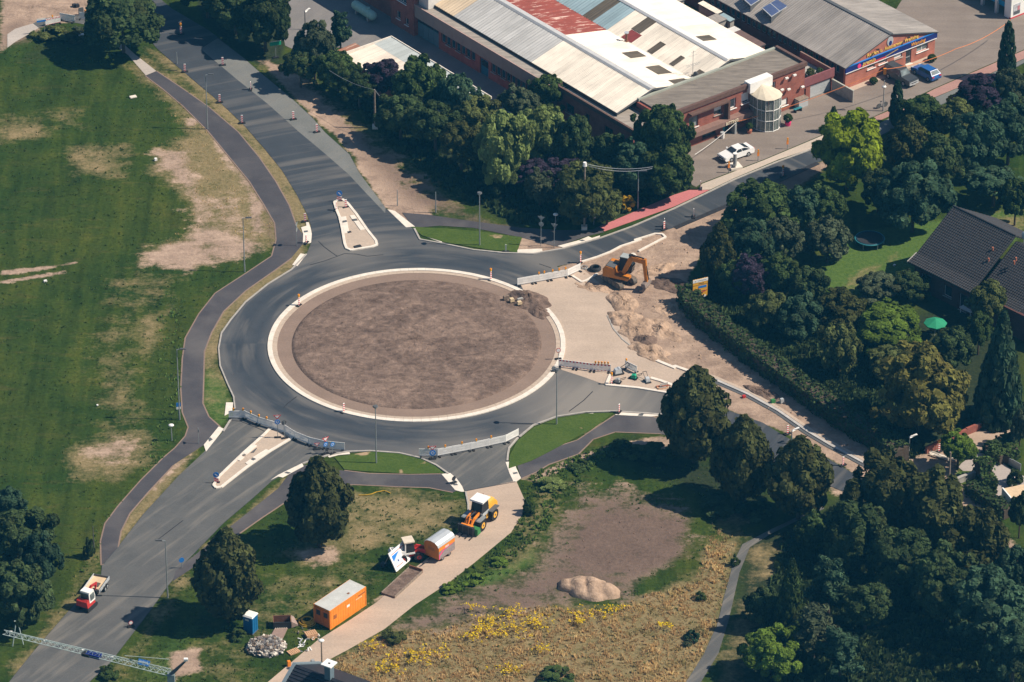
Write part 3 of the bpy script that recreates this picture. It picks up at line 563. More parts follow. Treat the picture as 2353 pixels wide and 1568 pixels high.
for s_ in ('A 980,510 1100,600 1230,710 1400,880 1540,1050 1680,1220 1780,1380 1850,1500 D 1860,100 1830,210 1650,330 1450,460 1340,600 1250,760 1230,900 1220,1100 1230,1260 1270,1360 1250,1420 1180,1500 G 1100,60 950,210 800,380 710,500 680,620 685,780',
           'A 1050,480 1200,580 1400,720 1600,890 1740,1060 1850,1220 1940,1380 1990,1520', 'D 1960,220 1850,300 1650,440 1500,580 1420,720 1370,850 1365,1050 1360,1200 1400,1290 1480,1360', 'G 1160,110 1000,280 870,430 810,550 790,660',
           '1013,1090 938,1091 849,1089 791,1082', '533,1237 600,1190 660,1150 720,1122 812,1113 918,1118 986,1120 1041,1131', '1184,1058 1252,1036 1328,1012 1413,955', '1640,1005 1516,996 1413,992 1362,1009 1328,1043 1260,1067 1232,1084 1198,1099'):
    pts_ = pp(s_); q = MB()
    for a_, c_ in zip(pts_[:-1], pts_[1:]):
        dv = Vector((c_[0]-a_[0], c_[1]-a_[1])); nv = Vector((-dv.y, dv.x)).normalized()*.16
        q.hexa([(a_[0]-nv.x,a_[1]-nv.y,-.04),(c_[0]-nv.x,c_[1]-nv.y,-.04),(c_[0]+nv.x,c_[1]+nv.y,-.04),(a_[0]+nv.x,a_[1]+nv.y,-.04),(a_[0]-nv.x,a_[1]-nv.y,.0035),(c_[0]-nv.x,c_[1]-nv.y,.0035),(c_[0]+nv.x,c_[1]+nv.y,.0035),(a_[0]+nv.x,a_[1]+nv.y,.0035)], G_RING)
    q.build('path_edging', kind='structure')
# planted islands beside the roundabout
def lawn(name, s):
    pts = pp(s); HARD.append(pts); q = MB(); q.prism(pts, -0.02, 0.05, LAWN); return q.build(name, kind='structure')
lawn('planted_verge', 'E 580,15 800,25 1030,45 1325,85 1290,186 1100,168 800,118 652,73')
lawn('planted_verge', 'H 62,55 170,40 300,18 500,33 640,68 740,115 800,163 560,168 400,158 250,150 130,138')
lawn('planted_verge', 'E 1240,1555 1295,1452 1405,1362 1560,1304 1750,1272 1938,1265 1800,1370 1500,1530 1380,1590 1235,1640')

# the roundabout itself
def ring_pts(r, n=96): return [(ISX + r*math.cos(2*math.pi*i/n), ISY + r*math.sin(2*math.pi*i/n)) for i in range(n)]
ga, gb = [math.atan2(y-ISY, x-ISX) for x, y in pp('E 1480,570 1335,450')]
def kerb_arc(name, r0, r1, z, mat, step=1.0):
    q = MB(); a0, a1 = gb, ga + 2*math.pi; n = int((a1-a0)*r1/step); dl = (a1-a0)/n
    for i in range(n):
        t0, t1 = a0 + i*dl + 0.0006, a0 + (i+1)*dl - 0.0006
        c = [(ISX+r*math.cos(t), ISY+r*math.sin(t)) for r, t in ((r0,t0),(r1,t0),(r1,t1),(r0,t1))]
        dz = random.uniform(-.004, .004)
        q.hexa([(x,y,-0.02) for x,y in c] + [(x,y,z+dz) for x,y in c], mat)
    return q.build(name, kind='structure')
kerb_arc('roundabout_kerb', 16.55, 17.1, 0.11, WK); kerb_arc('roundabout_gutter', 16.0, 16.54, 0.05, G_INFILL)
flat('gravel_ring', ring_pts(16.2), 0.014, G_RING); HARD.append(ring_pts(17.1))
def mound(name, cx, cy, rx, ry, h, mat, rz=0.0, rough=0.12, seed=1, nu=40, nv=10, lumps=None, power=1.0, wob=1.0):
    rg = np.random.default_rng(seed); ph = rg.uniform(0, 6.28, 12); fr = rg.integers(2, 9, 12)
    q = MB(); k = q.mi(mat); rows = []
    for j in range(nv + 1):
        t = j / nv
        row = []
        for i in range(nu):
            a = 2*math.pi*i/nu
            w = 1 + wob*sum(0.05*math.sin(fr[k2]*a + ph[k2]) for k2 in range(5))
            x, y = rx*t*w*math.cos(a), ry*t*w*math.sin(a)
            z = h*max(0, 1 - t**2)**power
            if lumps: z *= lumps(x/rx, y/ry)
            nz = sum(math.sin(x*fr[k2]*0.45+ph[k2])*math.cos(y*fr[k2+4]*0.45+ph[k2+4]) for k2 in range(4))
            z += rough*nz*(1 - t**4)*0.35 + rough*.22*math.sin(x*5.1+ph[1])*math.sin(y*4.7+ph[2])*(1-t**4) + rg.normal(0, rough*0.22)*(1-t**4)
            if j == nv: z = -0.04
            c, s = math.cos(rz), math.sin(rz)
            row.append(q.pt((cx + c*x - s*y, cy + s*x + c*y, max(z, -0.05))))
        rows.append(row)
    for j in range(nv):
        for i in range(nu):
            i2 = (i+1) % nu; q.f.append([rows[j][i], rows[j+1][i], rows[j+1][i2], rows[j][i2]]); q.m.append(k)
    return q.build(name, smooth=True, kind='structure')
mound('island_soil', ISX, ISY, 14.4, 14.4, 0.55, SOIL, rough=0.10, nu=120, nv=60, seed=4, power=0.35, wob=0.0)
x, y = p1('E 1345,520'); mound('spoil_heap', x+.4, y+.4, 2.9, 2.0, 0.75, SOIL, R(-35), 0.35, 8)
x, y = p1('E 1440,590'); mound('spoil_heap', x, y, 1.6, 1.2, 0.4, SOIL, R(-50), 0.2, 9)
for i, (s, rx, ry, h, rz, mt) in enumerate((('E 2000,520', 2.6, 1.5, 0.9, -70, SANDM), ('E 2040,640', 2.6, 1.6, 0.9, -30, SANDM), ('E 2090,720', 2.2, 1.5, 0.7, -40, SANDM), ('E 2155,775', 1.3, 1.2, 1.0, 0, SOIL),
      ('E 2180,850', 2.6, 1.5, 0.55, -40, SANDM), ('E 2250,700', 3.0, 1.4, 0.4, -55, SANDM), ('J 2300,620', 3.0, 1.5, 0.6, -20, SOIL), ('E 2330,580', 2.2, 1.3, 0.4, -30, SANDM), ('E 2230,300', 2.4, 1.0, 0.35, 25, SANDM), ('J 1200,640', 2.2, 0.9, 0.3, -20, SANDM),
      ('F 30,560', 2.0, 1.2, 0.35, -40, SANDM), ('F 600,1130', 2.5, 0.8, 0.3, -42, SOIL))):
    x, y = p1(s); mound('spoil_heap', x, y, rx*1.1, ry*1.1, h*.5, mt, R(rz), 0.26, 20+i, nu=56, nv=16, power=.8)
x, y = p1('H 1775,945')
mound('straw_sand_heap', x, y, 3.35, 1.9, 1.1, SANDM, R(-9), 0.1, 33, nu=64, nv=16, lumps=lambda u, v: 0.62 + 0.38*abs(math.sin((u+0.12*v)*6.2+0.6))**0.5, power=0.55)
# ------------------------------------------------------------------ kerbs
def strip(name, pts, w, z, mat, side=0.0, step=1.0, closed=False):
    """kerb stones set end to end along a line"""
    if closed: pts = list(pts) + [pts[0]]
    q = MB()
    for i in range(len(pts)-1):
        a, c = Vector((*pts[i], 0)), Vector((*pts[i+1], 0)); L = (c-a).length
        if L < 0.05: continue
        d = (c-a)/L; nrm = Vector((-d.y, d.x, 0)); n = max(1, round(L/step))
        for k in range(n):
            s0, s1 = a + d*(L*k/n + 0.006), a + d*(L*(k+1)/n - 0.006)
            if k == n-1: s1 = s1 + d*0.05
            o0, o1 = nrm*(side - w/2), nrm*(side + w/2); dz = random.uniform(-.004, .004)
            q.hexa([(*(s0+o0).xy, -0.03), (*(s1+o0).xy, -0.03), (*(s1+o1).xy, -0.03), (*(s0+o1).xy, -0.03), (*(s0+o0).xy, z+dz), (*(s1+o0).xy, z+dz), (*(s1+o1).xy, z+dz), (*(s0+o1).xy, z+dz)], mat)
    return q.build(name, kind='structure')
strip('kerb', pp('704,585 670,620 615,654 564,695 530,736 509,766 502.5,801 506,842 523,883 537,913 540,940'), 0.16, 0.10, KERB)
strip('kerb', pp('952,526 965,551 1020,561 1088,575 1157,582 1225,584 1294,572 1379,548 1454,521 1549,480 1631,441 1686,414 1788,372 1873,341 1960,305'), 0.22, 0.10, KERB)
strip('kerb', pp('696,1066 750,1048 798,1039 849,1037 918,1042 966,1053 1003,1070 1030,1089'), 0.22, 0.10, KERB)
strip('kerb', pp('1070,1130 1076,1160 1076,1180'), 0.18, 0.08, KERB)
strip('kerb', pp('1166,1060 1167,1045 1170,1030 1188,1009 1225,978 1280,958 1345,948 1413,946 1519,953 1580,968'), 0.22, 0.10, KERB)
strip('kerb', pp('530,965 513,992'), 0.2, 0.10, KERB)
strip('kerb', pp('E 1900,610 1940,700 2000,770 2100,850 2210,905'), 0.18, 0.06, KERB)
strip('white_kerb', pp('E 2215,908 2353,965 F 0,950 100,985'), 0.40, 0.12, WK); 
strip('kerb', pp('F 100,985 260,1035 500,1140 700,1250 900,1390 1050,1480 1200,1560 1330,1630'), 0.36, 0.10, mk('grey_gutter_concrete', (.44,.42,.40), .15, 1))
strip('gutter', pp('F 100,985 260,1035 500,1140 700,1250 900,1390 1050,1480 1200,1560 1330,1630'), 0.40, 0.03, G_INFILL, side=0.5)
strip('trench_edge', pp('F 100,985 260,1035 500,1140 700,1250 900,1390 1050,1480 1200,1560 1330,1630'), 0.35, 0.015, GREYD, side=-0.42)
strip('white_kerb', pp('J 905,490 1030,570 1100,550 1240,460'), 0.28, 0.12, WK)
strip('white_kerb', pp('J 1030,300 1240,235 1420,165 1560,90 1700,45 1830,0 E 2080,105 2220,62 2270,65 2290,85 2250,105 2110,178'), 0.28, 0.12, WK)
strip('white_kerb', pp('J 1690,205 1730,190 1790,265'), 0.3, 0.12, WK)
strip('edge_strip', pp('1549,523 1668,472 1788,414 1877,374'), 0.7, 0.014, BLACK, side=-0.15)
def island(name, s, infill, w=0.32):
    pts = pp(s); q = MB(); q.prism(pts, -0.02, 0.09, infill); q.build(name, kind='structure'); HARD.append(pts)
    strip(name + '_kerb', pts, w, 0.14, WK, closed=True, step=1.0)
island('splitter_island', 'a 1160,385 1095,420 1135,560 1190,690 1240,900 1285,1180 1320,1270 1400,1305 1790,1240 1880,1205 1860,1130 1700,930 1500,640 1340,440 1250,372', G_INFILL)
island('splitter_island', 'N 1215,600 860,812 500,1060 100,1375 20,1388 -20,1345 60,1215 440,850 780,545 850,475 920,452 1100,520', G_INFILL)
strip('white_kerb', pp('E 2310,1132 2100,1098 1890,1078 1920,1010'), 0.34, 0.13, WK); strip('white_kerb', pp('E 2190,1032 2260,1052 2330,1078'), 0.4, 0.13, WK)
# dropped kerbs: white slabs with a dark tactile plate
def slabs(*items):
    for s in items:
        q = MB(); q.prism(pp(s), -0.02, 0.152 if s[0] in 'aN' and s in ISLSLABS else 0.03, WK); q.build('crossing_slab', kind='structure')
ISLSLABS = ('a 1195,705 1310,690 1325,760 1225,790', 'a 1240,810 1335,795 1370,990 1280,1005', 'a 1380,675 1465,665 1510,730 1420,745', 'a 1455,780 1540,770 1665,930 1575,945',
            'N 590,705 660,735 490,880 440,850', 'N 385,890 460,915 395,970 340,955', 'N 800,790 860,812 650,945 590,920', 'N 550,950 600,970 510,1030 475,1005')
slabs(*ISLSLABS)
slabs('a 480,880 580,850 570,785 622,785 660,900 680,1000 665,1160 512,1195 520,1000', 'D 1965,270 2000,277 2058,200 2020,193', 'E 655,72 697,55 807,100 782,118', 'B 420,1410 470,1420 605,1525 545,1530',
      'E 1292,167 1460,161 1463,187 1296,194', 'g 1450,1310 1900,1188 2105,1105 2180,1140 2353,1085 2353,1115 2000,1255 1600,1357', 'D 1520,1195 1568,1195 1561,1256 1510,1283', 'D 1470,1357 1505,1372 1385,1525 1370,1480',
      'N 880,1255 990,1180 1370,995 1390,1045 1060,1220 985,1205', 'N 1770,885 1850,850 2000,825 2110,818 2118,852 1930,868 1790,905', 'O 590,1020 760,1005 880,1110 980,1250 1025,1355 960,1355 850,1325', 'O 1800,800 1980,770 1995,900 2090,1100 2000,1165 1945,1160 1870,1000',
      'K 430,1350 620,1305 840,1278 868,1320 640,1345 440,1382', 'K 1215,1310 1320,1255 1560,1258 1850,1285 2050,1310 1850,1340 1500,1325')
for s in ('a 528,945 602,935 606,966 534,977', 'g 1900,1190 1975,1175 2040,1195 1965,1213', 'N 1085,1150 1120,1128 1195,1145 1150,1165', 'O 1930,1000 2010,985 2035,1010 1950,1030', 'O 800,1215 880,1200 905,1232 825,1240', 'K 1640,1295 1725,1288 1700,1330 1615,1325', 'D 1400,1440 1415,1430 1430,1445 1405,1460'):
    q = MB(); q.prism(pp(s), -0.02, 0.036, GREYD); q.build('tactile_plate', kind='structure')
for s in ('a 1245,775 1320,762 1328,795 1255,812', 'a 1422,745 1505,735 1520,765 1438,775', 'N 580,930 640,950 600,968 575,955', 'N 640,780 660,775 610,840 560,845', 'N 420,885 445,870 475,885 455,890'):
    q = MB(); q.prism(pp(s), 0.05, 0.156, GREYD); q.build('tactile_plate', kind='structure')

# paving joints and cracks in the asphalt
q = MB()
for s_ in ('a 800,1130 900,1230 1030,1330 1150,1410', 'a 1150,1410 900,1500 650,1568', 'E 1800,1120 1740,1180 1640,1255', 'a 1150,1410 1280,1360 1500,1370 1700,1410 2000,1380', 'D 1995,1155 1940,1195 1905,1230', 'O 1900,75 2353,85', 'E 1440,262 1520,290', 'H 940,282 1280,220', 'D 1520,1310 1620,1322 1740,1370 1880,1440', 'G 1060,610 1230,480', 'H 700,62 760,55 900,30 1010,0', 'A 1110,470 1190,475'):
    pts_ = pp(s_)
    for a_, c_ in zip(pts_[:-1], pts_[1:]):
        dv = Vector((c_[0]-a_[0], c_[1]-a_[1])); nv = Vector((-dv.y, dv.x)).normalized()*.055
        q.hexa([(a_[0]-nv.x,a_[1]-nv.y,-.01),(c_[0]-nv.x,c_[1]-nv.y,-.01),(c_[0]+nv.x,c_[1]+nv.y,-.01),(a_[0]+nv.x,a_[1]+nv.y,-.01),(a_[0]-nv.x,a_[1]-nv.y,.0115),(c_[0]-nv.x,c_[1]-nv.y,.0115),(c_[0]+nv.x,c_[1]+nv.y,.0115),(a_[0]+nv.x,a_[1]+nv.y,.0115)], BLACK)
q.build('asphalt_joint', kind='structure')
# ------------------------------------------------------------------ buildings
def tfid(s, d, z): return (s, d, z)
def wbox(q, tf, s0, s1, d0, d1, z0, z1, mat):
    q.hexa([tf(s0,d0,z0), tf(s1,d0,z0), tf(s1,d1,z0), tf(s0,d1,z0), tf(s0,d0,z1), tf(s1,d0,z1), tf(s1,d1,z1), tf(s0,d1,z1)], mat)
def wall(q, tf, s0, s1, z0, z1, t, ops, mat):
    """a wall of thickness t with rectangular openings (s0,s1,z0,z1)"""
    cuts = sorted({s0, s1, *[o[0] for o in ops], *[o[1] for o in ops]})
    for a, c in zip(cuts[:-1], cuts[1:]):
        m = (a+c)/2; zs = sorted([(o[2], o[3]) for o in ops if o[0] <= m <= o[1]])
        z = z0
        for oa, ob in zs:
            if oa > z + .001: wbox(q, tf, a, c, 0, t, z, oa, mat)
            z = max(z, ob)
        if z < z1 - .001: wbox(q, tf, a, c, 0, t, z, z1, mat)
def window(par, tf, o, t=0.25, frame=W, gl=GLASS, n=1, sill=None, blind=None, fw=0.07, name='window'):
    """frame with its panes and sill set into an opening"""
    s0, s1, z0, z1 = o; d0 = t*0.45; q = MB()
    wbox(q, tf, s0, s1, d0, d0+.06, z0, z0+fw, frame); wbox(q, tf, s0, s1, d0, d0+.06, z1-fw, z1, frame)
    for k in range(n+1):
        c = s0 + (s1-s0-fw)*k/n; wbox(q, tf, c, c+fw, d0+.002, d0+.062, z0+fw, z1-fw, frame)
    w = q.build(name, par)
    for k in range(n):
        a = s0 + (s1-s0-fw)*k/n + fw; c = s0 + (s1-s0-fw)*(k+1)/n; q = MB(); wbox(q, tf, a, c, d0+.02, d0+.035, z0+fw, z1-fw, gl); q.build('pane', w)
    if sill:
        q = MB(); wbox(q, tf, s0-.08, s1+.08, -.14, d0, z0-.07, z0-.002, sill); q.build('sill', w)
    if blind:
        q = MB(); wbox(q, tf, s0+fw, s1-fw, d0-.03, d0-.004, z0+(z1-z0)*blind, z1-fw, W); q.build('blind', w)
    return w
def text_obj(name, s, size, mat, par, org, ex, ez, ext=0.03, shear=0.0, width=None):
    """raised lettering: runs along ex, upright along ez"""
    cu = bpy.data.curves.new('letters', 'FONT'); cu.body = s; cu.size = size; cu.extrude = ext; cu.shear = shear; cu.resolution_u = 2; cu.offset = 0.012*size
    to = bpy.data.objects.new('letters', cu); COL.objects.link(to)
    dg = bpy.context.evaluated_depsgraph_get(); me = bpy.data.meshes.new_from_object(to.evaluated_get(dg)); COL.objects.unlink(to); bpy.data.objects.remove(to)
    me.name = name; me.materials.clear(); me.materials.append(mat)
    co = np.empty(len(me.vertices)*3); me.vertices.foreach_get('co', co); co = co.reshape(-1, 3)
    if width: co[:, 0] *= width / max(1e-6, co[:, 0].max())
    ex = np.array(ex); ez = np.array(ez); ey = np.cross(ex, ez)
    me.vertices.foreach_set('co', (np.array(org) + co[:, :1]*ex + co[:, 1:2]*ez + co[:, 2:3]*ey).ravel()); me.update()
    return link(name, me, par)
def corr(width, v0, v1, z0, z1, waves, amp, mat, th=0.03):
    """one profiled roof sheet running from v0 to v1 up the slope"""
    q = MB(); n = waves*4; k = q.mi(mat); a = []; c = []
    for i in range(n+1):
        u = (width-0.012)*i/n; h = amp*math.sin(2*math.pi*i/4)
        a.append(q.pt((u, v0, z0+h+th))); c.append(q.pt((u, v1, z1+h+th)))
    for i in range(n): q.f.append([a[i], a[i+1], c[i+1], c[i]]); q.m.append(k)
    e = [q.pt((0, v0, z0)), q.pt((width-.012, v0, z0))]; q.f.append([e[0], e[1], a[n], a[0]]); q.m.append(k)
    return q.mesh('roof_sheet')
# --- the long works hall
hall = thing('works_hall', 'long brick works hall with white twin gabled sheet roof', 'factory hall', (-12.28, 76.45), R(-52))
q = MB(); ops = [(0.15, 4.75, 0.0, 2.72)] + [(5.3+i*1.03, 6.22+i*1.03, 1.2, 2.55) for i in range(7)] + [(13.4, 15.1, 0.0, 2.3)] + [(15.7+i*1.02, 16.6+i*1.02, 1.2, 2.55) for i in range(11)]
wall(q, tfid, 0.0, 28.4, 0, 2.8, 0.35, ops, BRICK)
q.box(0, 39.2, 26.2, 26.5, 0, 4.4, BRICK); q.box(-24, 0, 0.8, 1.1, 0, 4.4, BRICK); q.box(-24, -23.7, 1.1, 26.2, 0, 4.4, BRICK); q.box(28.1, 28.4, .35, 4.4, 0, 4.4, BRICK); q.box(38.9, 39.2, 4.4, 26.2, 0, 4.6, BRICK)
q.build('wall', hall)
for k, o in enumerate(ops[1:8] + ops[9:]): window(hall, tfid, o, 0.35, GREYP, GLASSB, 1, sill=CONC if k % 2 else None)
g = MB(); g.box(.18, 4.72, .12, .2, 0, 2.0, TEAL)
gt = g.build('gate', hall)
for k in range(4):
    g = MB(); g.box(.25+k*1.12, 1.3+k*1.12, .07, .118, .1, 1.95, mk('gate_blue', (0.10, 0.19, 0.24), .1, 2)); g.build('gate_panel', gt)
g = MB(); g.box(.18, 4.72, .12, .2, 2.0, 2.72, GLASS); g.build('gate_light', hall)
g = MB(); g.box(13.45, 15.05, .15, .22, 0, 2.25, mk('blue_door_paint', (0.03, 0.16, 0.27), .1, 2)); d_ = g.build('door', hall)
g = MB(); g.box(13.6, 14.9, .12, .148, 1.2, 2.1, GLASS); g.build('pane', d_)
g = MB(); FASC = mk('taupe_fascia', (0.30, 0.25, 0.22), 0.08, 1.0)
for k in range(14): g.box(.05+k*2.03, 2.06+k*2.03, -.36, -.30, 2.75, 4.45, FASC)
g.box(0.05, 28.4, -.30, 0.0, 2.80, 4.40, FASC); g.build('fascia', hall)
g = MB(); g.box(0, 28.4, -.40, -.28, 4.45, 4.53, mk('pink_copper_edge', (0.44, 0.30, 0.26), .15, 2)); g.build('roof_edge', hall)
g = MB(); g.box(0, 28.4, -.29, 1.25, 4.25, 4.38, FELTL); g.build('flat_roof', hall)
g = MB(); g.box(-24, 0, .9, 1.25, 4.25, 4.38, FELTL); g.box(-24, 39.2, 1.25, 1.33, 4.3, 4.72, BLACK); g.build('eaves_gutter', hall)
def zr(v):
    for a, c, za, zc in ((1.3, 7.0, 4.75, 6.3), (7.0, 14.3, 6.3, 4.75), (14.3, 19.5, 4.75, 6.3), (19.5, 26.6, 6.3, 4.7)):
        if a <= v <= c: return za + (zc-za)*(v-a)/(c-a)
g = MB()
for a, c in ((1.3, 7.0), (7.0, 14.3), (14.3, 19.5), (19.5, 26.6)):
    for u0, u1 in ((-24.0, 39.2),):
        g.hexa([(u0,a,zr(a)-.25),(u1,a,zr(a)-.25),(u1,c,zr(c)-.25),(u0,c,zr(c)-.25),(u0,a,zr(a)-.05),(u1,a,zr(a)-.05),(u1,c,zr(c)-.05),(u0,c,zr(c)-.05)], GREYD)
roof = g.build('roof', hall)
def mat1(u): return SH_TAN if u < 6.5 else (SH_GREY if u < 22.5 else SH_WHITE)
def mat2(u): return SH_RED if u < 21.6 else SH_CREAM
def mat3(u):
    return SH_BLUE if u < 16.6 or 18.5 < u < 21.4 else (SKYL if u < 18.5 and u > 16.6 else SH_WHITE)
sheets = {}
for a, c, mf in ((1.3, 7.0, mat1), (7.0, 14.3, mat2), (14.3, 19.5, mat3), (19.5, 26.6, lambda u: SH_CREAM)):
    for i in range(58):
        u = -18.8 + i
        if u < -9: continue
        mt = mf(u + .5); key = (a, mt.name)
        amp, wv = (0.035, 4) if mt in (SH_WHITE, SH_RED, SH_CREAM) else (0.02, 2)
        if mt is SH_RED: amp, wv = 0.06, 2
        if key not in sheets: sheets[key] = corr(1.0, a, c, zr(a), zr(c), wv, amp, mt)
        s = link('roof_sheet', sheets[key], roof); s.location = (u, 0, 0)
g = MB()
for i in range(29): g.prof([(0,0)]*0 or [(-9+i*1.66, 6.22), (-7.36+i*1.66, 6.22), (-7.36+i*1.66, 6.42), (-9+i*1.66, 6.42)], 6.45, 7.55, mk('ridge_sheet', (0.50, 0.50, 0.50), .08, 1.5), inset=.25)
g.build('ridge_cap', hall)
g = MB()
for i in range(29): g.prof([(-9+i*1.66, 6.22), (-7.36+i*1.66, 6.22), (-7.36+i*1.66, 6.44), (-9+i*1.66, 6.44)], 18.9, 20.1, mk('white_ridge_sheet', (0.78, 0.76, 0.73), .05, 1.5), inset=.25)
g.build('ridge_cap', hall)
for (u0, u1, v0, v1) in ((21.8, 25.4, 16.4, 19.0), (25.3, 25.9, 13.9, 14.2)) [:0] + ((23.7, 25.4, 16.2, 19.1), (28.9, 30.0, 14.5, 16.7), (28.3, 30.1, 10.9, 13.4), (33.1, 35.6, 10.8, 13.0), (33.3, 34.1, 14.5, 16.4), (37.6, 39.0, 10.8, 13.3), (37.4, 38.4, 14.6, 16.0), (31.6, 33.1, 20.2, 22.4), (37.9, 39.1, 12.7, 14.0)):
    g = MB(); lift = .085
    g.hexa([(u0,v0,zr(v0)+.03),(u1,v0,zr(v0)+.03),(u1,v1,zr(v1)+.03),(u0,v1,zr(v1)+.03),(u0,v0,zr(v0)+lift),(u1,v0,zr(v0)+lift),(u1,v1,zr(v1)+lift),(u0,v1,zr(v1)+lift)], SKYL)
    g.build('skylight', roof)
g = MB(); u0, u1, v0, v1 = 23.9, 25.9, 14.4, 16.1; g.hexa([(u0,v0,zr(v0)+.03),(u1,v0,zr(v0)+.03),(u1,v1,zr(v1)+.03),(u0,v1,zr(v1)+.03),(u0,v0,zr(v0)+.08),(u1,v0,zr(v0)+.08),(u1,v1,zr(v1)+.08),(u0,v1,zr(v1)+.08)], mk('old_red_sheet', (.24,.05,.045), .15, 1.5)); g.build('red_patch_sheet', roof)
ch = MB(); ch.cyl((25.2, 14.2, 4.7), (25.2, 14.2, 6.0), .16, .16, 10, RUSTY); ch.cyl((25.2, 14.2, 6.0), (25.2, 14.2, 6.12), .3, .3, 10, ALU); ch.cyl((25.2, 14.2, 4.72), (25.2, 14.2, 4.95), .35, .25, 10, RUSTY); ch.build('flue', hall)
# --- taller brick block at the back of the hall
blk = thing('brick_block', 'tall red brick block with small white framed windows behind gas tank', 'building', tuple(hall.matrix_basis @ Vector((0,0,0)))[:2], R(-52))
q = MB(); tb = lambda s, d, z: (s, -0.5+d, z)
o1, o2, o3 = (-3.55, -2.75, 1.2, 2.3), (-1.75, -1.0, 1.0, 2.0), (-4.0, -1.4, 3.9, 5.2)
wall(q, tb, -4.8, 0.1, 0, 7.5, .4, [o1, o2, o3], BRICK); q.box(-4.8, 0.1, -.1, 6, 7.2, 7.5, FELT); q.box(-.3, .1, -.1, .95, 0, 7.2, BRICK); q.box(-14, -4.8, .4, .8, 0, 7.5, BRICK); q.box(-4.8, -4.4, -.1, .4, 0, 7.2, BRICK)
q.build('wall', blk)
window(blk, tb, o1, .4, W, GLASS, 1, W); window(blk, tb, o2, .4, W, GLASS, 1, W); window(blk, tb, o3, .4, W, GLASS, 3, W)
q = MB(); q.cyl((-4.95, -.2, 0), (-4.95, -.2, 7.4), .07, .07, 8, GREYP); q.build('downpipe', blk)
q = MB(); q.box(0.2, 2.2, .3, 3.2, 4.4, 6.5, mk('white_cladding', (.62,.6,.57), .08, 1)); q.build('clad_wall', blk)
# --- brick annex in front of the hall
anx = thing('brick_annex', 'low flat roofed red brick annex under the works hall eaves', 'annex', tuple(hall.matrix_basis @ Vector((0,0,0)))[:2], R(-52))
ta = lambda s, d, z: (s, 0.35+d, z)
aw = [(30.4, 32.0, 1.6, 2.9), (34.2, 35.0, 1.2, 3.0), (38.0, 39.6, 1.6, 2.9)]
q = MB(); wall(q, ta, 28.5, 43.6, 0, 4.1, .35, aw, BRICK); q.box(28.5, 28.85, .7, 4.2, 0, 4.1, BRICK); q.box(43.25, 43.6, .7, 4.3, 0, 4.1, BRICK); q.build('wall', anx)
for o in aw: window(anx, ta, o, .35, GREYD, GLASS, 2, CONC)
q = MB(); q.box(28.6, 43.5, .45, 4.35, 4.1, 4.28, FELTL); q.build('flat_roof', anx)
q = MB()
for x0, x1, y0, y1 in ((28.35, 43.75, .2, .48), (28.35, 28.7, .48, 4.35), (43.4, 43.75, .48, 4.35), (28.7, 43.4, 4.15, 4.38)): q.box(x0, x1, y0, y1, 4.05, 4.62, BROWNF)
q.build('parapet', anx)
# --- office front with glazed stair tower
off = thing('office_building', 'brick office front with flat felt roof and round glass stair tower', 'office building', tuple(hall.matrix_basis @ Vector((0,0,0)))[:2], R(-52))
tr = lambda s, d, z: (44.75-d, s, z)
ow = [(8.2, 9.7, 2.6, 4.1), (12.2, 13.5, 3.1, 4.3), (14.5, 15.75, 3.15, 4.55), (16.6, 17.9, 3.25, 4.7), (21.6, 22.2, 3.6, 4.7), (22.75, 24.3, 0.75, 1.75), (10.4, 12.6, 0.45, 1.35), (13.7, 14.9, 0.0, 2.0), (15.3, 17.7, 0.6, 1.6), (18.2, 20.9, 0.0, 4.6)]
q = MB(); wall(q, tr, 4.4, 27.0, 0, 5.3, .4, ow, BRICK)
q.box(39.2, 44.35, 26.6, 27.0, 0, 5.3, BRICK); q.box(39.2, 44.35, 4.4, 4.8, 0, 5.3, BRICK); q.build('wall', off)
window(off, tr, ow[0], .4, GREYP, GLASSL, 1, W); window(off, tr, ow[1], .4, GREYP, GLASS, 1, CONC, .45); window(off, tr, ow[2], .4, W, GLASS, 1, W, fw=.16); window(off, tr, ow[3], .4, W, GLASS, 1, W, .2)
window(off, tr, ow[4], .4, W, GLASS, 1, None, fw=.12); window(off, tr, ow[5], .4, W, GLASS, 1, W, .12); window(off, tr, ow[6], .4, BROWNF, GLASS, 1, BROWNF, .0).children[-1]['label'] = 'brown roller shutter'
window(off, tr, ow[8], .4, GREYP, GLASSL, 3, None)
q = MB(); q.box(44.4, 44.46, 13.75, 14.3, 0, 1.95, TEAL); q.box(44.4, 44.46, 14.34, 14.85, 0, 1.95, GLASS); q.build('door', off)
q = MB(); q.box(39.35, 44.7, 4.8, 26.9, 5.3, 5.5, FELT); q.build('flat_roof', off)
q = MB(); q.box(44.55, 44.95, 4.3, 27.2, 5.28, 5.85, BROWNF); q.box(39.2, 44.55, 26.8, 27.2, 5.28, 5.85, BROWNF); q.build('parapet', off)
q = MB(); q.box(39.05, 39.4, 4.6, 26.8, 5.3, 5.72, mk('green_zinc', (.34,.36,.31), .1, 1)); q.build('gutter_edge', off)
q = MB(); q.box(44.76, 45.5, 8.0, 14.2, 4.7, 4.9, BROWNF); q.box(44.76, 45.5, 13.9, 14.2, 2.3, 4.7, BROWNF); q.build('balcony_hood', off)
q = MB(); q.box(44.76, 45.75, 7.6, 17.8, 1.75, 2.35, mk('brown_canopy', (0.24, 0.15, 0.125), .15, 1.5)); cn = q.build('canopy', off)
text_obj('lettering', 'BITTING', .55, mk('cream_letters', (.75,.66,.5), .05, 3), cn, (45.79, 13.3, 1.82), (0, 1, 0), (0, 0, 1), .03, width=2.0)
q = MB(); q.box(44.8, 45.6, 14.95, 15.25, 0, 1.75, GREYP); q.build('canopy_post', off)
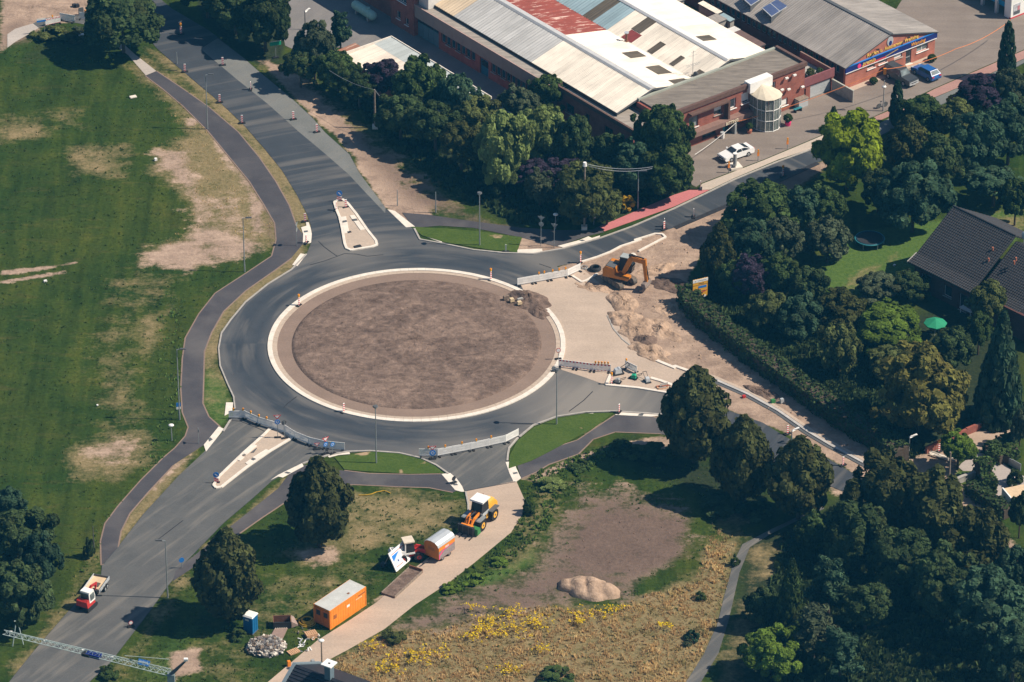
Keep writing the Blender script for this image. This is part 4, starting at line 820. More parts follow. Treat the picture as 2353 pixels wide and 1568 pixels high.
for v, z in ((24.0, 3.0), (22.9, 3.3), (26.3, 2.6), (24.9, 4.7), (23.6, 4.7)):
    q = MB(); q.box(44.75, 45.1, v, v+.12, z, z+.1, BLACK); q.box(45.0, 45.25, v-.15, v+.3, z, z+.18, W); q.build('floodlight', off)
# glazed tower
PL = [(44.78, 17.85), (46.5, 17.75), (47.55, 18.2), (48.05, 19.1), (48.0, 20.0), (47.45, 20.8), (46.5, 21.15), (44.78, 21.05)]
tw = MB()
for p in PL[1:7]: tw.cyl((*p, 0), (*p, 4.45), .04, .04, 6, W)
for z in (0.06, 1.5, 2.95, 4.42):
    for a, c in zip(PL[:-1], PL[1:]): tw.cyl((*a, z), (*c, z), .05, .05, 6, W)
for k in range(7):
    a, c = Vector(PL[k]), Vector(PL[k+1]); m = (a+c)/2; tw.cyl((*m, 0), (*m, 4.4), .014, .014, 5, W)
tower = tw.build('stair_tower', off)
TG, nt, b = node_mat('tower_glass'); b.inputs['Base Color'].default_value = (.30,.36,.33,1); b.inputs['Alpha'].default_value = .38; b.inputs['Roughness'].default_value = .1; nt.links.new(ramp(nt, noise(nt, .8, 2, .5, objco(nt)), [(.3, (.2,.25,.23)), (.7, (.42,.46,.42))]), b.inputs['Base Color'])
for a, c in zip(PL[:-1], PL[1:]):
    for z0, z1 in ((.1, 1.46), (1.54, 2.9), (3.0, 4.38)):
        q = MB(); A_, C_ = Vector(a), Vector(c); d = (C_-A_).normalized()*.05; nn = Vector((-d.y, d.x))*.2
        q.hexa([(*(A_+d), z0), (*(C_-d), z0), (*(C_-d+nn), z0), (*(A_+d+nn), z0), (*(A_+d), z1), (*(C_-d), z1), (*(C_-d+nn), z1), (*(A_+d+nn), z1)], TG); q.build('pane', tower)
q = MB()
for k in range(14): q.prism([(46.4, 19.45), (46.4+1.1*math.cos(k*.45), 19.45+1.1*math.sin(k*.45)), (46.4+1.1*math.cos(k*.45+.45), 19.45+1.1*math.sin(k*.45+.45))], .2*k+.1, .2*k+.17, CONC)
q.cyl((46.4, 19.45, 0), (46.4, 19.45, 3.8), .1, .1, 8, GREYP); q.build('spiral_stair', off)
q = MB(); rim = [(x + (.12 if x > 45 else 0), y + (.1 if y > 19.4 else -.1)) for x, y in PL]
apx = (45.2, 19.45, 5.45); ROOFT = mk('cream_tower_roof', (.62,.55,.43), .1, 1.2)
for a, c in zip(rim[:-1], rim[1:]): q.poly([(*a, 4.48), (*c, 4.48), apx], ROOFT)
q.poly([(*p, 4.46) for p in reversed(rim)], ROOFT); q.build('tower_roof', off)
q = MB(); q.box(44.2, 45.35, 17.5, 21.15, 4.7, 6.05, W); q.build('white_upstand', off)
# satellite dish and aerial on the hall roof
an = thing('roof_aerial', 'tall thin television aerial with grey satellite dish on white roof', 'aerial', tuple(hall.matrix_basis @ Vector((37.4, 14.9, 4.7))))
q = MB(); q.cyl((0,0,-.2), (0,0,3.6), .035, .03, 6, GREYP); q.build('mast', an)
q = MB()
for z, L in ((3.4, .6), (2.9, 1.0), (1.7, 1.9), (1.5, 1.6)): q.cyl((-L/2, -L*.3, z), (L/2, L*.3, z), .018, .018, 4, GREYP)
for k in range(-3, 4): q.cyl((k*.25-.1, k*.15+.2, 1.7), (k*.25+.1, k*.15-.2, 1.7), .012, .012, 4, GREYP)
q.build('crossbars', an)
q = MB(); q.ball((.35, -.35, .45), (.32, .14, .42), 12, 8, GREYD); q.build('dish', an)
# --- garage with terrace beside the office
gar = thing('garage', 'single garage with mauve balustrade and planted terrace between two brick buildings', 'garage', tuple(hall.matrix_basis @ Vector((0,0,0)))[:2], R(-52))
q = MB(); tg = lambda s, d, z: (44.3-d, s, z); wall(q, tg, 27.05, 32.3, 0, 2.0, .3, [(27.2, 27.7, 0, 1.7), (28.4, 31.9, 0, 1.8)], BRICK); q.box(38, 44.0, 27.05, 32.3, 1.85, 2.0, CONC); q.box(38, 44, 32.0, 32.3, 0, 1.85, BRICK); q.build('wall', gar)
q = MB(); q.box(44.05, 44.12, 28.42, 31.88, 0, 1.78, GREYP)
gd = q.build('garage_door', gar)
for k in range(5): q = MB(); q.box(44.122, 44.15, 28.45, 31.85, .04+k*.35, .36+k*.35, ALU); q.build('door_panel', gd)
q = MB(); q.box(44.05, 44.1, 27.22, 27.68, 0, 1.68, TEAL); q.build('side_door', gar)
q = MB(); q.box(44.2, 44.42, 27.05, 32.3, 2.0, 3.15, mk('mauve_balustrade', (.23,.085,.09), .1, 2)); q.box(38, 44.2, 32.1, 32.3, 2.0, 2.9, BRICK); q.build('balustrade', gar)
cw = thing('garden_wall', 'pale concrete patterned wall beside the driveway of the tyre workshop', 'wall', tuple(hall.matrix_basis @ Vector((44.4, 32.0, 0)))[:2], R(-52))
for k in range(4):
    q = MB(); q.box(k*1.0+.01, k*1.0+.99, -.08, .08, 0, 1.6, CONC); q.build('wall_slab', cw)
q = MB(); q.box(0, 4.0, -.11, .11, 1.602, 1.7, mk('pale_coping', (.42,.42,.37), .1, 2)); q.build('coping', cw)
# --- yard sheds beside the hall
def Hloc(u, v, z=0): return tuple(hall.matrix_basis @ Vector((u, v, z)))
def shed(name, label, u0, u1, v0, v1, za, zb, roofmats, wallm, trim=None, group=None):
    t = thing(name, label, 'shed', Hloc(u0, v0)[:2], R(-52), group); L, D = u1-u0, v1-v0
    q = MB(); q.box(.1, L-.1, .1, .25, 0, za-.12, wallm); q.box(.1, L-.1, D-.25, D-.1, 0, zb-.12, wallm); q.box(.1, .25, .25, D-.25, 0, min(za, zb)-.12, wallm); q.box(L-.25, L-.1, .25, D-.25, 0, min(za, zb)-.12, wallm); q.build('wall', t)
    q = MB(); q.hexa([(0,0,za-.12),(L,0,za-.12),(L,D,zb-.12),(0,D,zb-.12),(0,0,za-.04),(L,0,za-.04),(L,D,zb-.04),(0,D,zb-.04)], GREYD); r = q.build('roof', t)
    n = max(1, round(L)); w = L/n; y = 0.0; cache = {}
    for frac, mt in roofmats:
        y1 = y + D*frac
        me = corr(w, y, y1-.004, za+(zb-za)*y/D, za+(zb-za)*y1/D, 4, .03 if mt is not SH_BLUE else .012, mt)
        for k in range(n): s = link('roof_sheet', me, r); s.location = (k*w, 0, 0)
        y = y1
    if trim:
        q = MB(); q.box(-.12, L+.1, D, D+.14, zb-.2, zb+.12, trim); q.box(-.16, -.003, 0, D, min(za,zb)-.2, max(za,zb)+.1, trim); q.build('trim', t)
    return t
shed('yard_shed', 'wide low shed with two tone pale sheet roof behind the trees', 3.4, 24.0, -14.0, -6.55, 2.75, 3.15, [(.64, SH_SHED), (.36, SH_PALE)], BRICK, WK)
shed('rusty_lean_to', 'small lean-to with rusty corrugated roof against the pale shed', 0.9, 3.2, -14.2, -10.4, 2.3, 2.5, [(1, SH_RUST)], CONC)
shed('yard_shed', 'small white edged shed half hidden by trees in the works yard', 24.9, 28.0, -6.6, -3.3, 2.5, 2.5, [(1, SH_GREY)], CONC, W)
for lab, a in (('cream ribbed lean-to roof between the two big buildings', (19.2, 23.1, 31.0, 31.9, 2.5, 2.6, [(1, SH_CREAM)], CONC)), ('grey corrugated lean-to roof in the gap beside white hall', (23.0, 25.1, 29.2, 31.0, 2.5, 2.6, [(1, SH_FC)], CONC)),
               ('pale blue sheet roof of a narrow lean-to in the building gap', (23.3, 25.6, 31.05, 31.9, 2.4, 2.5, [(1, SH_BLUE)], CONC)), ('dark brown ribbed lean-to roof in the building gap', (28.4, 33.4, 28.6, 30.4, 2.5, 2.6, [(1, SH_BROWN)], BRICKD)),
               ('grey flat shed roof squeezed beside the white hall roof', (27.0, 28.3, 29.2, 30.6, 2.5, 2.5, [(1, SH_GREY)], CONC)), ('grey roofed store at the back of the narrow yard', (14.5, 17.4, 28.4, 30.4, 2.5, 2.5, [(1, SH_FC)], CONC))):
    shed('lean_to', lab, *a, group='lean-to roofs between the buildings')
# --- tyre workshop with gable sign
ws = thing('tyre_workshop', 'gabled brick tyre workshop with navy sign band and yellow letters', 'workshop', (41.92, 61.5), R(38.86))
wo = [(3.7, 5.05, 1.55, 2.1), (5.65, 7.1, 1.6, 2.15), (8.3, 9.7, 1.5, 2.05), (10.35, 11.3, 0.0, 2.15), (12.2, 14.2, 1.15, 2.1)]
q = MB(); wall(q, tfid, 0, 15.4, 0, 3.15, .35, wo, BRICK2)
q.prof([(0, 3.15), (15.4, 3.15), (7.45, 5.38)], 0, .35, BRICK2)
q.build('gable_wall', ws)
sw = [(1.2+i*.98+.12*(i//6), 1.95+i*.98+.12*(i//6), 1.75, 2.75) for i in range(30)]
tl = lambda s, d, z: (d, s, z)
q = MB(); wall(q, tl, .35, 36, 0, 3.1, .3, sw, BRICKD); q.box(15.1, 15.4, .35, 36, 0, 3.1, BRICK2); q.box(.3, 15.1, 35.7, 36, 0, 3.1, BRICK2); q.build('side_wall', ws)  # left wall takes the dark brick, so its shade is painted in
for k, o in enumerate(sw[:27]): window(ws, tl, o, .3, GREYP if k % 6 else ALU, GLASSB, 1, None)
for k in (0, 1): window(ws, tfid, wo[k], .35, W, GLASS, 1, W)
window(ws, tfid, wo[2], .35, W, GLASSL, 1, CONC, .15); window(ws, tfid, wo[4], .35, W, GLASSL, 2, W)
q = MB(); q.box(10.37, 11.28, .12, .18, 0, 2.13, GREYP); dr = q.build('door', ws)
q = MB(); q.box(10.5, 11.15, .09, .118, 1.15, 2.0, GLASS); q.build('pane', dr)
q = MB(); q.box(10.5, 11.15, .09, .118, .15, .95, GLASS); q.build('pane', dr)
q = MB(); q.box(10.3, 11.35, -.35, .1, 0, .1, WK); q.build('doorstep', ws)
q = MB(); q.box(.4, 15.0, -.9, -.01, 0, .05, G_INFILL); q.build('plinth_bed', ws)
q = MB(); q.box(-.15, 15.6, -.16, -.004, 2.34, 3.12, NAVY); bn = q.build('sign_band', ws)
q = MB(); q.box(-.15, 15.6, -.19, -.004, 3.125, 3.2, BLUE); q.build('band_edge', bn)
q = MB(); q.box(-.1, 15.5, -.2, -.004, 2.24, 2.335, W); q.build('light_strip', bn)
q = MB(); q.box(2.6, 6.8, -.18, -.163, 2.36, 2.6, REDF); q.build('red_stripe', bn)
YL = mk('yellow_letters', (.78,.52,.12), .06, 4); OL = mk('orange_letters', (.72,.33,.05), .06, 4)
text_obj('lettering', 'premio', .85, YL, bn, (2.7, -.19, 2.5), (1, 0, 0), (0, 0, 1), .02, .25, width=2.2)
q = MB(); q.cyl((2.15, -.165, 2.7), (2.15, -.2, 2.7), .3, .3, 14, PINK); q.build('emblem', bn)
text_obj('lettering', 'Wensing', .7, OL, bn, (10.95, -.19, 2.52), (1, 0, 0), (0, 0, 1), .02, .25, width=2.6)
q = MB(); q.cbox((7.7, -.18, 2.75), (2.2, .03, .12), mk('ochre_letters', (.42,.3,.12), .1, 4), 0, R(-10)); q.build('slogan', bn)
text_obj('lettering', 'Reifen', .62, YL, ws, (3.5, -.05, 3.42), (1, 0, 0), (0, 0, 1), .04, width=1.95)
text_obj('lettering', 'u.', .62, YL, ws, (5.75, -.05, 3.42), (1, 0, 0), (0, 0, 1), .04, width=.45)
text_obj('lettering', 'Autoservice', .62, YL, ws, (6.5, -.05, 3.42), (1, 0, 0), (0, 0, 1), .04, width=3.15)
text_obj('lettering', 'Wensing', .62, YL, ws, (9.95, -.05, 3.42), (1, 0, 0), (0, 0, 1), .04, width=2.4)
q = MB(); q.M = Matrix.Translation((7.45, -.02, 4.45)) @ Matrix.Diagonal((.52, 1, .68, 1)); q.cyl((0, 0, 0), (0, -.06, 0), 1, 1, 20, ALU); q.cyl((.05, -.061, -.42), (.05, -.08, -.42), .5, .5, 14, NAVY); q.M = None; q.build('round_emblem', ws)
for s in (4.9, 10.2):
    q = MB(); q.cyl((s, 0, 4.1), (s, -.5, 4.3), .03, .03, 6, BLACK); q.cbox((s, -.55, 4.25), (.35, .2, .16), BLACK); q.build('sign_lamp', ws)
q = MB()
for s0, s1, z0, z1 in ((-.3, 7.45, 3.05, 5.42), (7.45, 15.75, 5.42, 3.05)):
    q.hexa([(s0,-.25,z0-.02),(s1,-.25,z1-.02),(s1,36,z1-.02),(s0,36,z0-.02),(s0,-.25,z0+.1),(s1,-.25,z1+.1),(s1,36,z1+.1),(s0,36,z0+.1)], GREYD)
wr = q.build('roof', ws)
for s0, s1, z0, z1 in ((-.3, 7.4, 3.15, 5.5), (15.75, 7.5, 3.15, 5.5)):
    me = corr(1.1, s0, s1, z0, z1, 3, .02, SH_FC)
    me.transform(Matrix(((0,1,0,0),(1,0,0,0),(0,0,1,0),(0,0,0,1))))
    for k in range(29): s = link('roof_sheet', me, wr); s.location = (0, -.25+k*1.1, 0)
q = MB()
for k in range(32): q.box(7.2, 7.7, -.25+k*1.1, .82+k*1.1, 5.42, 5.58, GREYD)
q.build('ridge_cap', ws)
SOL = mk('solar_cells', (0.075, 0.10, 0.20), .15, 1.5, .15, spec=.8)
for y0 in (14.6, 18.6):
    q = MB(); q.hexa([(.4,y0,4.25),(4.0,y0+.8,4.35),(4.4,y0+3.1,4.4),(1.0,y0+2.5,4.3),(.4,y0,4.33),(4.0,y0+.8,4.43),(4.4,y0+3.1,4.48),(1.0,y0+2.5,4.38)], ALU)
    for x, y in ((.6, y0+.15), (1.1, y0+2.4), (2.2, y0+.5), (2.6, y0+2.6)): q.cyl((x, y, 3.2), (x, y, 4.26), .04, .04, 5, ALU)
    q.hexa([(.42,y0+.02,3.3),(2.6,y0+.5,3.9),(2.8,y0+.56,4.0),(.62,y0+.08,3.3),(.42,y0+.02,4.24),(2.6,y0+.5,4.3),(2.8,y0+.56,4.3),(.62,y0+.08,4.24)], GREYD)  # dark plate stands in for the shade under the raised panel edge
    sp = q.build('solar_panel', wr)
    for t0, t1 in ((.03, .49), (.51, .97)):
        A1, B1, C1, D1 = Vector((.4,y0,4.335)), Vector((4.0,y0+.8,4.435)), Vector((4.4,y0+3.1,4.485)), Vector((1.0,y0+2.5,4.385))
        e = [A1.lerp(B1, t0), A1.lerp(B1, t1), D1.lerp(C1, t1), D1.lerp(C1, t0)]; c = sum(e, Vector())/4; e = [p.lerp(c, .04) for p in e]
        up = Vector((0,0,.012)); q = MB(); q.hexa([tuple(p) for p in e] + [tuple(p+up) for p in e], SOL); q.build('solar_cell_field', ws)
# --- white station building at the top right corner
st_ = thing('service_building', 'white and blue service building corner with poster and canopy posts', 'building', p1('e 1900,610'), R(38.86))
q = MB(); q.box(0, 9, 0, .3, .2, 4.2, W); q.box(0, 9, -.02, .32, 0, .198, REDF); q.box(.0, .25, .3, 1.2, 0, 4.2, W); q.build('wall', st_)
q = MB(); q.box(.45, 1.62, -.05, -.004, .45, 1.95, mk('poster_print', (.45,.45,.48), .5, 2.2)); po = q.build('poster', st_)
q = MB(); q.box(.5, 1.55, -.07, -.052, .5, .95, GREYD); q.box(1.1, 1.5, -.07, -.052, 1.0, 1.6, mk('poster_pink', (.5,.2,.22), .2, 3)); q.build('poster_picture', po)
q = MB(); q.box(.02, .9, 1.2, 12, 1.3, 2.0, mk('cyan_fascia', (.01,.22,.42), .08, 2)); q.box(0.02, 9, .31, 12, 2.0, 2.3, GREYD); q.box(.5, 9, 1.0, 12, 2.3, 2.6, mk('canopy_roof', (.3,.33,.36), .2, 1)); q.build('canopy', st_)
for x, y in pp('e 1020,145 1460,400'):
    l_ = st_.matrix_basis.inverted() @ Vector((x, y, 0)); q = MB(); q.box(l_.x-.2, l_.x+.2, l_.y-.2, l_.y+.2, 0, 2.2, ALU); q.build('canopy_post', st_)
# --- tiled garden house
TILE, nt, b = node_mat('anthracite_tile'); co = objco(nt)
f = noise(nt, .6, 5, .65, co); h = noise(nt, 5, 3, .6, co)
nt.links.new(mix(nt, .5, ramp(nt, f, [(.3, (.017, .018, .022)), (.7, (.036, .034, .038))]), ramp(nt, h, [(.3, (.014, .014, .018)), (.7, (.05, .044, .044))])), b.inputs['Base Color']); b.inputs['Roughness'].default_value = .75
def tiled(par, x0, x1, prof_, n, name='roof_tiles'):
    """courses of roof tiles laid from eave to ridge, each course lapped over the one below"""
    q = MB(); tot = sum(math.hypot(c[0]-a[0], c[1]-a[1]) for a, c in zip(prof_[:-1], prof_[1:])); w = 0.3
    def at(t):
        t *= tot
        for a, c in zip(prof_[:-1], prof_[1:]):
            L = math.hypot(c[0]-a[0], c[1]-a[1])
            if t <= L + 1e-6: return a[0]+(c[0]-a[0])*t/L, a[1]+(c[1]-a[1])*t/L
            t -= L
        return prof_[-1]
    m = int((x1-x0)/w)
    for i in range(n):
        ya, za = at(i/n); yb, zb = at(min(1, (i+1.15)/n))
        for k in range(m):
            xa = x0+k*(x1-x0)/m; xb = xa+(x1-x0)/m; xm = (xa+xb)/2; dz = random.uniform(-.006, .006)
            q.poly([(xa, ya, za+.05+dz), (xm, ya, za+.10+dz), (xm, yb, zb+.05+dz), (xa, yb, zb+.0+dz)], TILE); q.poly([(xm, ya, za+.10+dz), (xb, ya, za+.05+dz), (xb, yb, zb+.0+dz), (xm, yb, zb+.05+dz)], TILE)
            q.poly([(xa, ya, za-.01), (xb, ya, za-.01), (xb, ya, za+.05+dz), (xm, ya, za+.10+dz), (xa, ya, za+.05+dz)], TILE)
    return q.build(name, par, kind='stuff')
hs = thing('garden_house', 'dark brick house with big anthracite tiled roof among garden trees', 'house', p1('Y 635,740', 3.5), R(-46.7))
hw = [(1.6, 2.8, .9, 2.3), (5.2, 6.4, .9, 2.3), (7.6, 8.8, 0.05, 2.2)]; th_ = lambda s, d, z: (s, .7+d, z)
q = MB(); wall(q, th_, .5, 21, 0, 3.3, .35, hw, BRICKD); q.box(.5, .85, 1.05, 14.2, 0, 3.3, BRICKD); q.prof([(1.05, 3.3), (14.2, 3.3), (7.6, 7.6)], 0, 1, BRICKD) if False else None
q.poly([(.6, 1.05, 3.3), (.6, 14.2, 3.3), (.6, 7.6, 7.7)], BRICKD); q.build('wall', hs)
for o in hw: window(hs, th_, o, .35, W, GLASS, 1, CONC)
q = MB(); rp = [(0, 3.42), (1.5, 4.0), (7.6, 7.95), (15.2, 3.42)]
for a, c in zip(rp[:-1], rp[1:]): q.hexa([(0,a[0],a[1]-.15),(9.75,a[0],a[1]-.15),(9.75,c[0],c[1]-.15),(0,c[0],c[1]-.15),(0,a[0],a[1]),(9.75,a[0],a[1]),(9.75,c[0],c[1]),(0,c[0],c[1])], BLACK)
rf = q.build('roof', hs)
tiled(rf, 0.02, 9.72, rp[:3], 27); tiled(rf, 0.02, 9.72, [rp[3], rp[2]], 12)
q = MB()
for k in range(24): q.cyl((.05+k*.405, 7.6, 7.98), (.43+k*.405, 7.6, 7.98), .13, .11, 8, TILE)
q.build('ridge_tiles', rf)
q = MB(); q.hexa([(-.06,-.05,3.3),(.02,-.05,3.3),(.02,1.5,3.9),(-.06,1.5,3.9),(-.06,-.05,3.52),(.02,-.05,3.52),(.02,1.5,4.12),(-.06,1.5,4.12)], mk('pale_verge', (.45,.42,.38), .1, 2)); q.build('verge_board', rf)
q = MB(); r2 = [(.8, 3.2), (2.2, 3.75), (7.6, 7.3), (15.2, 3.2)]
for a, c in zip(r2[:-1], r2[1:]): q.hexa([(9.8,a[0],a[1]-.15),(22,a[0],a[1]-.15),(22,c[0],c[1]-.15),(9.8,c[0],c[1]-.15),(9.8,a[0],a[1]),(22,a[0],a[1]),(22,c[0],c[1]),(9.8,c[0],c[1])], BLACK)
rf2 = q.build('lower_roof', hs); tiled(rf2, 9.85, 16.5, r2[:3], 25)
for x, y in ((8.4, 5.2), (8.9, 4.0), (11.9, 5.3), (12.0, 4.9)): q = MB(); q.cyl((x, y, 4.0+(y-1.5)*.647), (x, y, 4.45+(y-1.5)*.647), .11, .11, 8, TERRA); q.build('vent_pipe', hs)
q = MB(); q.ball((10.4, 8.3, 8.0), (.38, .16, .5), 12, 8, ALU); q.cyl((10.4, 8.3, 7.0), (10.4, 8.3, 8.0), .03, .03, 5, GREYP); q.build('satellite_dish', hs)
# --- new house at the bottom edge
nh = thing('new_house', 'new house at the picture bottom with black roof and blue grey verge', 'house', P(*dpx('k 1770,50')[0], 7.2), R(-32))
nh.location.z = 0
q = MB(); PANT = mk('black_pantile', (.018,.02,.028), .25, 2, .5)
q.hexa([(0,-4.6,4.5),(10,-4.6,4.5),(10,0,7.1),(0,0,7.1),(0,-4.6,4.6),(10,-4.6,4.6),(10,0,7.2),(0,0,7.2)], PANT); q.hexa([(0,0,7.1),(10,0,7.1),(10,4.6,4.5),(0,4.6,4.5),(0,0,7.2),(10,0,7.2),(10,4.6,4.6),(0,4.6,4.6)], PANT); rn = q.build('roof', nh)
for k in range(14):
    q = MB(); y0, y1 = -4.6+k*.33, -4.6+(k+1)*.33; q.hexa([(.06,y0,4.602+k*.1865),(9.94,y0,4.602+k*.1865),(9.94,y1,4.602+(k+1)*.1865),(.06,y1,4.602+(k+1)*.1865),(.06,y0,4.70+k*.1865),(9.94,y0,4.70+k*.1865),(9.94,y1,4.62+(k+1)*.1865),(.06,y1,4.62+(k+1)*.1865)], PANT); q.build('tile_course', rn)
q = MB(); ZINC = mk('zinc_verge', (.17,.22,.25), .08, 2); q.hexa([(-.3,-4.65,4.35),(.06,-4.65,4.35),(.06,0,7.0),(-.3,0,7.0),(-.3,-4.65,4.75),(.06,-4.65,4.75),(.06,0,7.36),(-.3,0,7.36)], ZINC); q.hexa([(-.3,0.004,7.0),(.06,0.004,7.0),(.06,4.65,4.35),(-.3,4.65,4.35),(-.3,0.004,7.36),(.06,0.004,7.36),(.06,4.65,4.75),(-.3,4.65,4.75)], ZINC); q.build('verge_board', rn)
q = MB(); q.box(.3, 9.7, -4.2, 4.2, 0, 4.5, W); q.prof([(.3,0)]*0 or [(-4.2,4.5),(4.2,4.5),(0,6.9)], 0, .01, W) if False else None; q.build('wall', nh)
q = MB(); q.box(3.75, 4.45, -.35, .35, 6.9, 8.75, mk('zinc_chimney', (.13,.18,.21), .1, 2)); cy = q.build('chimney', nh)
q = MB()
for x0, x1, y0, y1 in ((3.5, 4.7, -.6, -.14), (3.5, 4.7, .14, .6), (3.5, 3.95, -.14, .14), (4.25, 4.7, -.14, .14)): q.box(x0, x1, y0, y1, 8.752, 8.88, W)
q.box(3.95, 4.25, -.14, .14, 8.752, 8.78, BLACK); q.build('chimney_cap', cy)
# --- walls and hedged garden at the right edge
def lowwall(name, label, s, h, t, mat, cat='wall', cap=None):
    pts = pp(s); o = pts[0]; e = thing(name, label, cat, o)
    for a, c in zip(pts[:-1], pts[1:]):
        d = Vector((c[0]-a[0], c[1]-a[1])); L = d.length; n = max(1, round(L/1.6)); ang = math.atan2(d.y, d.x)
        for k in range(n):
            q = MB(); m = Vector(a) + d*((k+.5)/n) - Vector(o); hh = h*random.uniform(.94, 1.04)
            q.cbox((m.x, m.y, hh/2), (L/n-.02, t, hh), mat, ang)
            if cap: q.cbox((m.x, m.y, hh+.05), (L/n-.02, t+.12, .08), cap, ang)
            q.build('wall_section', e)
    return e
lowwall('brick_garden_wall', 'stepped red brick garden wall along the tan driveway', 'X 480,455 660,370 900,262 1195,140 1440,35 1540,0', .85, .3, BRICK)
lowwall('brick_gate_wall', 'low pale stone wall at the edge of the small front lawn', 'X 725,815 870,750 1000,705', .75, .25, CONC, cap=KERB)
lowwall('glass_screen', 'grey glass privacy screen beside the driveway hedge', 'X 1290,540 1470,640', .9, .08, STEEL, 'screen')
# ------------------------------------------------------------------ street lamps and posts
def lamp_post(name, label, base, top, head='arm', hd=0.0, r=0.065, mat=STEEL, cat='street lamp', group='street lamps round the roundabout'):
    h = height(base, top) if isinstance(top, str) else top
    t = thing(name, label, cat, p1(base), hd, group)
    q = MB(); q.cyl((0,0,0), (0,0,1.0), r*1.35, r*1.35, 8, mat); q.cyl((0,0,1.0), (0,0,h), r*1.1, r*.75, 8, mat); q.build('pole', t)
    if head == 'arm':
        q = MB(); q.cyl((0,0,h), (.5,0,h+.06), .04, .04, 6, mat); q.build('arm', t)
        q = MB(); q.prof([(.3,h+.02),(1.05,h+.04),(1.0,h+.14),(.35,h+.15)], -.14, .14, GREYD, inset=.25); q.build('lamp_head', t)
    elif head == 'post':
        q = MB(); q.cyl((0,0,h), (0,0,h+.12), .32, .26, 12, GREYD); q.cyl((0,0,h-.25), (0,0,h), .1, .28, 12, ALU); q.build('lamp_head', t)
    elif head == 'white':
        q = MB(); q.ball((0,0,h+.05), (.32,.26,.16), 12, 6, W); q.build('lamp_head', t)
    elif head == 'hood':
        q = MB(); q.prof([(0,h-.05),(.95,h+.12),(.9,h+.22),(.1,h+.12)], -.14, .14, W, inset=.3); q.build('lamp_head', t)
    return t
lamp_post('street_lamp', 'tall slim street lamp between footpath and straw bank at upper left', 'A 1395,868', 'A 1385,505')
lamp_post('street_lamp', 'slim street lamp on the sandy bank left of the footpath bend', 'D 1645,315', 'A 1640,1468')
lamp_post('street_lamp', 'slim street lamp with blue plate at the meadow edge beside the footpath', 'D 1208,1310', 'D 1180,838')
lamp_post('street_lamp', 'street lamp on the right kerb of the grey road beside the cone tree', 'G 1128,1000', 'G 1110,618', hd=R(180))
lamp_post('street_lamp', 'street lamp standing in the grass island below the roundabout', 'H 345,95', 'E 336,1222', 'post')
lamp_post('street_lamp', 'street lamp in the grass island right of the closed side road', 'E 1557,1342', 'E 1537,972', 'post')
lamp_post('street_lamp', 'street lamp standing in the grass island above the roundabout', 'E 1040,138', 'B 1016,1300', 'post')
lamp_post('street_lamp', 'street lamp beside the red path under the tall dark tree', 'B 2103,1408', 'B 2100,1150', hd=R(-10))
lamp_post('street_lamp', 'street lamp with white hood in the hedge at the lower right', 'F 1577,1565', 'F 1583,1428', 'hood', R(20))
lamp_post('street_lamp', 'street lamp with white hood between the two conical trees', 'F 790,1470', 'F 788,1385', 'hood', R(25))
lamp_post('street_lamp', 'wooden lamp post beside the gravel service track', 'G 2165,1482', 'G 2160,1290', 'white', r=.08, mat=WOODP)
lamp_post('street_lamp', 'street lamp with bright head on the works yard at the top', 'h 1040,560', 'h 1025,225', 'hood', R(45), mat=GREYD)
lamp_post('street_lamp', 'dark lamp post with white bulb and orange top by the bicycle', 'b 880,900', 'b 930,-60', None, r=.07, mat=GREYP)
x, y = p1('b 880,900'); q = MB(); q.ball((x, y+.05, 3.4), (.28,.28,.18), 12, 6, W); tag(q.build('globe_lamp'), 'white globe lamp fixed halfway up the orange topped post', 'lamp')
q = MB(); q.box(x-.18, x+.18, y-.12, y+.12, 5.2, 6.0, ORANGE); tag(q.build('orange_marker'), 'orange marker box on top of the post before the dark van', 'marker')
lamp_post('lamp_bollard', 'short lamp with white head at the meadow edge by the side path', 'D 1155,1450', 'D 1153,1350', 'white', r=.05, cat='lamp')
lamp_post('lamp_bollard', 'short shaded lamp with pale head beside the upper footpath', 'B 1550,1540', 'B 1545,1445', 'white', r=.05, cat='lamp')
lamp_post('marker_post', 'thin grey post with small box beside the upper left road edge', 'A 1190,430', 'A 1188,352', None, r=.05, cat='post', group='thin posts along the roads')
lamp_post('marker_post', 'thin grey post in the shaded soil above the roundabout exit', 'B 745,1430', 'B 742,1292', None, r=.06, cat='post', group='thin posts along the roads')
lamp_post('marker_post', 'thin grey post at the sunlit soil edge near the white kerb slab', 'B 487,1385', 'B 484,1275', None, r=.05, cat='post', group='thin posts along the roads')
lamp_post('marker_post', 'dark pole with small box in the left roadside weeds', 'G 632,670', 'G 627,520', None, r=.05, cat='post', group='thin posts along the roads', mat=GREYD)
for base, top, lab in (('B 337,862', 'B 325,603', 'wooden telegraph pole with white foot in front of the shaded trees'), ('B 1743,1540', 'B 1741,1105', 'wooden telegraph pole with white cap rising through the olive tree'),
                       ('Ii' if 0 else 'I 1845,272', 'I 1840,20', 'wooden telegraph pole with two stays beside the front lawn')):
    h = height(base, top); t = thing('telegraph_pole', lab, 'telegraph pole', p1(base), 0, 'wooden telegraph poles')
    q = MB(); q.cyl((0,0,.4), (0,0,h), .13, .10, 8, WOODP); q.build('pole', t)
    q = MB(); q.box(-.35,.35,-.35,.35,0,.42, WK); q.build('foot', t)
    if 'cap' in lab: q = MB(); q.cyl((0,0,h-.25), (0,0,h+.25), .26, .2, 10, W); q.build('cap', t)
    if 'stays' in lab:
        for dx, dy in ((2.6, -1.1), (-1.4, .8)): q = MB(); q.cyl((0,0,1.9), (dx,dy,0), .07, .07, 6, WOODP); q.build('stay', t)
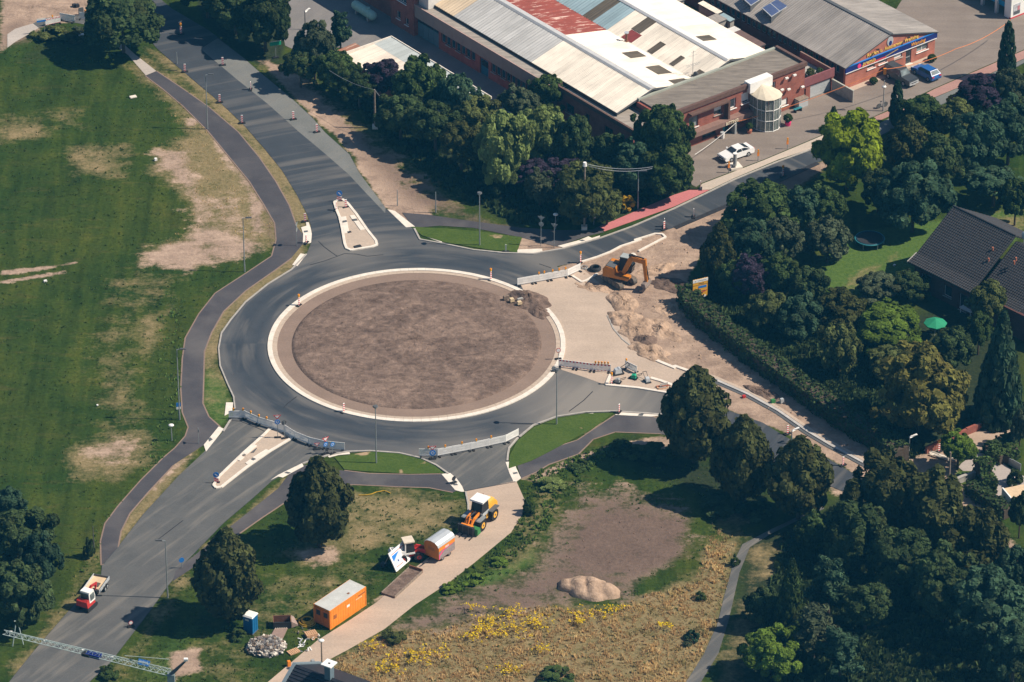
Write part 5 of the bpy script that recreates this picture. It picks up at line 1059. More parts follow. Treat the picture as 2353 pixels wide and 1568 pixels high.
def wire(name, label, pts, r=.02, mat=GREYP, sag=.4, n=10):
    q = MB(); path = []
    for a, c in zip(pts[:-1], pts[1:]):
        for k in range(n): t = k/n; path.append((a[0]+(c[0]-a[0])*t, a[1]+(c[1]-a[1])*t, a[2]+(c[2]-a[2])*t-sag*4*t*(1-t)))
    path.append(pts[-1]); q.tube(path, r, 4, mat); return tag(q.build(name), label, 'wire')
def Pz(s, z): x, y = p1(s, z); return (x, y, z)
h1 = height('B 337,862', 'B 325,603'); x1, y1 = p1('B 337,862'); x2, y2 = p1('B 1743,1540'); h2 = height('B 1743,1540', 'B 1741,1105')
wire('overhead_wire', 'thin wire running up left from the first telegraph pole', [(x1, y1, h1), Pz('B 30,475', h1-.5)])
wire('overhead_wire', 'thin wire running down right from the first telegraph pole', [(x1, y1, h1), Pz('B 545,805', 4.0)])
wire('overhead_wire', 'upper of two pale wires between white capped pole and tall tree', [(x2, y2, h2+.1), Pz('B 2205,1122', h2-.6)], .03, ALU, .5)
wire('overhead_wire', 'lower of two pale wires between white capped pole and tall tree', [(x2, y2, h2-.1), Pz('B 2200,1134', h2-1.0)], .03, ALU, .6)
bx, by = p1('b 880,900')
wire('orange_cable', 'long orange cable strung across the forecourts to the office canopy', [Hloc(45.7, 15.3, 1.7), (bx, by, 5.9), Pz('e 200,1530', 4.6), Pz('e 1900,640', 3.0)], .035, mk('orange_cable', (.75,.24,.08), .08, 5), .5, 16)
wire('white_cable', 'white cable running from the office canopy post down to the tall tree', [Hloc(45.7, 15.1, 1.65), Pz('C 140,1040', 1.0)], .03, W, .2)

# ------------------------------------------------------------------ barriers, beacons, signs
def make_barrier():
    t = thing('barrier_board', '', 'barrier', (0,0), 0); q = MB(); L = 1.0
    q.box(-L, L, -.02, .02, .78, 1.0, W); q.box(-L, L, -.02, .02, .12, .26, W)
    q.box(-L, -L+.06, -.024, .024, .1, 1.02, W); q.box(L-.06, L, -.024, .024, .1, 1.02, W)
    for k in range(13): x = -.86+k*.1433; q.box(x-.056, x+.056, -.015, .015, .26, .78, W)
    q.box(-.22, .22, -.018, .018, .45, .62, W); q.build('panel', t)
    for x in (-.8, .8): q = MB(); q.box(x-.1, x+.1, -.42, .42, 0, .11, DARK); q.build('foot', t)
    return t
BAR = make_barrier(); BAR_used = False
lampme = None
def warn_lamp():
    q = MB(); q.box(-.06, .06, -.05, .05, 0, .12, mk('lamp_yellow', (.7,.42,.03), .08, 5)); q.cyl((0,-.06,.22), (0,.06,.22), .115, .115, 12, LAMPO); return q.mesh('warning_lamp')
WL = warn_lamp()
def stripe_panel(n=5):
    q = MB()
    for k in range(n): x = -.8+k*1.6/(n-1); q.box(x-.1, x+.1, -.028, .028, .80, .98, REDF); q.box(x-.1, x+.1, -.028, .028, .13, .2, REDF)
    return q.mesh('red_bands')
RB = stripe_panel()
def barrier_row(s, labels, group, lamps=(), red=False, mat=None):
    global BAR_used
    pts = pp(s)
    for i, (a, c) in enumerate(zip(pts[:-1], pts[1:])):
        m = ((a[0]+c[0])/2, (a[1]+c[1])/2); L = math.hypot(c[0]-a[0], c[1]-a[1]); rz = math.atan2(c[1]-a[1], c[0]-a[0])
        o = BAR if not BAR_used else copy_tree(BAR); 
        if not BAR_used: BAR_used = True
        for ch in [k for k in o.children if k.name.split('.')[0] in ('warning_lamp', 'red_bands')]: bpy.data.objects.remove(ch)
        place(o, m, rz, labels[i], group); o.scale = (L/2.0*.995, 1, 1)
        if red: link('red_bands', RB, o)
        for k in lamps:
            if int(k) == i:
                l = link('warning_lamp', WL, o); l.location = ((k-i)*2-1, 0, 1.02); l.scale = (2.0/L, 1, 1)
ends = lambda n, where: [f'white lattice barrier board, {x} {where}' for x in n]
barrier_row('N 215,290 470,290 680,385 900,450 1110,520 1250,610 1480,705 1740,765 2035,795', ends(['leftmost board', 'second board from left', 'third board from left', 'board below the yield sign', 'board at the island tip', 'board on the island nose', 'third board from right end', 'second board from right end'] , 'closing the grey road at left'), 'lattice barrier boards closing the roads', (.3, .9, 1.45, 2.05, 2.6))
barrier_row('O 170,690 520,690 810,635 1150,570 1480,500 1800,430 2045,305', ends(['leftmost board with round blue sign', 'second board from left', 'third board from left', 'middle board', 'second board from right', 'rightmost angled board'], 'closing the lower side road'), 'lattice barrier boards closing the roads', (.5, 1.5, 2.5, 3.3, 4.15))
barrier_row('J 165,618 385,578 590,540 840,495 1015,412', ends(['leftmost board', 'second board from left', 'third board from left', 'rightmost angled board'], 'closing the gravel area by excavator'), 'lattice barrier boards closing the roads', (1.35, 1.7, 2.2, 2.55, 2.9))
barrier_row('K 235,470 530,505 830,545 1145,565', ['red banded barrier board touching the roundabout kerb', 'middle one of three red banded barrier boards on gravel', 'red banded barrier board with five lamps on top'], 'red banded barrier boards on the gravel', (2.15, 2.33, 2.5, 2.67, 2.85), True)
barrier_row('K 1395,490 1600,590', ['pale lattice barrier board standing behind the green plate compactor'], 'lattice barrier boards closing the roads', (0.1,))
barrier_row('c 1175,520 1570,590', ['pale lattice fence board at the top left lane corner'], 'lattice barrier boards closing the roads')
barrier_row('c 800,690 1000,640 1195,600', ['red banded barrier next to blue street sign at top left', 'red banded barrier next to pale fence board at top left'], 'red banded barrier boards on the gravel', (0.95,), True)
barrier_row('c 1690,500 1880,512', ['pale barrier board partly hidden by the big dome tree'], 'lattice barrier boards closing the roads', (0.8,))
def make_beacon():
    t = thing('traffic_beacon', '', 'beacon', (0,0), 0)
    q = MB(); q.box(-.42, .42, -.2, .2, 0, .11, DARK); q.build('foot', t)
    q = MB(); q.box(-.13, .13, -.025, .025, .13, 1.15, W); p = q.build('plate', t)
    q = MB()
    for k in range(4):
        z = .2+k*.25
        for y in (-.03, .03): q.poly([(-.13, y, z+.02), (.13, y, z-.1), (.13, y, z+.03), (-.13, y, z+.15)], REDF)
    q.build('red_stripes', p); return t
BEA = make_beacon(); first = True
GB = 'red and white traffic beacons'
def beacon(s, label, rz=0.0, lamp=False, h=1.0):
    global first
    o = BEA if first else copy_tree(BEA); first = False
    for ch in [k for k in o.children if k.name.startswith('warning_lamp')]: bpy.data.objects.remove(ch)
    place(o, p1(s), rz, label, GB); o.scale = (1, 1, h)
    if lamp: l = link('warning_lamp', WL, o); l.location = (0, 0, 1.16); l.scale = (1.3, 1.3, 1.3)
for a in (('A 1243,485', 'red and white beacon on the left verge, topmost on that side', R(10)), ('A 1497,440', 'red and white beacon in the road, topmost on the right side', R(10)), ('A 1477,690', 'red and white beacon on the left verge, second from the top', R(10)),
          ('A 1627,830', 'red and white beacon on the left verge, third from the top', R(10)), ('A 1972,805', 'red and white beacon on the grey right lane, upper of two', R(20)), ('A 2130,890', 'red and white beacon on the grey right lane, lower of two', R(20)),
          ('A 1685,605', 'beacon seen edge on in the upper right lane', R(85)), ('A 1217,230', 'beacon with lamp in the tree shade on the upper road', R(10), True), ('a 555,772', 'red and white beacon beside the white slab, left of upper island', R(10)),
          ('a 1305,515', 'red and white beacon at the right edge of the upper island', R(25)), ('a 575,1168', 'thin red and white beacon standing on the white crossing slab', R(65)), ('a 1130,560', 'white beacon seen edge on at the left kerb of upper island', R(80)),
          ('D 2010,545', 'beacon with lamp on the left edge of the round kerb', R(60), True), ('E 1115,370', 'beacon with lamp on the top right edge of the round kerb', R(60), True), ('J 1015,310', 'beacon with orange lamp at the white kerb near excavator', R(60), True),
          ('E 2280,32', 'red and white beacon beyond the tip of the long white kerb', R(40)), ('N 2020,190', 'faded beacon on the lower left edge of the round kerb', R(55)), ('K 1290,1270', 'red and white beacon at the grass corner by the crossing slab', R(60)),
          ('K 1160,775', 'beacon with lamp among the compactors on the small island', R(60), True), ('C 132,1460', 'white beacon seen edge on in the road before the olive shrub', R(85)), ('U 225,1600', 'white beacon seen edge on in the road left of its twin', R(85)),
          ('C 732,1188', 'beacon with lamp at the right edge of the upper right road', R(50), True), ('C 178,1272', 'white beacon seen edge on where the red path begins', R(85)), ('i 785,1060', 'red and white beacon near the white hooded lamp on sand', R(40)),
          ('i 1700,1580', 'red and white beacon on sand beside the concrete gutter end', R(40)), ('X 585,808', 'beacon with lamp in front of the small front lawn', R(40), True), ('X 615,440', 'beacon with lamps beside the excavated drive entrance', R(40), True)):
    beacon(*a)
for s, lab in (('U 2155,380', 'orange warning post at the paved yard, rightmost of three'), ('U 1695,565', 'orange warning post at the paved yard, middle of three'), ('U 1235,750', 'orange warning post at the paved yard next to concrete foot')):
    t = thing('warning_post', lab, 'warning post', p1(s), R(20), 'orange warning posts before the office')
    q = MB(); q.cyl((0,0,0), (0,0,.7), .05, .05, 6, GREYP); q.build('post', t); q = MB(); q.box(-.13, .13, -.03, .03, .65, 1.25, ORANGE); q.build('plate', t)
    l = link('warning_lamp', WL, t); l.location = (0,0,1.25)
t = thing('footed_pole', 'thick grey pole stump on a square concrete foot beside white car', 'pole', p1('U 1330,670'), R(20))
q = MB(); q.box(-.75,.75,-.75,.75,0,.32, WK); q.build('foot', t); q = MB(); q.cyl((0,0,.32), (0,0,1.9), .24, .22, 14, GREYP); q.build('pole', t); q = MB(); q.cyl((0,0,1.9), (0,0,2.0), .28, .28, 14, W); q.build('cap', t); q = MB(); q.box(-.45,-.15,-.6,-.2,.32,.6, GREYD); q.build('battery_box', t)
def disc_sign(t, z, r, mat, y=-.04, arrow=None, rim=None):
    q = MB(); q.cyl((0,y,z), (0,y-.025,z), r, r, 20, rim or mat); d = q.build('sign_face', t)
    if rim: q = MB(); q.cyl((0,y-.025,z), (0,y-.03,z), r*.78, r*.78, 18, mat); q.build('inner_face', d)
    if arrow == 'right':
        q = MB(); q.cbox((0,y-.032,z), (r*1.1,.008,r*.22), W, 0, R(40)); q.poly([(r*.55,y-.036,z-r*.55),(r*.05,y-.036,z-r*.5),(r*.5,y-.036,z-r*.02)], W); q.build('arrow', d)
    if arrow == 'round':
        q = MB()
        for k in range(3):
            a = k*2.094; q.cbox((r*.42*math.cos(a),y-.032,z+r*.42*math.sin(a)), (r*.55,.008,r*.17), W, 0, -a+R(90)); q.poly([(r*.62*math.cos(a+.75),y-.036,z+r*.62*math.sin(a+.75)),(r*.3*math.cos(a+.75),y-.036,z+r*.3*math.sin(a+.75)),(r*.5*math.cos(a+1.3),y-.036,z+r*.5*math.sin(a+1.3))], W)
        q.build('arrows', d)
    return d
def yield_face(t, z, s=.45, back=False):
    q = MB(); h = s*.87; q.prof([(-s,z+h*.5),(s,z+h*.5),(0,z-h)], -.06, -.04, STEEL if back else REDF); d = q.build('yield_face', t)
    if not back: q = MB(); q.prof([(-s*.62,z+h*.30),(s*.62,z+h*.30),(0,z-h*.58)], -.066, -.061, W); q.build('inner_face', d)
    return d
def signpost(name, label, s, rz, h, group='traffic signs on posts', foot=True):
    t = thing(name, label, 'traffic sign', p1(s), rz, group); q = MB(); q.cyl((0,0,0), (0,0,h), .038, .038, 6, STEEL); q.build('post', t)
    if foot: q = MB(); q.box(-.38,.38,-.2,.2,0,.12, DARK); q.build('foot', t)
    return t
t = signpost('keep_right_sign', 'blue arrow sign over red white plate on the upper island', 'a 1190,395', R(0), 1.35); disc_sign(t, 1.12, .36, BLUE, arrow='right'); q = MB(); q.box(-.3,.3,-.05,-.03,.15,.72, W)
pl = q.build('plate', t); q = MB(); [q.poly([(-.3,-.056,z),(.3,-.056,z-.25),(.3,-.056,z-.12),(-.3,-.056,z+.13)], REDF) for z in (.36, .62)]; q.build('red_stripes', pl)
t = signpost('keep_right_sign', 'blue arrow sign over red plate at the lower left island tip', 'G 1455,228', R(0), 1.3); disc_sign(t, 1.1, .34, BLUE, arrow='right'); q = MB(); q.box(-.26,.26,-.05,-.03,.15,.7, W)
pl = q.build('plate', t); q = MB(); [q.poly([(-.26,-.056,z),(.26,-.056,z-.25),(.26,-.056,z-.08),(-.26,-.056,z+.17)], REDF) for z in (.33, .58)]; q.build('red_stripes', pl)
t = signpost('yield_sign', 'yield sign over round blue sign behind the left barrier line', 'N 985,600', R(5), 3.1); yield_face(t, 2.85); disc_sign(t, 2.15, .31, BLUE, arrow='round')
t = signpost('yield_sign', 'dark yield sign over blue disc above the cone shaped tree', 'N 1735,850', R(35), 2.3); yield_face(t, 2.0); disc_sign(t, 1.3, .28, BLUE, arrow='round')
t = signpost('round_sign', 'round blue sign right beside the dark yield sign by barriers', 'N 1842,850', R(35), 1.5); disc_sign(t, 1.3, .28, BLUE, arrow='round')
t = signpost('yield_sign', 'small low yield sign leaning at the barrier boards by cone tree', 'N 1600,775', R(10), .9); yield_face(t, .7, .34)
t = signpost('round_sign', 'dark round sign seen from behind above the island barrier', 'N 1090,612', R(200), 2.3); disc_sign(t, 2.1, .3, GREYD)
t = signpost('yield_sign', 'yield sign over round blue sign on the lower barrier line', 'O 425,735', R(8), 1.75); yield_face(t, 1.5, .45); disc_sign(t, .82, .36, BLUE, arrow='round')
t = signpost('shared_path_sign', 'blue sign over white plate low on the meadow side lamp', 'D 1203,1300', R(10), 2.0, foot=False); q = MB(); q.box(-.25,.25,-.05,-.03,1.55,2.05, BLUE); q.build('sign_face', t); q = MB(); q.box(-.25,.25,-.05,-.03,1.2,1.5, W); q.build('plate', t)
t = signpost('yield_sign', 'back of a yield sign on the footpath beside white slab', 'a 400,1215', R(75), 3.2, foot=False); yield_face(t, 2.9, .42, True); disc_sign(t, 2.2, .28, STEEL)
t = signpost('yield_sign', 'back of a tall yield sign right of the upper grass island', 'g 1090,1300', R(160), 4.1, foot=False); yield_face(t, 3.75, .45, True); disc_sign(t, 2.9, .3, STEEL)
t = signpost('yield_sign', 'back of a lower yield sign beside the white crossing slab', 'g 1372,1340', R(160), 3.3, foot=False); yield_face(t, 3.0, .42, True)
t = signpost('yield_sign', 'small T shaped sign back beside the left footpath junction', 'D 1335,1470', R(100), 1.9, foot=False); yield_face(t, 1.75, .35, True)
t = signpost('no_entry_sign', 'small round red rimmed sign on the right kerb of roundabout', 'E 1568,905', R(10), 1.5); disc_sign(t, 1.25, .3, W, rim=REDF)
t = signpost('round_sign', 'round blue sign on the right edge of grey road by cone tree', 'G 1222,800', R(20), 1.2, foot=False); disc_sign(t, 1.05, .3, BLUE)
t = signpost('round_sign', 'small red rimmed white sign near the right kerb of grey road', 'G 880,1195', R(20), .7); disc_sign(t, .55, .24, W, rim=REDF)
t = signpost('street_sign', 'green rectangular sign on a post by the yard entrance', 'h 485,1085', R(20), 2.1); q = MB(); q.box(-.75,.75,-.05,-.03,1.75,2.3, GREENL); sf = q.build('sign_face', t); q = MB(); q.box(-.76,.76,-.052,-.028,2.3,2.36, W); q.build('rim', sf)
t = signpost('street_sign', 'blue and white sign on a post in the top left weeds', 'c 775,880', R(18), 2.2, foot=False); q = MB(); q.box(-.95,.25,-.05,-.03,1.75,2.0, BLUE); q.box(-.95,.25,-.05,-.03,2.0,2.25, W); q.build('sign_face', t)
t = signpost('info_plate', 'white two line plate under the olive tree by the path', 'g 2220,860', R(5), 1.5, foot=False); q = MB(); q.box(-.55,.55,-.05,-.03,.95,1.2, W); q.build('sign_face', t); q = MB(); q.box(-.55,.55,-.05,-.03,1.25,1.5, W); q.build('sign_face', t)
t = signpost('black_sign_stand', 'small black round sign stand on the white slab by track', 'O 820,1190', R(40), .7); disc_sign(t, .62, .28, BLACK)
t = signpost('round_sign', 'grey round bollard head on the right kerb by red barriers', 'K 155,560', R(180), .5); disc_sign(t, .42, .28, STEEL)
t = signpost('grey_post_sign', 'short pale post on the grass edge above the roundabout lane', 'g 340,1435', 0, .95); q = MB(); q.box(-.1,.1,-.04,.04,.1,1.0, mk('pale_green_post', (.5,.55,.42), .1, 4)); q.build('plate', t)
# the yellow diversion board
t = thing('direction_board', 'large yellow direction board with blue panel and red crossing tape', 'road sign', p1('f 970,1480'), R(24))
q = MB(); q.box(-.95,.95,-.05,.05,.75,3.2, YELLOW_M)
for x in (-.6,.6): q.cyl((x,.1,0), (x,.1,3.2), .05, .05, 6, STEEL)
bd = q.build('board', t)
q = MB(); q.box(-.97,.97,-.07,-.052,2.82,3.22, W); q.box(-.97,.75,-.07,-.052,.72,.98, W); q.build('white_panel', t)
q = MB(); q.box(-.25,.8,-.07,-.052,2.0,2.28, BLUE); q.build('blue_panel', t)
q = MB(); q.box(-.95,.95,-.066,-.053,2.42,2.45, BLACK); q.box(-.75,-.55,-.075,-.071,2.95,3.02, BLACK); q.box(-.35,.75,-.075,-.071,2.98,3.03, GREYD); q.box(-.25,.45,-.066,-.053,2.58,2.65, BLACK); q.box(-.35,.45,-.075,-.071,.82,.88, GREYD); q.box(-.6,.6,-.066,-.053,1.55,1.6, BLACK); q.build('printed_lines', t)
q = MB(); q.cbox((.05,-.08,1.35), (1.7,.015,.1), REDF, 0, R(-18)); q.cbox((.0,-.085,1.3), (.12,.015,1.1), REDF); q.build('crossing_tape', t)
q = MB(); q.cbox((-.75,-.15,1.62), (1.6,.03,.07), W, 0, R(-8)); q.build('loose_lath', t)
t = signpost('shared_path_sign', 'small pale blue sign left of the yellow direction board', 'f 380,1350', R(70), 1.7, foot=False); q = MB(); q.box(-.3,.3,-.05,-.03,.95,1.75, mk('pale_blue_film', (.16,.24,.42), .1, 4)); q.build('sign_face', t)
# construction company board leaning on its frame
a, c = pp('H 480,832 582,745'); rz = math.atan2(c[1]-a[1], c[0]-a[0])
t = thing('site_board', 'white tilted site information board with blue picture', 'sign board', a, rz); L = math.hypot(c[0]-a[0], c[1]-a[1])
old = Matrix.Rotation(R(-27), 4, 'X')
q = MB(); q.M = old; q.box(0, L, -.06, .06, .1, 2.3, W); bd = q.build('board', t)
q = MB(); q.M = old; q.box(.25, 1.7, -.075, -.061, .75, 1.85, mk('picture_pale', (.52,.60,.70), .12, 2)); pc = q.build('picture', bd)
q = MB(); q.M = old; q.poly([(.27,-.08,1.2),(1.6,-.08,1.83),(.27,-.08,1.83)], BLUE); q.box(.9, 1.05, -.09, -.076, .9, 1.1, NAVY); q.build('picture_sky', bd)
q = MB(); q.M = old; q.box(.2, 2.6, -.075, -.061, 1.93, 2.0, REDF); q.box(.3, 1.5, -.075, -.061, .45, .52, REDF); q.box(1.9, 3.0, -.075, -.061, 1.0, 1.6, mk('faint_print', (.55,.52,.5), .15, 3)); q.build('print', bd)
q = MB()
for x in (.4, L-.4): q.cyl((x,.2,0), (x,1.0,1.9), .06, .06, 6, WOODP); q.cyl((x,1.9,0), (x,1.0,1.9), .05, .05, 6, WOODP); q.box(x-.3,x+.3,1.6,2.2,0,.35, BLACK)
q.build('prop', t)

# ------------------------------------------------------------------ machines and vehicles (x forward, y left)
def wheel(par, x, y, r, w, rim=YELLOW_M, name='wheel'):
    q = MB(); q.cyl((x,y-w/2,r), (x,y+w/2,r), r, r, 20, DARK)
    o = q.build(name, par); s = 1 if y > 0 else -1
    q = MB(); q.cyl((x,y-w/2-.012,r), (x,y+w/2+.012,r), r*.52, r*.52, 14, rim); q.cyl((x,y-w/2-.03,r), (x,y+w/2+.03,r), r*.2, r*.2, 8, GREYD); q.build('rim', o); return o
def tracks(par, L, g, w, h, mat=BLACK):
    for s in (-1, 1):
        q = MB(); y0, y1 = s*g/2-w/2, s*g/2+w/2; a = h/2; pr = []
        for k in range(9): t = R(90+k*22.5); pr.append((-L/2+a+a*math.cos(t), a+a*math.sin(t)))
        for k in range(9): t = R(-90+k*22.5); pr.append((L/2-a+a*math.cos(t), a+a*math.sin(t)))
        q.prof(pr, y0, y1, mat); tr_ = q.build('track', par)
        q = MB()
        for k in range(4): x = -L/2+a+(L-2*a)*k/3; q.cyl((x, y0-.01, a), (x, y1+.01, a), a*.62, a*.62, 10, MUD)
        q.build('rollers', tr_)
def beam(q, p0, p1_, w0, w1, t, mat):
    p0, p1_ = Vector(p0), Vector(p1_); d = (p1_-p0).normalized(); n = Vector((-d.z, 0, d.x))
    q.hexa([tuple(p0+n*-w0/2+Vector((0,-t/2,0))), tuple(p1_+n*-w1/2+Vector((0,-t/2,0))), tuple(p1_+n*-w1/2+Vector((0,t/2,0))), tuple(p0+n*-w0/2+Vector((0,t/2,0))),
            tuple(p0+n*w0/2+Vector((0,-t/2,0))), tuple(p1_+n*w1/2+Vector((0,-t/2,0))), tuple(p1_+n*w1/2+Vector((0,t/2,0))), tuple(p0+n*w0/2+Vector((0,t/2,0)))], mat)
# tracked excavator
ex = thing('excavator', 'orange tracked excavator with folded boom digging beside the gravel', 'excavator', p1('J 1545,575'), R(-24)); ex.scale = (1.14, 1.14, 1.2)
und = MB(); und.M = Matrix.Rotation(R(-28), 4, 'Z')
sub = bpy.data.objects  # tracks stand at an angle to the turned upper body
for s in (-1, 1):
    q = MB(); q.M = und.M; a = .36; Lx = 2.9; pr = []
    for k in range(9): t = R(90+k*22.5); pr.append((-Lx/2+a+a*math.cos(t), a+a*math.sin(t)))
    for k in range(9): t = R(-90+k*22.5); pr.append((Lx/2-a+a*math.cos(t), a+a*math.sin(t)))
    q.prof(pr, s*.9-.24, s*.9+.24, mk('dusty_track', (.11,.095,.08), .3, 3)); tr_ = q.build('track', ex)
    q = MB(); q.M = und.M
    for k in range(4): x = -.95+k*.63; q.cyl((x, s*.9-.25, a), (x, s*.9+.25, a), .22, .22, 10, MUD)
    for k in range(14): q.box(-1.4+k*.2, -1.33+k*.2, s*.9-.245, s*.9+.245, .715, .75, MUD)
    q.build('track_shoes', tr_)
q = MB(); q.M = und.M; q.box(-.7,.7,-.66,.66,.3,.72, BLACK); q.cyl((0,0,.7), (0,0,.9), .5, .5, 14, BLACK); q.box(-1.75,-1.45,-1.1,1.1,.12,.5, mk('dusty_blade', (.3,.22,.15), .2, 3)); q.build('undercarriage', ex)
q = MB(); q.prof([(-1.5,.95),(.55,.95),(.55,1.25),(-.2,1.3),(-.25,1.95),(-1.25,2.05),(-1.55,1.7)], -1.05, 1.05, ORANGE_M, inset=.12); q.prof([(-.2,1.0),(1.3,.95),(1.3,1.2),(-.2,1.3)], -1.05, -.1, ORANGE_M); ub = q.build('upper_body', ex)
q = MB(); q.prof([(-1.2,2.051),(-.3,1.96),(-.3,2.02),(-1.2,2.12)], -.85, .25, GREYD); q.prof([(-1.56,1.0),(-1.50,1.0),(-1.6,1.62),(-1.62,1.5)], -.7, .7, BLACK); q.build('engine_grille', ub)
q = MB(); q.prof([(-.2,1.2),(1.15,1.2),(1.25,1.9),(.95,2.75),(-.15,2.75)], .15, 1.02, BLACK, inset=.08); cb = q.build('cab', ex)
q = MB(); q.prof([(-.18,2.752),(.98,2.752),(.9,2.84),(-.1,2.84)], .14, 1.03, mk('cab_roof_grey', (.33,.36,.36), .1, 2)); q.build('cab_roof', cb)
q = MB(); q.prof([(.0,1.5),(1.1,1.5),(1.15,1.9),(.9,2.6),(0,2.6)], 1.021, 1.035, GLASSL); q.prof([(1.17,1.35),(1.19,1.35),(1.29,1.92),(1.01,2.68),(.99,2.68),(1.26,1.9)], .22, .95, GLASS); q.build('pane', cb)
q = MB(); beam(q, (.5,-.25,1.35), (1.35,-.25,3.2), .42, .5, .38, ORANGE_M); beam(q, (1.3,-.25,3.2), (2.85,-.25,3.05), .5, .32, .34, ORANGE_M); bm = q.build('boom', ex)
q = MB(); q.cyl((.75,-.25,1.3), (1.75,-.25,2.7), .09, .06, 8, BLACK); q.cyl((1.3,-.25,3.55), (2.75,-.25,3.45), .09, .07, 8, BLACK); q.box(1.1,1.45,-.4,-.1,3.38,3.6, BLACK); q.build('hydraulic_ram', bm)
q = MB(); beam(q, (2.75,-.25,3.4), (3.05,-.25,.85), .42, .26, .3, ORANGE_M); q.cyl((3.0,-.25,2.7), (3.3,-.25,1.2), .07, .05, 8, BLACK); q.build('stick', ex)
q = MB(); bk = [(2.75,.95),(3.15,1.0),(3.3,.55),(3.05,.08),(2.55,.0),(2.65,.25),(2.85,.3),(2.95,.5),(2.75,.7)]
q.prof(bk, -1.0, .5, mk('worn_bucket_steel', (.21,.17,.15), .25, 3)); q.build('bucket', ex)
# wheel loader with green bucket
fx, rx_ = p1('H 1052,545'), p1('H 1132,472'); ang = math.atan2(fx[1]-rx_[1], fx[0]-rx_[0]); m = Vector(((fx[0]+rx_[0])/2, (fx[1]+rx_[1])/2)); lf = Vector((-math.sin(ang), math.cos(ang)))
ld = thing('wheel_loader', 'orange wheel loader with white cab roof and green attachment', 'wheel loader', tuple(m - lf*.95), ang)
wb = (Vector(fx)-Vector(rx_)).length/2
for x in (-wb, wb):
    for y in (-.95, .95): wheel(ld, x, y, .68, .48)
q = MB(); q.prof([(-wb-1.3,.75),(-.2,.6),(-.2,1.35),(-.9,1.95),(-wb-1.0,1.95),(-wb-1.35,1.5)], -.72, .72, YELLOW_M, inset=.08); hd_ = q.build('engine_hood', ld)
q = MB(); q.prof([(-wb-1.2,1.955),(-1.2,1.955),(-1.2,2.0),(-wb-1.1,2.0)], -.4, .4, mk('hood_light_orange', (.80,.47,.10), .06, 3)); q.cyl((-1.2,-.3,1.95), (-1.2,-.3,2.9), .06, .06, 8, RUSTY); q.build('exhaust', hd_)
q = MB(); q.prof([(-wb-.8,1.36),(-wb+.75,1.36),(-wb+.75,1.46),(-wb-.8,1.46)], -1.22, -.7, GREYD); q.prof([(-wb-.8,1.36),(-wb+.75,1.36),(-wb+.75,1.46),(-wb-.8,1.46)], .7, 1.22, GREYD); q.prof([(wb-.7,1.38),(wb+.7,1.38),(wb+.6,1.46),(wb-.6,1.46)], .7, 1.2, STEEL); q.prof([(wb-.7,1.38),(wb+.7,1.38),(wb+.6,1.46),(wb-.6,1.46)], -1.2, -.7, STEEL); q.build('mudguard', ld)
q = MB(); q.box(-.25, wb+.4, -.5, .5, .55, 1.15, GREYD); q.build('frame', ld)
q = MB(); q.prof([(-.75,1.15),(.55,1.15),(.75,1.75),(.5,2.95),(-.65,2.95)], -.72, .72, BLACK, inset=.08); cb = q.build('cab', ld)
q = MB(); q.prof([(-.9,2.955),(.78,2.955),(.72,3.12),(-.82,3.12)], -.82, .82, W); q.build('cab_roof', cb)
q = MB(); q.prof([(.56,1.2),(.6,1.2),(.8,1.75),(.76,1.75)], -.68, .68, ALU); q.prof([(-.7,1.2),(.5,1.2),(.65,1.6),(-.7,1.6)], -.74, .74, ALU); q.build('cab_panel', cb)
q = MB()
for y in (-.62, .62): q.prof([(-.55,1.7),(.55,1.75),(.42,2.75),(-.5,2.75)], y-.03 if y < 0 else y+.015, y-.015 if y < 0 else y+.03, GLASSB)
q.prof([(.77,1.8),(.79,1.8),(.57,2.75),(.55,2.75)], -.55, .55, GLASS); q.build('pane', cb)
q = MB()
for y in (-.4, .4): beam(q, (.75,y,1.7), (1.9,y,1.55), .3, .34, .14, ORANGE); beam(q, (1.8,y,1.6), (2.75,y,.85), .34, .24, .14, ORANGE)
q.cyl((.8,-.4,1.7), (.8,.4,1.7), .1, .1, 8, ORANGE); q.cyl((2.0,-.4,1.4), (2.0,.4,1.4), .12, .12, 8, ORANGE); q.box(2.5,2.8,-.7,.7,.9,1.2, ORANGE); q.cyl((1.0,0,1.9), (2.3,0,1.9), .1, .08, 8, BLACK); beam(q, (2.1,0,2.0), (2.5,0,1.1), .25, .2, .16, ORANGE); q.build('lift_arm', ld)
q = MB(); q.prof([(2.75,.15),(2.95,.1),(3.0,1.15),(2.75,1.2)], -1.0, 1.0, BLACK)
for y in (-.9, -.35, .35, .9): q.box(2.95, 3.7, y-.06, y+.06, .05, .12, BLACK); q.box(2.95, 3.0, y-.03, y+.03, .1, 1.2, GREYD)
q.build('fork_frame', ld)
q = MB(); q.prof([(2.0,.25),(2.7,.2),(2.72,.95),(2.2,1.0)], .55, 1.35, GREENM); q.build('green_attachment', ld)
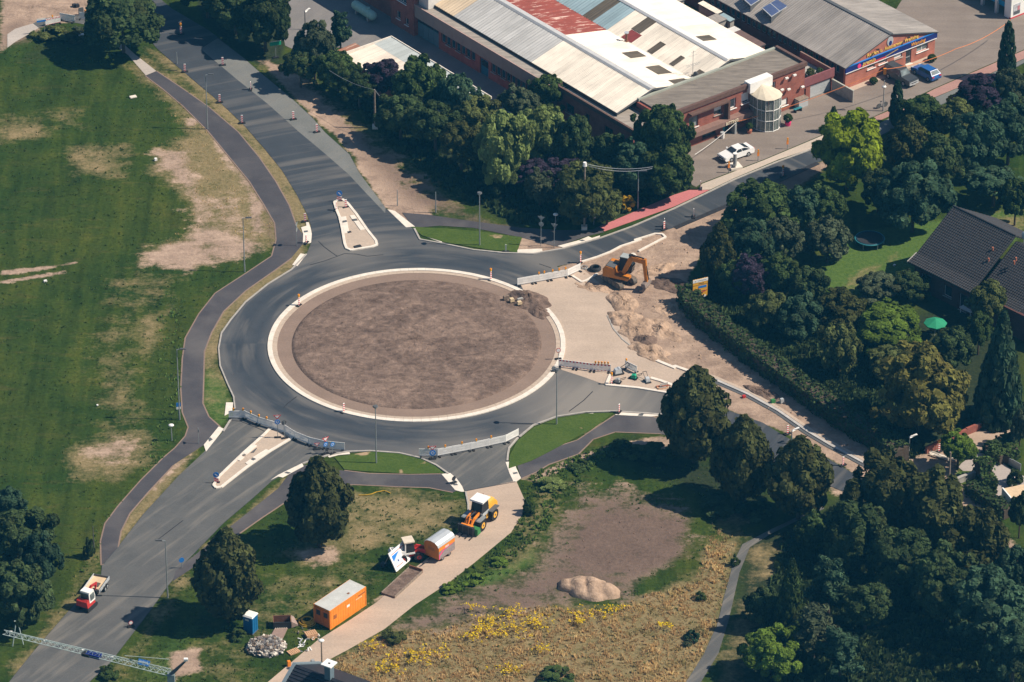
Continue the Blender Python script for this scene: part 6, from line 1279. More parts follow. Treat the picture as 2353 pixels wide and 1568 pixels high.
# the red loader behind the site trailer
rl = thing('red_loader', 'small red loader with white cab parked behind the site trailer', 'loader', p1('H 560,735'), R(18))
for x in (-.85, .95):
    for y in (-.75, .75): wheel(rl, x, y, .5, .38, RED)
q = MB(); q.prof([(-2.0,.75),(-.45,.7),(-.45,1.35),(-1.9,1.4),(-2.1,1.1)], -.65, .65, W, inset=.06); hd_ = q.build('engine_hood', rl); q = MB(); q.prof([(-1.75,1.405),(-.7,1.405),(-.7,1.44),(-1.75,1.44)], -.45, .45, GREYP); q.build('hood_grille', hd_)
q = MB(); q.prof([(-.5,.9),(.5,.9),(.6,1.4),(.42,2.3),(-.45,2.3)], -.55, .55, BLACK, inset=.06); cb = q.build('cab', rl)
q = MB(); q.box(-.6,.58,-.62,.62,2.3,2.44, mk('cab_cream', (.62,.54,.44), .1, 2)); q.box(-.55,.6,-.6,.6,.85,1.05, W); q.box(-.52,-.4,-.57,-.5,1.05,2.3, W); q.box(-.52,-.4,.5,.57,1.05,2.3, W); q.build('cab_frame', cb)
q = MB(); q.box(.0,1.3,-.45,.45,.5,.95, RED); q.prof([(.5,1.0),(1.0,1.35),(2.0,.95),(2.3,.5),(1.9,.55),(1.0,.9)], -.5, -.36, RED); q.prof([(.5,1.0),(1.0,1.35),(2.0,.95),(2.3,.5),(1.9,.55),(1.0,.9)], .36, .5, RED); q.build('lift_arm', rl)
q = MB(); q.prof([(2.2,.1),(2.9,.05),(2.7,.2),(2.4,.3),(2.45,.75),(2.25,.75)], -.85, .85, RUSTY); q.build('bucket', rl)
# site trailer with barrel roof
a, c = p1('H 765,772'), p1('H 873,697'); rz = math.atan2(c[1]-a[1], c[0]-a[0]); L = math.hypot(c[0]-a[0], c[1]-a[1])
tr = thing('site_trailer', 'orange site trailer with rounded silver roof and graffiti side', 'trailer', a, rz)
sec = [(0,.45),(0,1.95),(.12,2.2),(.45,2.42),(1.0,2.5),(1.55,2.42),(1.88,2.2),(2.0,1.95),(2.0,.45)]
q = MB(); q.hexa([(0,0,.45),(L,0,.45),(L,2,.45),(0,2,.45),(0,0,1.93),(L,0,1.93),(L,2,1.93),(0,2,1.93)], mk('burnt_orange_paint', (.50,.17,.03), .12, 2))
q.poly([(0,y,z) for y, z in sec[1:8]], MATS['burnt_orange_paint']); q.poly([(L,y,z) for y, z in reversed(sec[1:8])], MATS['burnt_orange_paint']); bod = q.build('body', tr)
q = MB(); n = 9
for (y0, z0), (y1, z1) in zip(sec[1:7], sec[2:8]): q.hexa([(-.06,y0,z0),(L+.06,y0,z0),(L+.06,y1,z1),(-.06,y1,z1),(-.06,y0,z0+.05),(L+.06,y0,z0+.05),(L+.06,y1,z1+.05),(-.06,y1,z1+.05)], ALU)
q.build('roof', tr)
q = MB(); q.box(.02, L-.02, -.02, -.004, 1.5, 1.9, ORANGE); q.build('upper_side_panel', bod)
q = MB(); q.box(.03, L-.02, -.024, -.006, .5, 1.46, mk('grey_spray_paint', (.26,.22,.22), .25, 3)); q.poly([(.03,-.028,.5),(.03,-.028,1.05),(L*.3,-.028,1.5),(L*.9,-.028,1.52),(L*.85,-.028,1.45),(L*.34,-.028,1.36),(.16,-.028,.9),(.13,-.028,.5)], PINK); q.box(L*.4, L*.62, -.03, -.021, 1.48, 1.72, mk('pale_tag', (.65,.5,.42), .15, 5)); q.build('graffiti', bod)
q = MB(); q.box(-.02, -.004, .55, 1.45, 1.35, 1.75, mk('door_brown', (.33,.13,.04), .1, 3)); q.build('hatch', bod)
q = MB(); q.box(.3, L-.3, .2, 1.8, .3, .45, BLACK); q.build('chassis', tr)
for x in (.8, L-.8):
    for y in (.2, 1.8): wheel(tr, x, y, .3, .2, GREYP)
q = MB(); q.box(-1.5, .3, .95, 1.05, .33, .42, BLACK); q.build('drawbar', tr)
# orange container
a, c = p1('M 1650,868'), p1('M 2150,525'); rz = math.atan2(c[1]-a[1], c[0]-a[0])
ct = thing('orange_container', 'bright orange container with pale grey roof beside service track', 'container', a, rz); L, Wd, Hh = 5.9, 2.25, 2.35
q = MB(); q.box(.05, L-.05, .05, Wd-.05, .12, Hh-.06, ORANGE)
for x in (0, L-.12):
    for y in (0, Wd-.12): q.box(x, x+.12, y, y+.12, 0, Hh, ORANGE)
for y in (0, Wd-.12): q.box(.12, L-.12, y, y+.12, 0, .14, ORANGE); q.box(.12, L-.12, y, y+.12, Hh-.12, Hh, ORANGE)
bod = q.build('body', ct)
for k in range(14): q = MB(); x = .2+k*.395; q.box(x, x+.37, .012, .048, .18, Hh-.16, ORANGE); q.build('side_panel', bod)
q = MB(); q.box(.06, L-.06, .06, Wd-.06, Hh-.02, Hh+.03, mk('pale_zinc_roof', (.50,.51,.49), .12, .8, dirt=(.3,.25,.18))); rf = q.build('roof', ct); q = MB(); q.box(3.6, 3.9, .5, .75, Hh+.032, Hh+.05, RUSTY); q.build('rust_patch', rf)
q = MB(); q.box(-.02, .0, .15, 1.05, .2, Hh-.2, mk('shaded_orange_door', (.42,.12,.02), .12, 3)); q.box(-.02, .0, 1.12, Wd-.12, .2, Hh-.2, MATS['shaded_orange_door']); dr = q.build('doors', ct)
q = MB(); q.box(-.035, -.021, .3, .85, 1.3, 1.9, BLACK); q.box(-.035, -.021, 1.3, 1.85, 1.3, 1.9, BLACK); q.build('door_window', dr)
q = MB(); q.box(2.75, 3.2, -.004, .011, 1.35, 1.62, W); q.box(.6, 1.1, -.002, .0115, 1.0, 1.5, mk('orange_scratch', (.33,.11,.03), .4, 6)); q.box(4.6, 5.7, -.002, .0115, 1.75, 1.9, MATS['orange_scratch']); q.box(4.2, 5.2, -.003, .0115, 1.5, 1.6, mk('pale_scratch', (.8,.5,.3), .3, 6)); q.build('marks', bod)
# portable toilet
pt = thing('portable_toilet', 'blue portable toilet with white roof standing in the grass', 'portable toilet', p1('M 405,880'), R(-28))
q = MB(); q.box(-.55,.55,-.55,.55,.08,2.05, TOILETB)
for k in range(3): q.box(.552,.58,-.5+k*.36,-.22+k*.36,.2,1.9, TOILETB); q.box(-.5+k*.36,-.22+k*.36,.552,.58,.2,1.9, TOILETB)
bd = q.build('cabin', pt); q = MB(); q.box(-.42,.42,-.59,-.552,.12,1.85, mk('blue_door_plastic', (.01,.10,.25), .1, 3)); d_ = q.build('door', bd); q = MB(); q.box(-.3,.15,-.6,-.591,1.6,1.8, ALU); q.build('door_plate', d_)
q = MB(); q.prof([(-.62,2.05),(.62,2.05),(.5,2.2),(-.5,2.2)], -.62, .62, W, inset=.12); q.build('roof', pt); q = MB(); q.box(-.6,.6,-.6,.6,0,.08, GREYD); q.build('skid', pt)
# red mini excavator
me_ = thing('mini_excavator', 'red mini excavator with white cab at the left road edge', 'mini excavator', p1('Q 690,1330'), R(62))
for s in (-1, 1):
    q = MB(); a = .24; Lx = 1.9; pr = []
    for k in range(9): t = R(90+k*22.5); pr.append((-Lx/2+a+a*math.cos(t), a+a*math.sin(t)))
    for k in range(9): t = R(-90+k*22.5); pr.append((Lx/2-a+a*math.cos(t), a+a*math.sin(t)))
    q.prof(pr, s*.6-.17, s*.6+.17, BLACK); q.build('track', me_)
q = MB(); q.box(-.5,.5,-.45,.45,.15,.55, GREYD); q.build('undercarriage', me_)
q = MB(); q.prof([(-.9,.55),(-.95,1.25),(-.7,1.45),(-.1,1.3),(.5,.85),(.6,.55)], -.72, .72, RED, inset=.1); q.build('upper_body', me_)
q = MB(); q.prof([(-.45,.95),(.6,.9),(.65,1.4),(.45,2.15),(-.5,2.15)], -.7, .45, W, inset=.06); cb = q.build('cab', me_)
q = MB(); q.prof([(-.5,2.152),(.45,2.152),(.38,2.25),(-.45,2.25)], -.68, .44, W); q.build('cab_roof', cb); q = MB(); q.prof([(-.3,1.15),(.45,1.15),(.5,1.45),(.35,2.0),(-.3,2.0)], -.72, -.701, GLASSL); q.prof([(-.53,1.4),(-.51,1.4),(-.53,2.05),(-.55,2.05)], -.6, .35, GLASS); q.build('pane', cb)
q = MB(); beam(q, (.6,.2,.8), (1.3,.3,1.75), .24, .24, .2, RED); beam(q, (1.3,.3,1.75), (2.5,.35,1.5), .24, .18, .18, RED); q.build('boom', me_)
q = MB(); beam(q, (2.5,.35,1.6), (2.2,.35,.75), .18, .14, .14, RED); q.prof([(2.0,.85),(2.35,.85),(2.4,.55),(2.1,.5)], .05, .65, BLACK); q.build('stick_and_bucket', me_)
# flat trailer in front of it
a, c = p1('Q 1090,1010'), p1('Q 1405,560'); rz = math.atan2(c[1]-a[1], c[0]-a[0]); L = math.hypot(c[0]-a[0], c[1]-a[1])
ft = thing('flatbed_trailer', 'silver flatbed trailer with plywood deck behind red mini excavator', 'trailer', a, rz)
q = MB(); q.box(0, L, .05, 1.75, .52, .58, TANW); q.build('deck', ft)
for y0 in (0, 1.76): q = MB(); q.box(0, L, y0, y0+.05, .45, .85, ALU); q.build('side_board', ft)
q = MB(); q.box(L-.05, L, .06, 1.75, .45, .8, GREYD); q.box(L, L+.35, .1, 1.7, .5, .56, GREYD); q.build('tail_ramp', ft)
q = MB(); q.box(.2, L-.1, .15, 1.65, .36, .44, GREYD); q.cyl((-1.2,.9,.42), (.3,.9,.42), .05, .05, 6, STEEL); q.build('chassis', ft)
for x in (L*.42, L*.62):
    for y in (-.1, 1.9): wheel(ft, x, y, .28, .18, ALU)
q = MB(); q.box(.9, 1.6, .5, 1.1, .585, .66, mk('deck_load', (.10,.08,.07), .2, 4)); q.build('deck_hatch', ft)
# cars
def car(name, label, loc, rz, body, prof_, wbase, width, glassm, r=.31, roofm=None, rimm=ALU, cat='car', splits=None):
    t = thing(name, label, cat, loc, rz, 'cars parked before the workshops'); lo, cabn = prof_
    q = MB(); q.prof(lo, -width/2, width/2, body, inset=.06); bo = q.build('body', t)
    q = MB(); q.prof(cabn, -width/2+.06, width/2-.06, roofm or body, inset=.2); cbn = q.build('cabin', t)
    zt = max(p[1] for p in cabn); zb = min(p[1] for p in cabn); hw = width/2-.06
    def ins(z): return hw - .2*(z-zb)/(zt-zb)
    # windscreen, rear window and side windows laid a few millimetres proud of the cabin
    f0, f1 = cabn[0], cabn[1]; r1, r0 = cabn[-2], cabn[-1]
    for nm, (pa, pb) in (('windscreen', (f0, f1)), ('rear_window', (r0, r1))):
        q = MB(); e = .012 if nm == 'windscreen' else -.012; A1 = Vector((pa[0],0,pa[1])); B1 = Vector((pb[0],0,pb[1])); l0, l1 = A1.lerp(B1, .12), A1.lerp(B1, .92); n = Vector((abs(B1.z-A1.z)*(1 if e > 0 else -1), 0, abs(B1.x-A1.x))).normalized()*.014
        y0, y1 = ins(l0.z)-.07, ins(l1.z)-.07
        q.hexa([tuple(l0+Vector((0,-y0,0))), tuple(l0+Vector((0,y0,0))), tuple(l1+Vector((0,y1,0))), tuple(l1+Vector((0,-y1,0))), tuple(l0+Vector((0,-y0,0))+n), tuple(l0+Vector((0,y0,0))+n), tuple(l1+Vector((0,y1,0))+n), tuple(l1+Vector((0,-y1,0))+n)], glassm); q.build(nm, cbn)
    z0, z1 = zb+.06, zt-.07
    def xf(z): return f0[0]+(f1[0]-f0[0])*(z-f0[1])/(f1[1]-f0[1])
    def xr(z): return r0[0]+(r1[0]-r0[0])*(z-r0[1])/(r1[1]-r0[1])
    sp = splits or [.5]; cuts = [0]+sp+[1]
    for s in (-1, 1):
        for u0, u1 in zip(cuts[:-1], cuts[1:]):
            pts = []
            for z in (z0, z1):
                a_, b_ = xr(z)+.1, xf(z)-.12
                pts.append((a_+(b_-a_)*u0+.03, z)); pts.append((a_+(b_-a_)*u1-.03, z))
            q = MB(); c4 = [pts[0], pts[1], pts[3], pts[2]]
            q.hexa([(x, s*(ins(z)-.01), z) for x, z in c4] + [(x, s*(ins(z)+.012), z) for x, z in c4], glassm); q.build('side_window', cbn)
        q = MB(); q.box(f0[0]-.45, f0[0]-.25, s*(width/2+.02), s*(width/2+.2), zb+.02, zb+.16, body); q.build('mirror', t)
    for x in (-wbase/2, wbase/2):
        for s in (-1, 1): wheel(t, x, s*(width/2-.1), r, .22, rimm)
    fx_ = max(p[0] for p in lo); bx_ = min(p[0] for p in lo)
    for s in (-1, 1):
        q = MB(); q.box(fx_-.22, fx_-.0, s*width*.36-.16, s*width*.36+.16, .62, .76, ALU); q.build('headlight', t)
        q = MB(); q.box(bx_-.012, bx_+.12, s*width*.36-.16, s*width*.36+.16, .72, .86, RED); q.build('tail_light', t)
    q = MB(); q.box(fx_-.03, fx_+.015, -.4, .4, .42, .58, BLACK); q.build('grille', t); q = MB(); q.box(fx_-.02, fx_+.02, -.26, .26, .33, .42, W); q.build('number_plate', t)
    return t
fx, rx_ = p1('U 1255,585'), p1('U 1548,485'); ang = math.atan2(fx[1]-rx_[1], fx[0]-rx_[0]); lf = Vector((-math.sin(ang), math.cos(ang)))
CARW = mk('white_car_paint', (.80,.80,.80), .03, 2, .25, spec=.6); CARB = mk('blue_car_paint', (.02,.11,.35), .08, 2, .25, spec=.6); CARD = mk('dark_grey_car_paint', (.05,.055,.06), .1, 2, .3, spec=.6)
mid_ = (Vector(fx)+Vector(rx_))/2 - lf*.75
lo_c = [(-2.2,.3),(2.1,.28),(2.25,.5),(2.1,.72),(1.0,.9),(-1.2,.95),(-2.15,.98),(-2.3,.7)]
car('white_coupe', 'white coupe parked on the paved yard before the office', tuple(mid_), ang, CARW, (lo_c, [(1.0,.9),(.25,1.32),(-.75,1.36),(-1.75,.96)]), 2.6, 1.75, GLASS)
car('dark_van', 'dark grey off-road car with silver bumper before the workshop', p1('T 1420,1140'), R(-49), CARD, ([(-2.3,.42),(2.3,.4),(2.4,.65),(2.3,1.0),(1.0,1.12),(-2.3,1.15)], [(.95,1.1),(.45,1.78),(-2.15,1.8),(-2.3,1.1)]), 2.7, 1.75, GLASSL, .36, CARD, ALU, 'car', [.35, .68])
car('blue_hatchback', 'blue hatchback parked nose to the tyre workshop', p1('T 1900,1060'), R(128), CARB, ([(-1.95,.32),(1.9,.3),(2.05,.5),(1.95,.72),(1.05,.92),(-1.9,.95),(-2.02,.6)], [(1.0,.92),(.4,1.38),(-1.35,1.42),(-1.9,.95)]), 2.45, 1.66, GLASSB)
t = bpy.data.objects['dark_van']; q = MB(); q.box(2.38,2.46,-.8,.8,.42,.56, ALU); q.box(2.38,2.44,-.75,.75,.72,.8, ALU); q.build('chrome_bumper', t)
# gas tank
gt_ = thing('gas_tank', 'pale green gas tank lying on feet in the shaded works yard', 'gas tank', Hloc(-8.2, -2.3), R(-54))
q = MB(); rs = [(-2.5,.0),(-2.42,.3),(-2.2,.52),(-1.9,.62),(1.9,.62),(2.2,.52),(2.42,.3),(2.5,.0)]
for (x0, r0), (x1, r1) in zip(rs[:-1], rs[1:]): q.cyl((x0,0,.95), (x1,0,.95), max(r0,.001), max(r1,.001), 20, MINT, caps=False)
q.build('shell', gt_, True); q = MB(); q.box(-1.5,-1.2,-.45,.45,0,.6, CONC); q.box(1.2,1.5,-.45,.45,0,.6, CONC); q.build('feet', gt_); q = MB(); q.cyl((.9,0,1.5), (.9,0,1.72), .28, .28, 12, MINT); q.build('valve_dome', gt_)
# compactors and small plant
def compactor(label, s, rz, mat, low=True):
    t = thing('plate_compactor', label, 'compactor', p1(s), rz, 'compactors parked on the small island')
    q = MB(); q.prof([(-.5,.12),(-.42,.02),(.42,.02),(.5,.12)], -.32, .32, BLACK); q.build('base_plate', t); q = MB(); q.prof([(-.3,.14),(.3,.14),(.22,.5),(-.25,.55)], -.25, .25, mat, inset=.04); q.cyl((-.12,-.2,.45), (-.12,.2,.45), .14, .14, 10, mat); q.build('engine', t)
    q = MB(); q.cyl((-.25,-.2,.4), (-.95,-.2,.8), .03, .03, 6, BLACK); q.cyl((-.25,.2,.4), (-.95,.2,.8), .03, .03, 6, BLACK); q.cyl((-.95,-.24,.8), (-.95,.24,.8), .035, .035, 6, BLACK); q.build('handle', t); return t
compactor('bright green plate compactor on the small island', 'K 1545,675', R(160), GREENL); compactor('grey plate compactor with dark handle right of the green one', 'K 1785,730', R(-70), ALU)
compactor('grey compactor at the left kerb beside the lamp beacon', 'K 1260,745', R(160), GREYP); o = compactor('pale hooded compactor nearest to the red barriers', 'K 1265,590', R(200), ALU); o.scale = (1.4, 1.4, 1.3)
x, y = p1('K 2040,830'); t = thing('kerb_stone_stack', 'pallet of pale kerb stones beside the big conical tree', 'kerb stones', (x, y), R(20)); q = MB(); q.box(-.6,.6,-.4,.4,0,.12, PALLET); q.build('pallet', t)
for k in range(6): q = MB(); q.cbox((random.uniform(-.4,.4), -.3+k*.12, .17+.09*(k%2)), (.9,.11,.11), TERRA if k % 3 == 1 else CONC, random.uniform(-.15,.15)); q.build('kerb_stone', t)
q = MB()
for rr, z in ((.62,.07), (.55,.17), (.6,.27), (.5,.35)): q.torus((0,0,z), rr, .09, 20, 6, BLACK)
o = q.build('pipe_coil'); o.location = (*p1('J 1215,400'), 0); tag(o, 'coil of black pipe lying beside the excavator', 'pipe coil')
q = MB()
for rr, z, dx in ((.42,.04,0), (.36,.1,.06), (.3,.15,-.05)): q.torus((dx,0,z), rr, .035, 18, 5, GREYP)
o = q.build('cable_coil'); o.location = (*p1('J 1065,375'), 0); tag(o, 'small loose coil of grey cable at the barrier end', 'cable')
q = MB()
for k in range(6): q.torus((random.uniform(-.12,.12), random.uniform(-.12,.12), .07+k*.075), .95-.1*k+random.uniform(-.05,.05), .045, 28, 5, YHOSE)
q.tube([(-.9,.3,.1), (-1.4,.6,.05), (-1.9,.5,.05)], .04, 5, YHOSE); o = q.build('hose_coil'); o.location = (*p1('M 1290,745'), 0); tag(o, 'coil of yellow hose lying beside the orange container', 'hose')
wire('yellow_hose', 'thin yellow hose lying in the grass below the footpath', [(*p1(s), .06) for s in ('H 225,313', 'H 270,312', 'H 310,306', 'H 345,292', 'H 395,283', 'H 420,290', 'H 440,300')], .05, YHOSE, 0, 3)
# skip with loading ramp
t = thing('steel_skip', 'rusty steel skip with black inside and lowered ramp plate', 'skip', p1('M 760,850'), R(4))
q = MB(); q.box(0,1.85,.0,.05,0,.78, BLACK); q.box(0,.05,.05,1.2,0,.8, RUSTY); q.box(1.8,1.85,.05,1.2,0,.8, RUSTY); q.box(0,1.85,1.2,1.25,0,.85, RUSTY); q.box(.05,1.8,.05,1.2,0,.06, BLACK); q.build('tub', t)
q = MB(); q.hexa([(.15,-.05,.04),(1.5,-.05,.04),(.9,-2.0,.02),(-.55,-1.9,.02),(.15,-.05,.12),(1.5,-.05,.12),(.9,-2.0,.08),(-.55,-1.9,.08)], mk('ramp_plate', (.27,.19,.16), .15, 3))
rp_ = q.build('ramp', t); q = MB(); [q.box(.2+k*.22,.27+k*.22,-.12,-.02,.12,.15, WK) for k in range(6)]; q.build('ramp_hinge', rp_)
q = MB(); q.hexa([(1.9,.1,0),(2.6,.4,0),(2.2,1.4,0),(1.9,1.3,0),(1.9,.1,.75),(2.6,.4,.15),(2.2,1.4,.5),(1.9,1.3,.8)], mk('dusty_sheet', (.30,.22,.19), .2, 3)); q.build('side_flap', t)
# rubble heap
x, y = p1('M 650,1150'); t = thing('rubble_heap', 'heap of grey and pale broken rubble in the grass', 'rubble heap', (x, y))
rg = np.random.default_rng(5); RUB = [CONC, MUD, GREYD, MUD, mk('slate_rubble', (.13,.12,.12), .3, 5), MATS['slate_rubble'], MATS['slate_rubble'], WOODP]
base = MB(); k_ = base.mi(MATS['slate_rubble'])
base.ball((0,0,0), (1.9,1.7,.85), 20, 8, MATS['slate_rubble'], zmin=-.05); base.build('core', t)
for k in range(260):
    a, r = rg.uniform(0, 6.28), math.sqrt(rg.uniform(0, 1)); z = .85*math.sqrt(max(0, 1-r*r)); s = rg.uniform(.1, .3); mt = RUB[rg.integers(0, 8)] if r < .75 else [CONC, WK, CONC, MUD][rg.integers(0, 4)]
    q = MB(); q.cbox((0,0,0), (s*1.5, s, s*.5), mt); o = q.build('rubble_piece', t); o.location = (2.05*r*math.cos(a), 1.8*r*math.sin(a), z+.02); o.rotation_euler = (rg.uniform(-.6,.6), rg.uniform(-.6,.6), rg.uniform(0, 6.28))
# pallets and timber
for s, rz, lab, n in (('M 1350,955', 25, 'pile of pale wooden pallets beside the hose coil', 3), ('M 1075,1210', 35, 'single reddish wooden pallet lying near the service track', 1)):
    t = thing('pallet_stack', lab, 'pallet', p1(s), R(rz), 'wooden pallets near the container'); 
    for k in range(n):
        z = k*.14
        q = MB(); [q.box(-.6, .6, y-.05, y+.05, z, z+.09, PALLET) for y in (-.36, 0, .36)]; q.build('bearer', t)
        for j in range(6): q = MB(); q.box(-.6+j*.21, -.45+j*.21, -.42, .42, z+.092, z+.115, PALLET); q.build('slat', t)
for s, lab, mats in (('M 1230,880', 'scattered dark pipes and boards beside the pallets', [GREYD, WOODP, STEEL]), ('M 1250,1050', 'scattered pale plastic scraps in the grass by the pallets', [W, STEEL, ALU]), ('M 1430,990', 'scattered pale offcuts at the track edge by the pallets', [WK, PALLET, CONC]), ('M 1250,1180', 'few dark and white scraps beside the reddish pallet', [GREYD, W, W])):
    t = thing('site_scraps', lab, 'scraps', p1(s), 0, 'scraps around the container')
    for k in range(8): q = MB(); q.cbox((rg.uniform(-.6,.6), rg.uniform(-.6,.6), .05), (rg.uniform(.25,.7), .1, .07), mats[k % 3], rg.uniform(0, 3)); q.build('offcut', t)
# planting trough along the track
a, c = pp('H 470,1005 655,835'); rz = math.atan2(c[1]-a[1], c[0]-a[0]); L = math.hypot(c[0]-a[0], c[1]-a[1]); t = thing('timber_bed', 'long low timber edged soil bed beside the service track', 'planting bed', a, rz)
q = MB(); q.box(0, L, .08, 1.6, 0, .2, SOIL); q.build('soil', t)
for y0 in (0, 1.6): q = MB(); q.box(0, L, y0, y0+.08, 0, .3, WOODP); q.build('edge_board', t)
q = MB(); q.box(L, L+.08, 0, 1.68, 0, .5, RUSTY); q.build('end_board', t)
# pots, utility box, bench
def pot(label, s, r, h, potm, br, bz):
    t = thing('potted_shrub', label, 'potted shrub', p1(s) if isinstance(s, str) else s); q = MB(); q.cyl((0,0,0), (0,0,h), r*.75, r, 14, potm); q.build('pot', t); return t
POTS = [(pot('round shrub in a bright pink pot beside the glass tower', 'S 1770,1185', .42, .5, PINK, .55, .95), .58, 1.0), (pot('small shrub in a terracotta pot left of the glass tower', 'S 1165,1305', .36, .45, TERRA, .4, .8), .45, .95)]
t = thing('utility_box', 'grey metal utility box with wooden lid beside the garage', 'utility box', Hloc(45.1, 26.2), R(-52)); q = MB(); q.box(-.5,.5,-.75,.75,.08,1.15, ALU); q.build('cabinet', t); q = MB(); q.box(-.58,.58,-.82,.82,1.15,1.24, WOODP); q.build('lid', t); q = MB(); q.box(-.5,.5,-.75,.75,0,.08, CONC); q.build('plinth', t)
t = thing('garden_bench', 'teal bench beside the grey utility box', 'bench', Hloc(45.9, 25.0), R(-52)); q = MB(); [q.box(-.22+k*.15,-.1+k*.15,-.6,.6,.42,.46, TEAL) for k in range(3)]; q.build('seat', t); q = MB(); [q.box(-.25,.25,y-.04,y+.04,0,.42, BLACK) for y in (-.45,.45)]; q.build('leg', t)
t = thing('white_bin', 'white ribbed bin standing at the office door', 'bin', Hloc(45.4, 13.1), 0); q = MB(); q.cyl((0,0,0), (0,0,.75), .26, .3, 12, W); q.build('body', t); q = MB(); q.cyl((0,0,.75), (0,0,.83), .32, .28, 12, ALU); q.build('lid', t)
t = thing('bicycle', 'dark bicycle leaning on the post beside the pointed cypress', 'bicycle', p1('b 850,790'), R(30))
for x in (-.5,.5): q = MB(); q.torus((x,0,.34), .32, .03, 18, 5, BLACK, 'Y'); wq = q.build('wheel', t); q = MB(); q.cyl((x,-.02,.34), (x,.02,.34), .3, .3, 12, GREYD); q.build('spokes', wq)
q = MB()
for a_, c_ in (((-.5,0,.34),(-.12,0,.32)), ((-.12,0,.32),(.35,0,.8)), ((-.5,0,.34),(-.2,0,.78)), ((-.2,0,.78),(.35,0,.8)), ((-.12,0,.32),(-.2,0,.85)), ((.35,0,.9),(.5,0,.34)), ((.35,-.25,.98),(.35,.25,.98))): q.cyl(a_, c_, .022, .022, 5, STEEL)
q.build('frame', t); q = MB(); q.box(-.32,-.08,-.07,.07,.88,.93, BLACK); q.build('saddle', t)
# trampoline and parasol in the garden
t = thing('trampoline', 'round dark trampoline on the shaded garden lawn', 'trampoline', p1('Y 175,530')); q = MB(); q.torus((0,0,.75), 1.75, .07, 36, 6, TEAL); q.torus((0,0,.78), 1.6, .1, 36, 4, mk('trampoline_pad', (.012,.05,.08), .1, 3)); q.build('rim', t); q = MB(); q.cyl((0,0,.72), (0,0,.74), 1.55, 1.55, 32, BLACK); q.build('mat', t)
for k in range(6): a_ = k*1.047; q = MB(); q.cyl((1.7*math.cos(a_),1.7*math.sin(a_),0), (1.7*math.cos(a_),1.7*math.sin(a_),.75), .04, .04, 6, STEEL); q.build('leg', t)
t = thing('parasol', 'green octagonal garden parasol on the house terrace', 'parasol', P(*dpx('Y 970,1475')[0], 1.9)); q = MB(); q.cyl((0,0,0), (0,0,2.3), .03, .03, 6, W); q.build('pole', t)
GC = mk('green_canvas', (.02,.25,.13), .08, 2, .8)
cn_ = None
for k in range(8):
    a_, b_ = k*.785, (k+1)*.785; q = MB(); q.poly([(1.35*math.cos(a_),1.35*math.sin(a_),1.8),(1.35*math.cos(b_),1.35*math.sin(b_),1.8),(0,0,2.35)], GC); q.poly([(1.35*math.cos(a_),1.35*math.sin(a_),1.8),(1.35*math.cos(a_),1.35*math.sin(a_),1.7),(1.35*math.cos(b_),1.35*math.sin(b_),1.7),(1.35*math.cos(b_),1.35*math.sin(b_),1.8)], GC); q.build('canopy_panel', t)
t = thing('garden_table', 'white garden table beside the house wall in shade', 'table', p1('j 940,990'), R(-46)); q = MB(); q.box(-.9,.9,-.4,.4,.68,.73, W); q.build('tabletop', t); [ (lambda q: (q.box(x-.04,x+.04,y-.04,y+.04,0,.68, W), q.build('leg', t)))(MB()) for x in (-.75,.75) for y in (-.3,.3)]
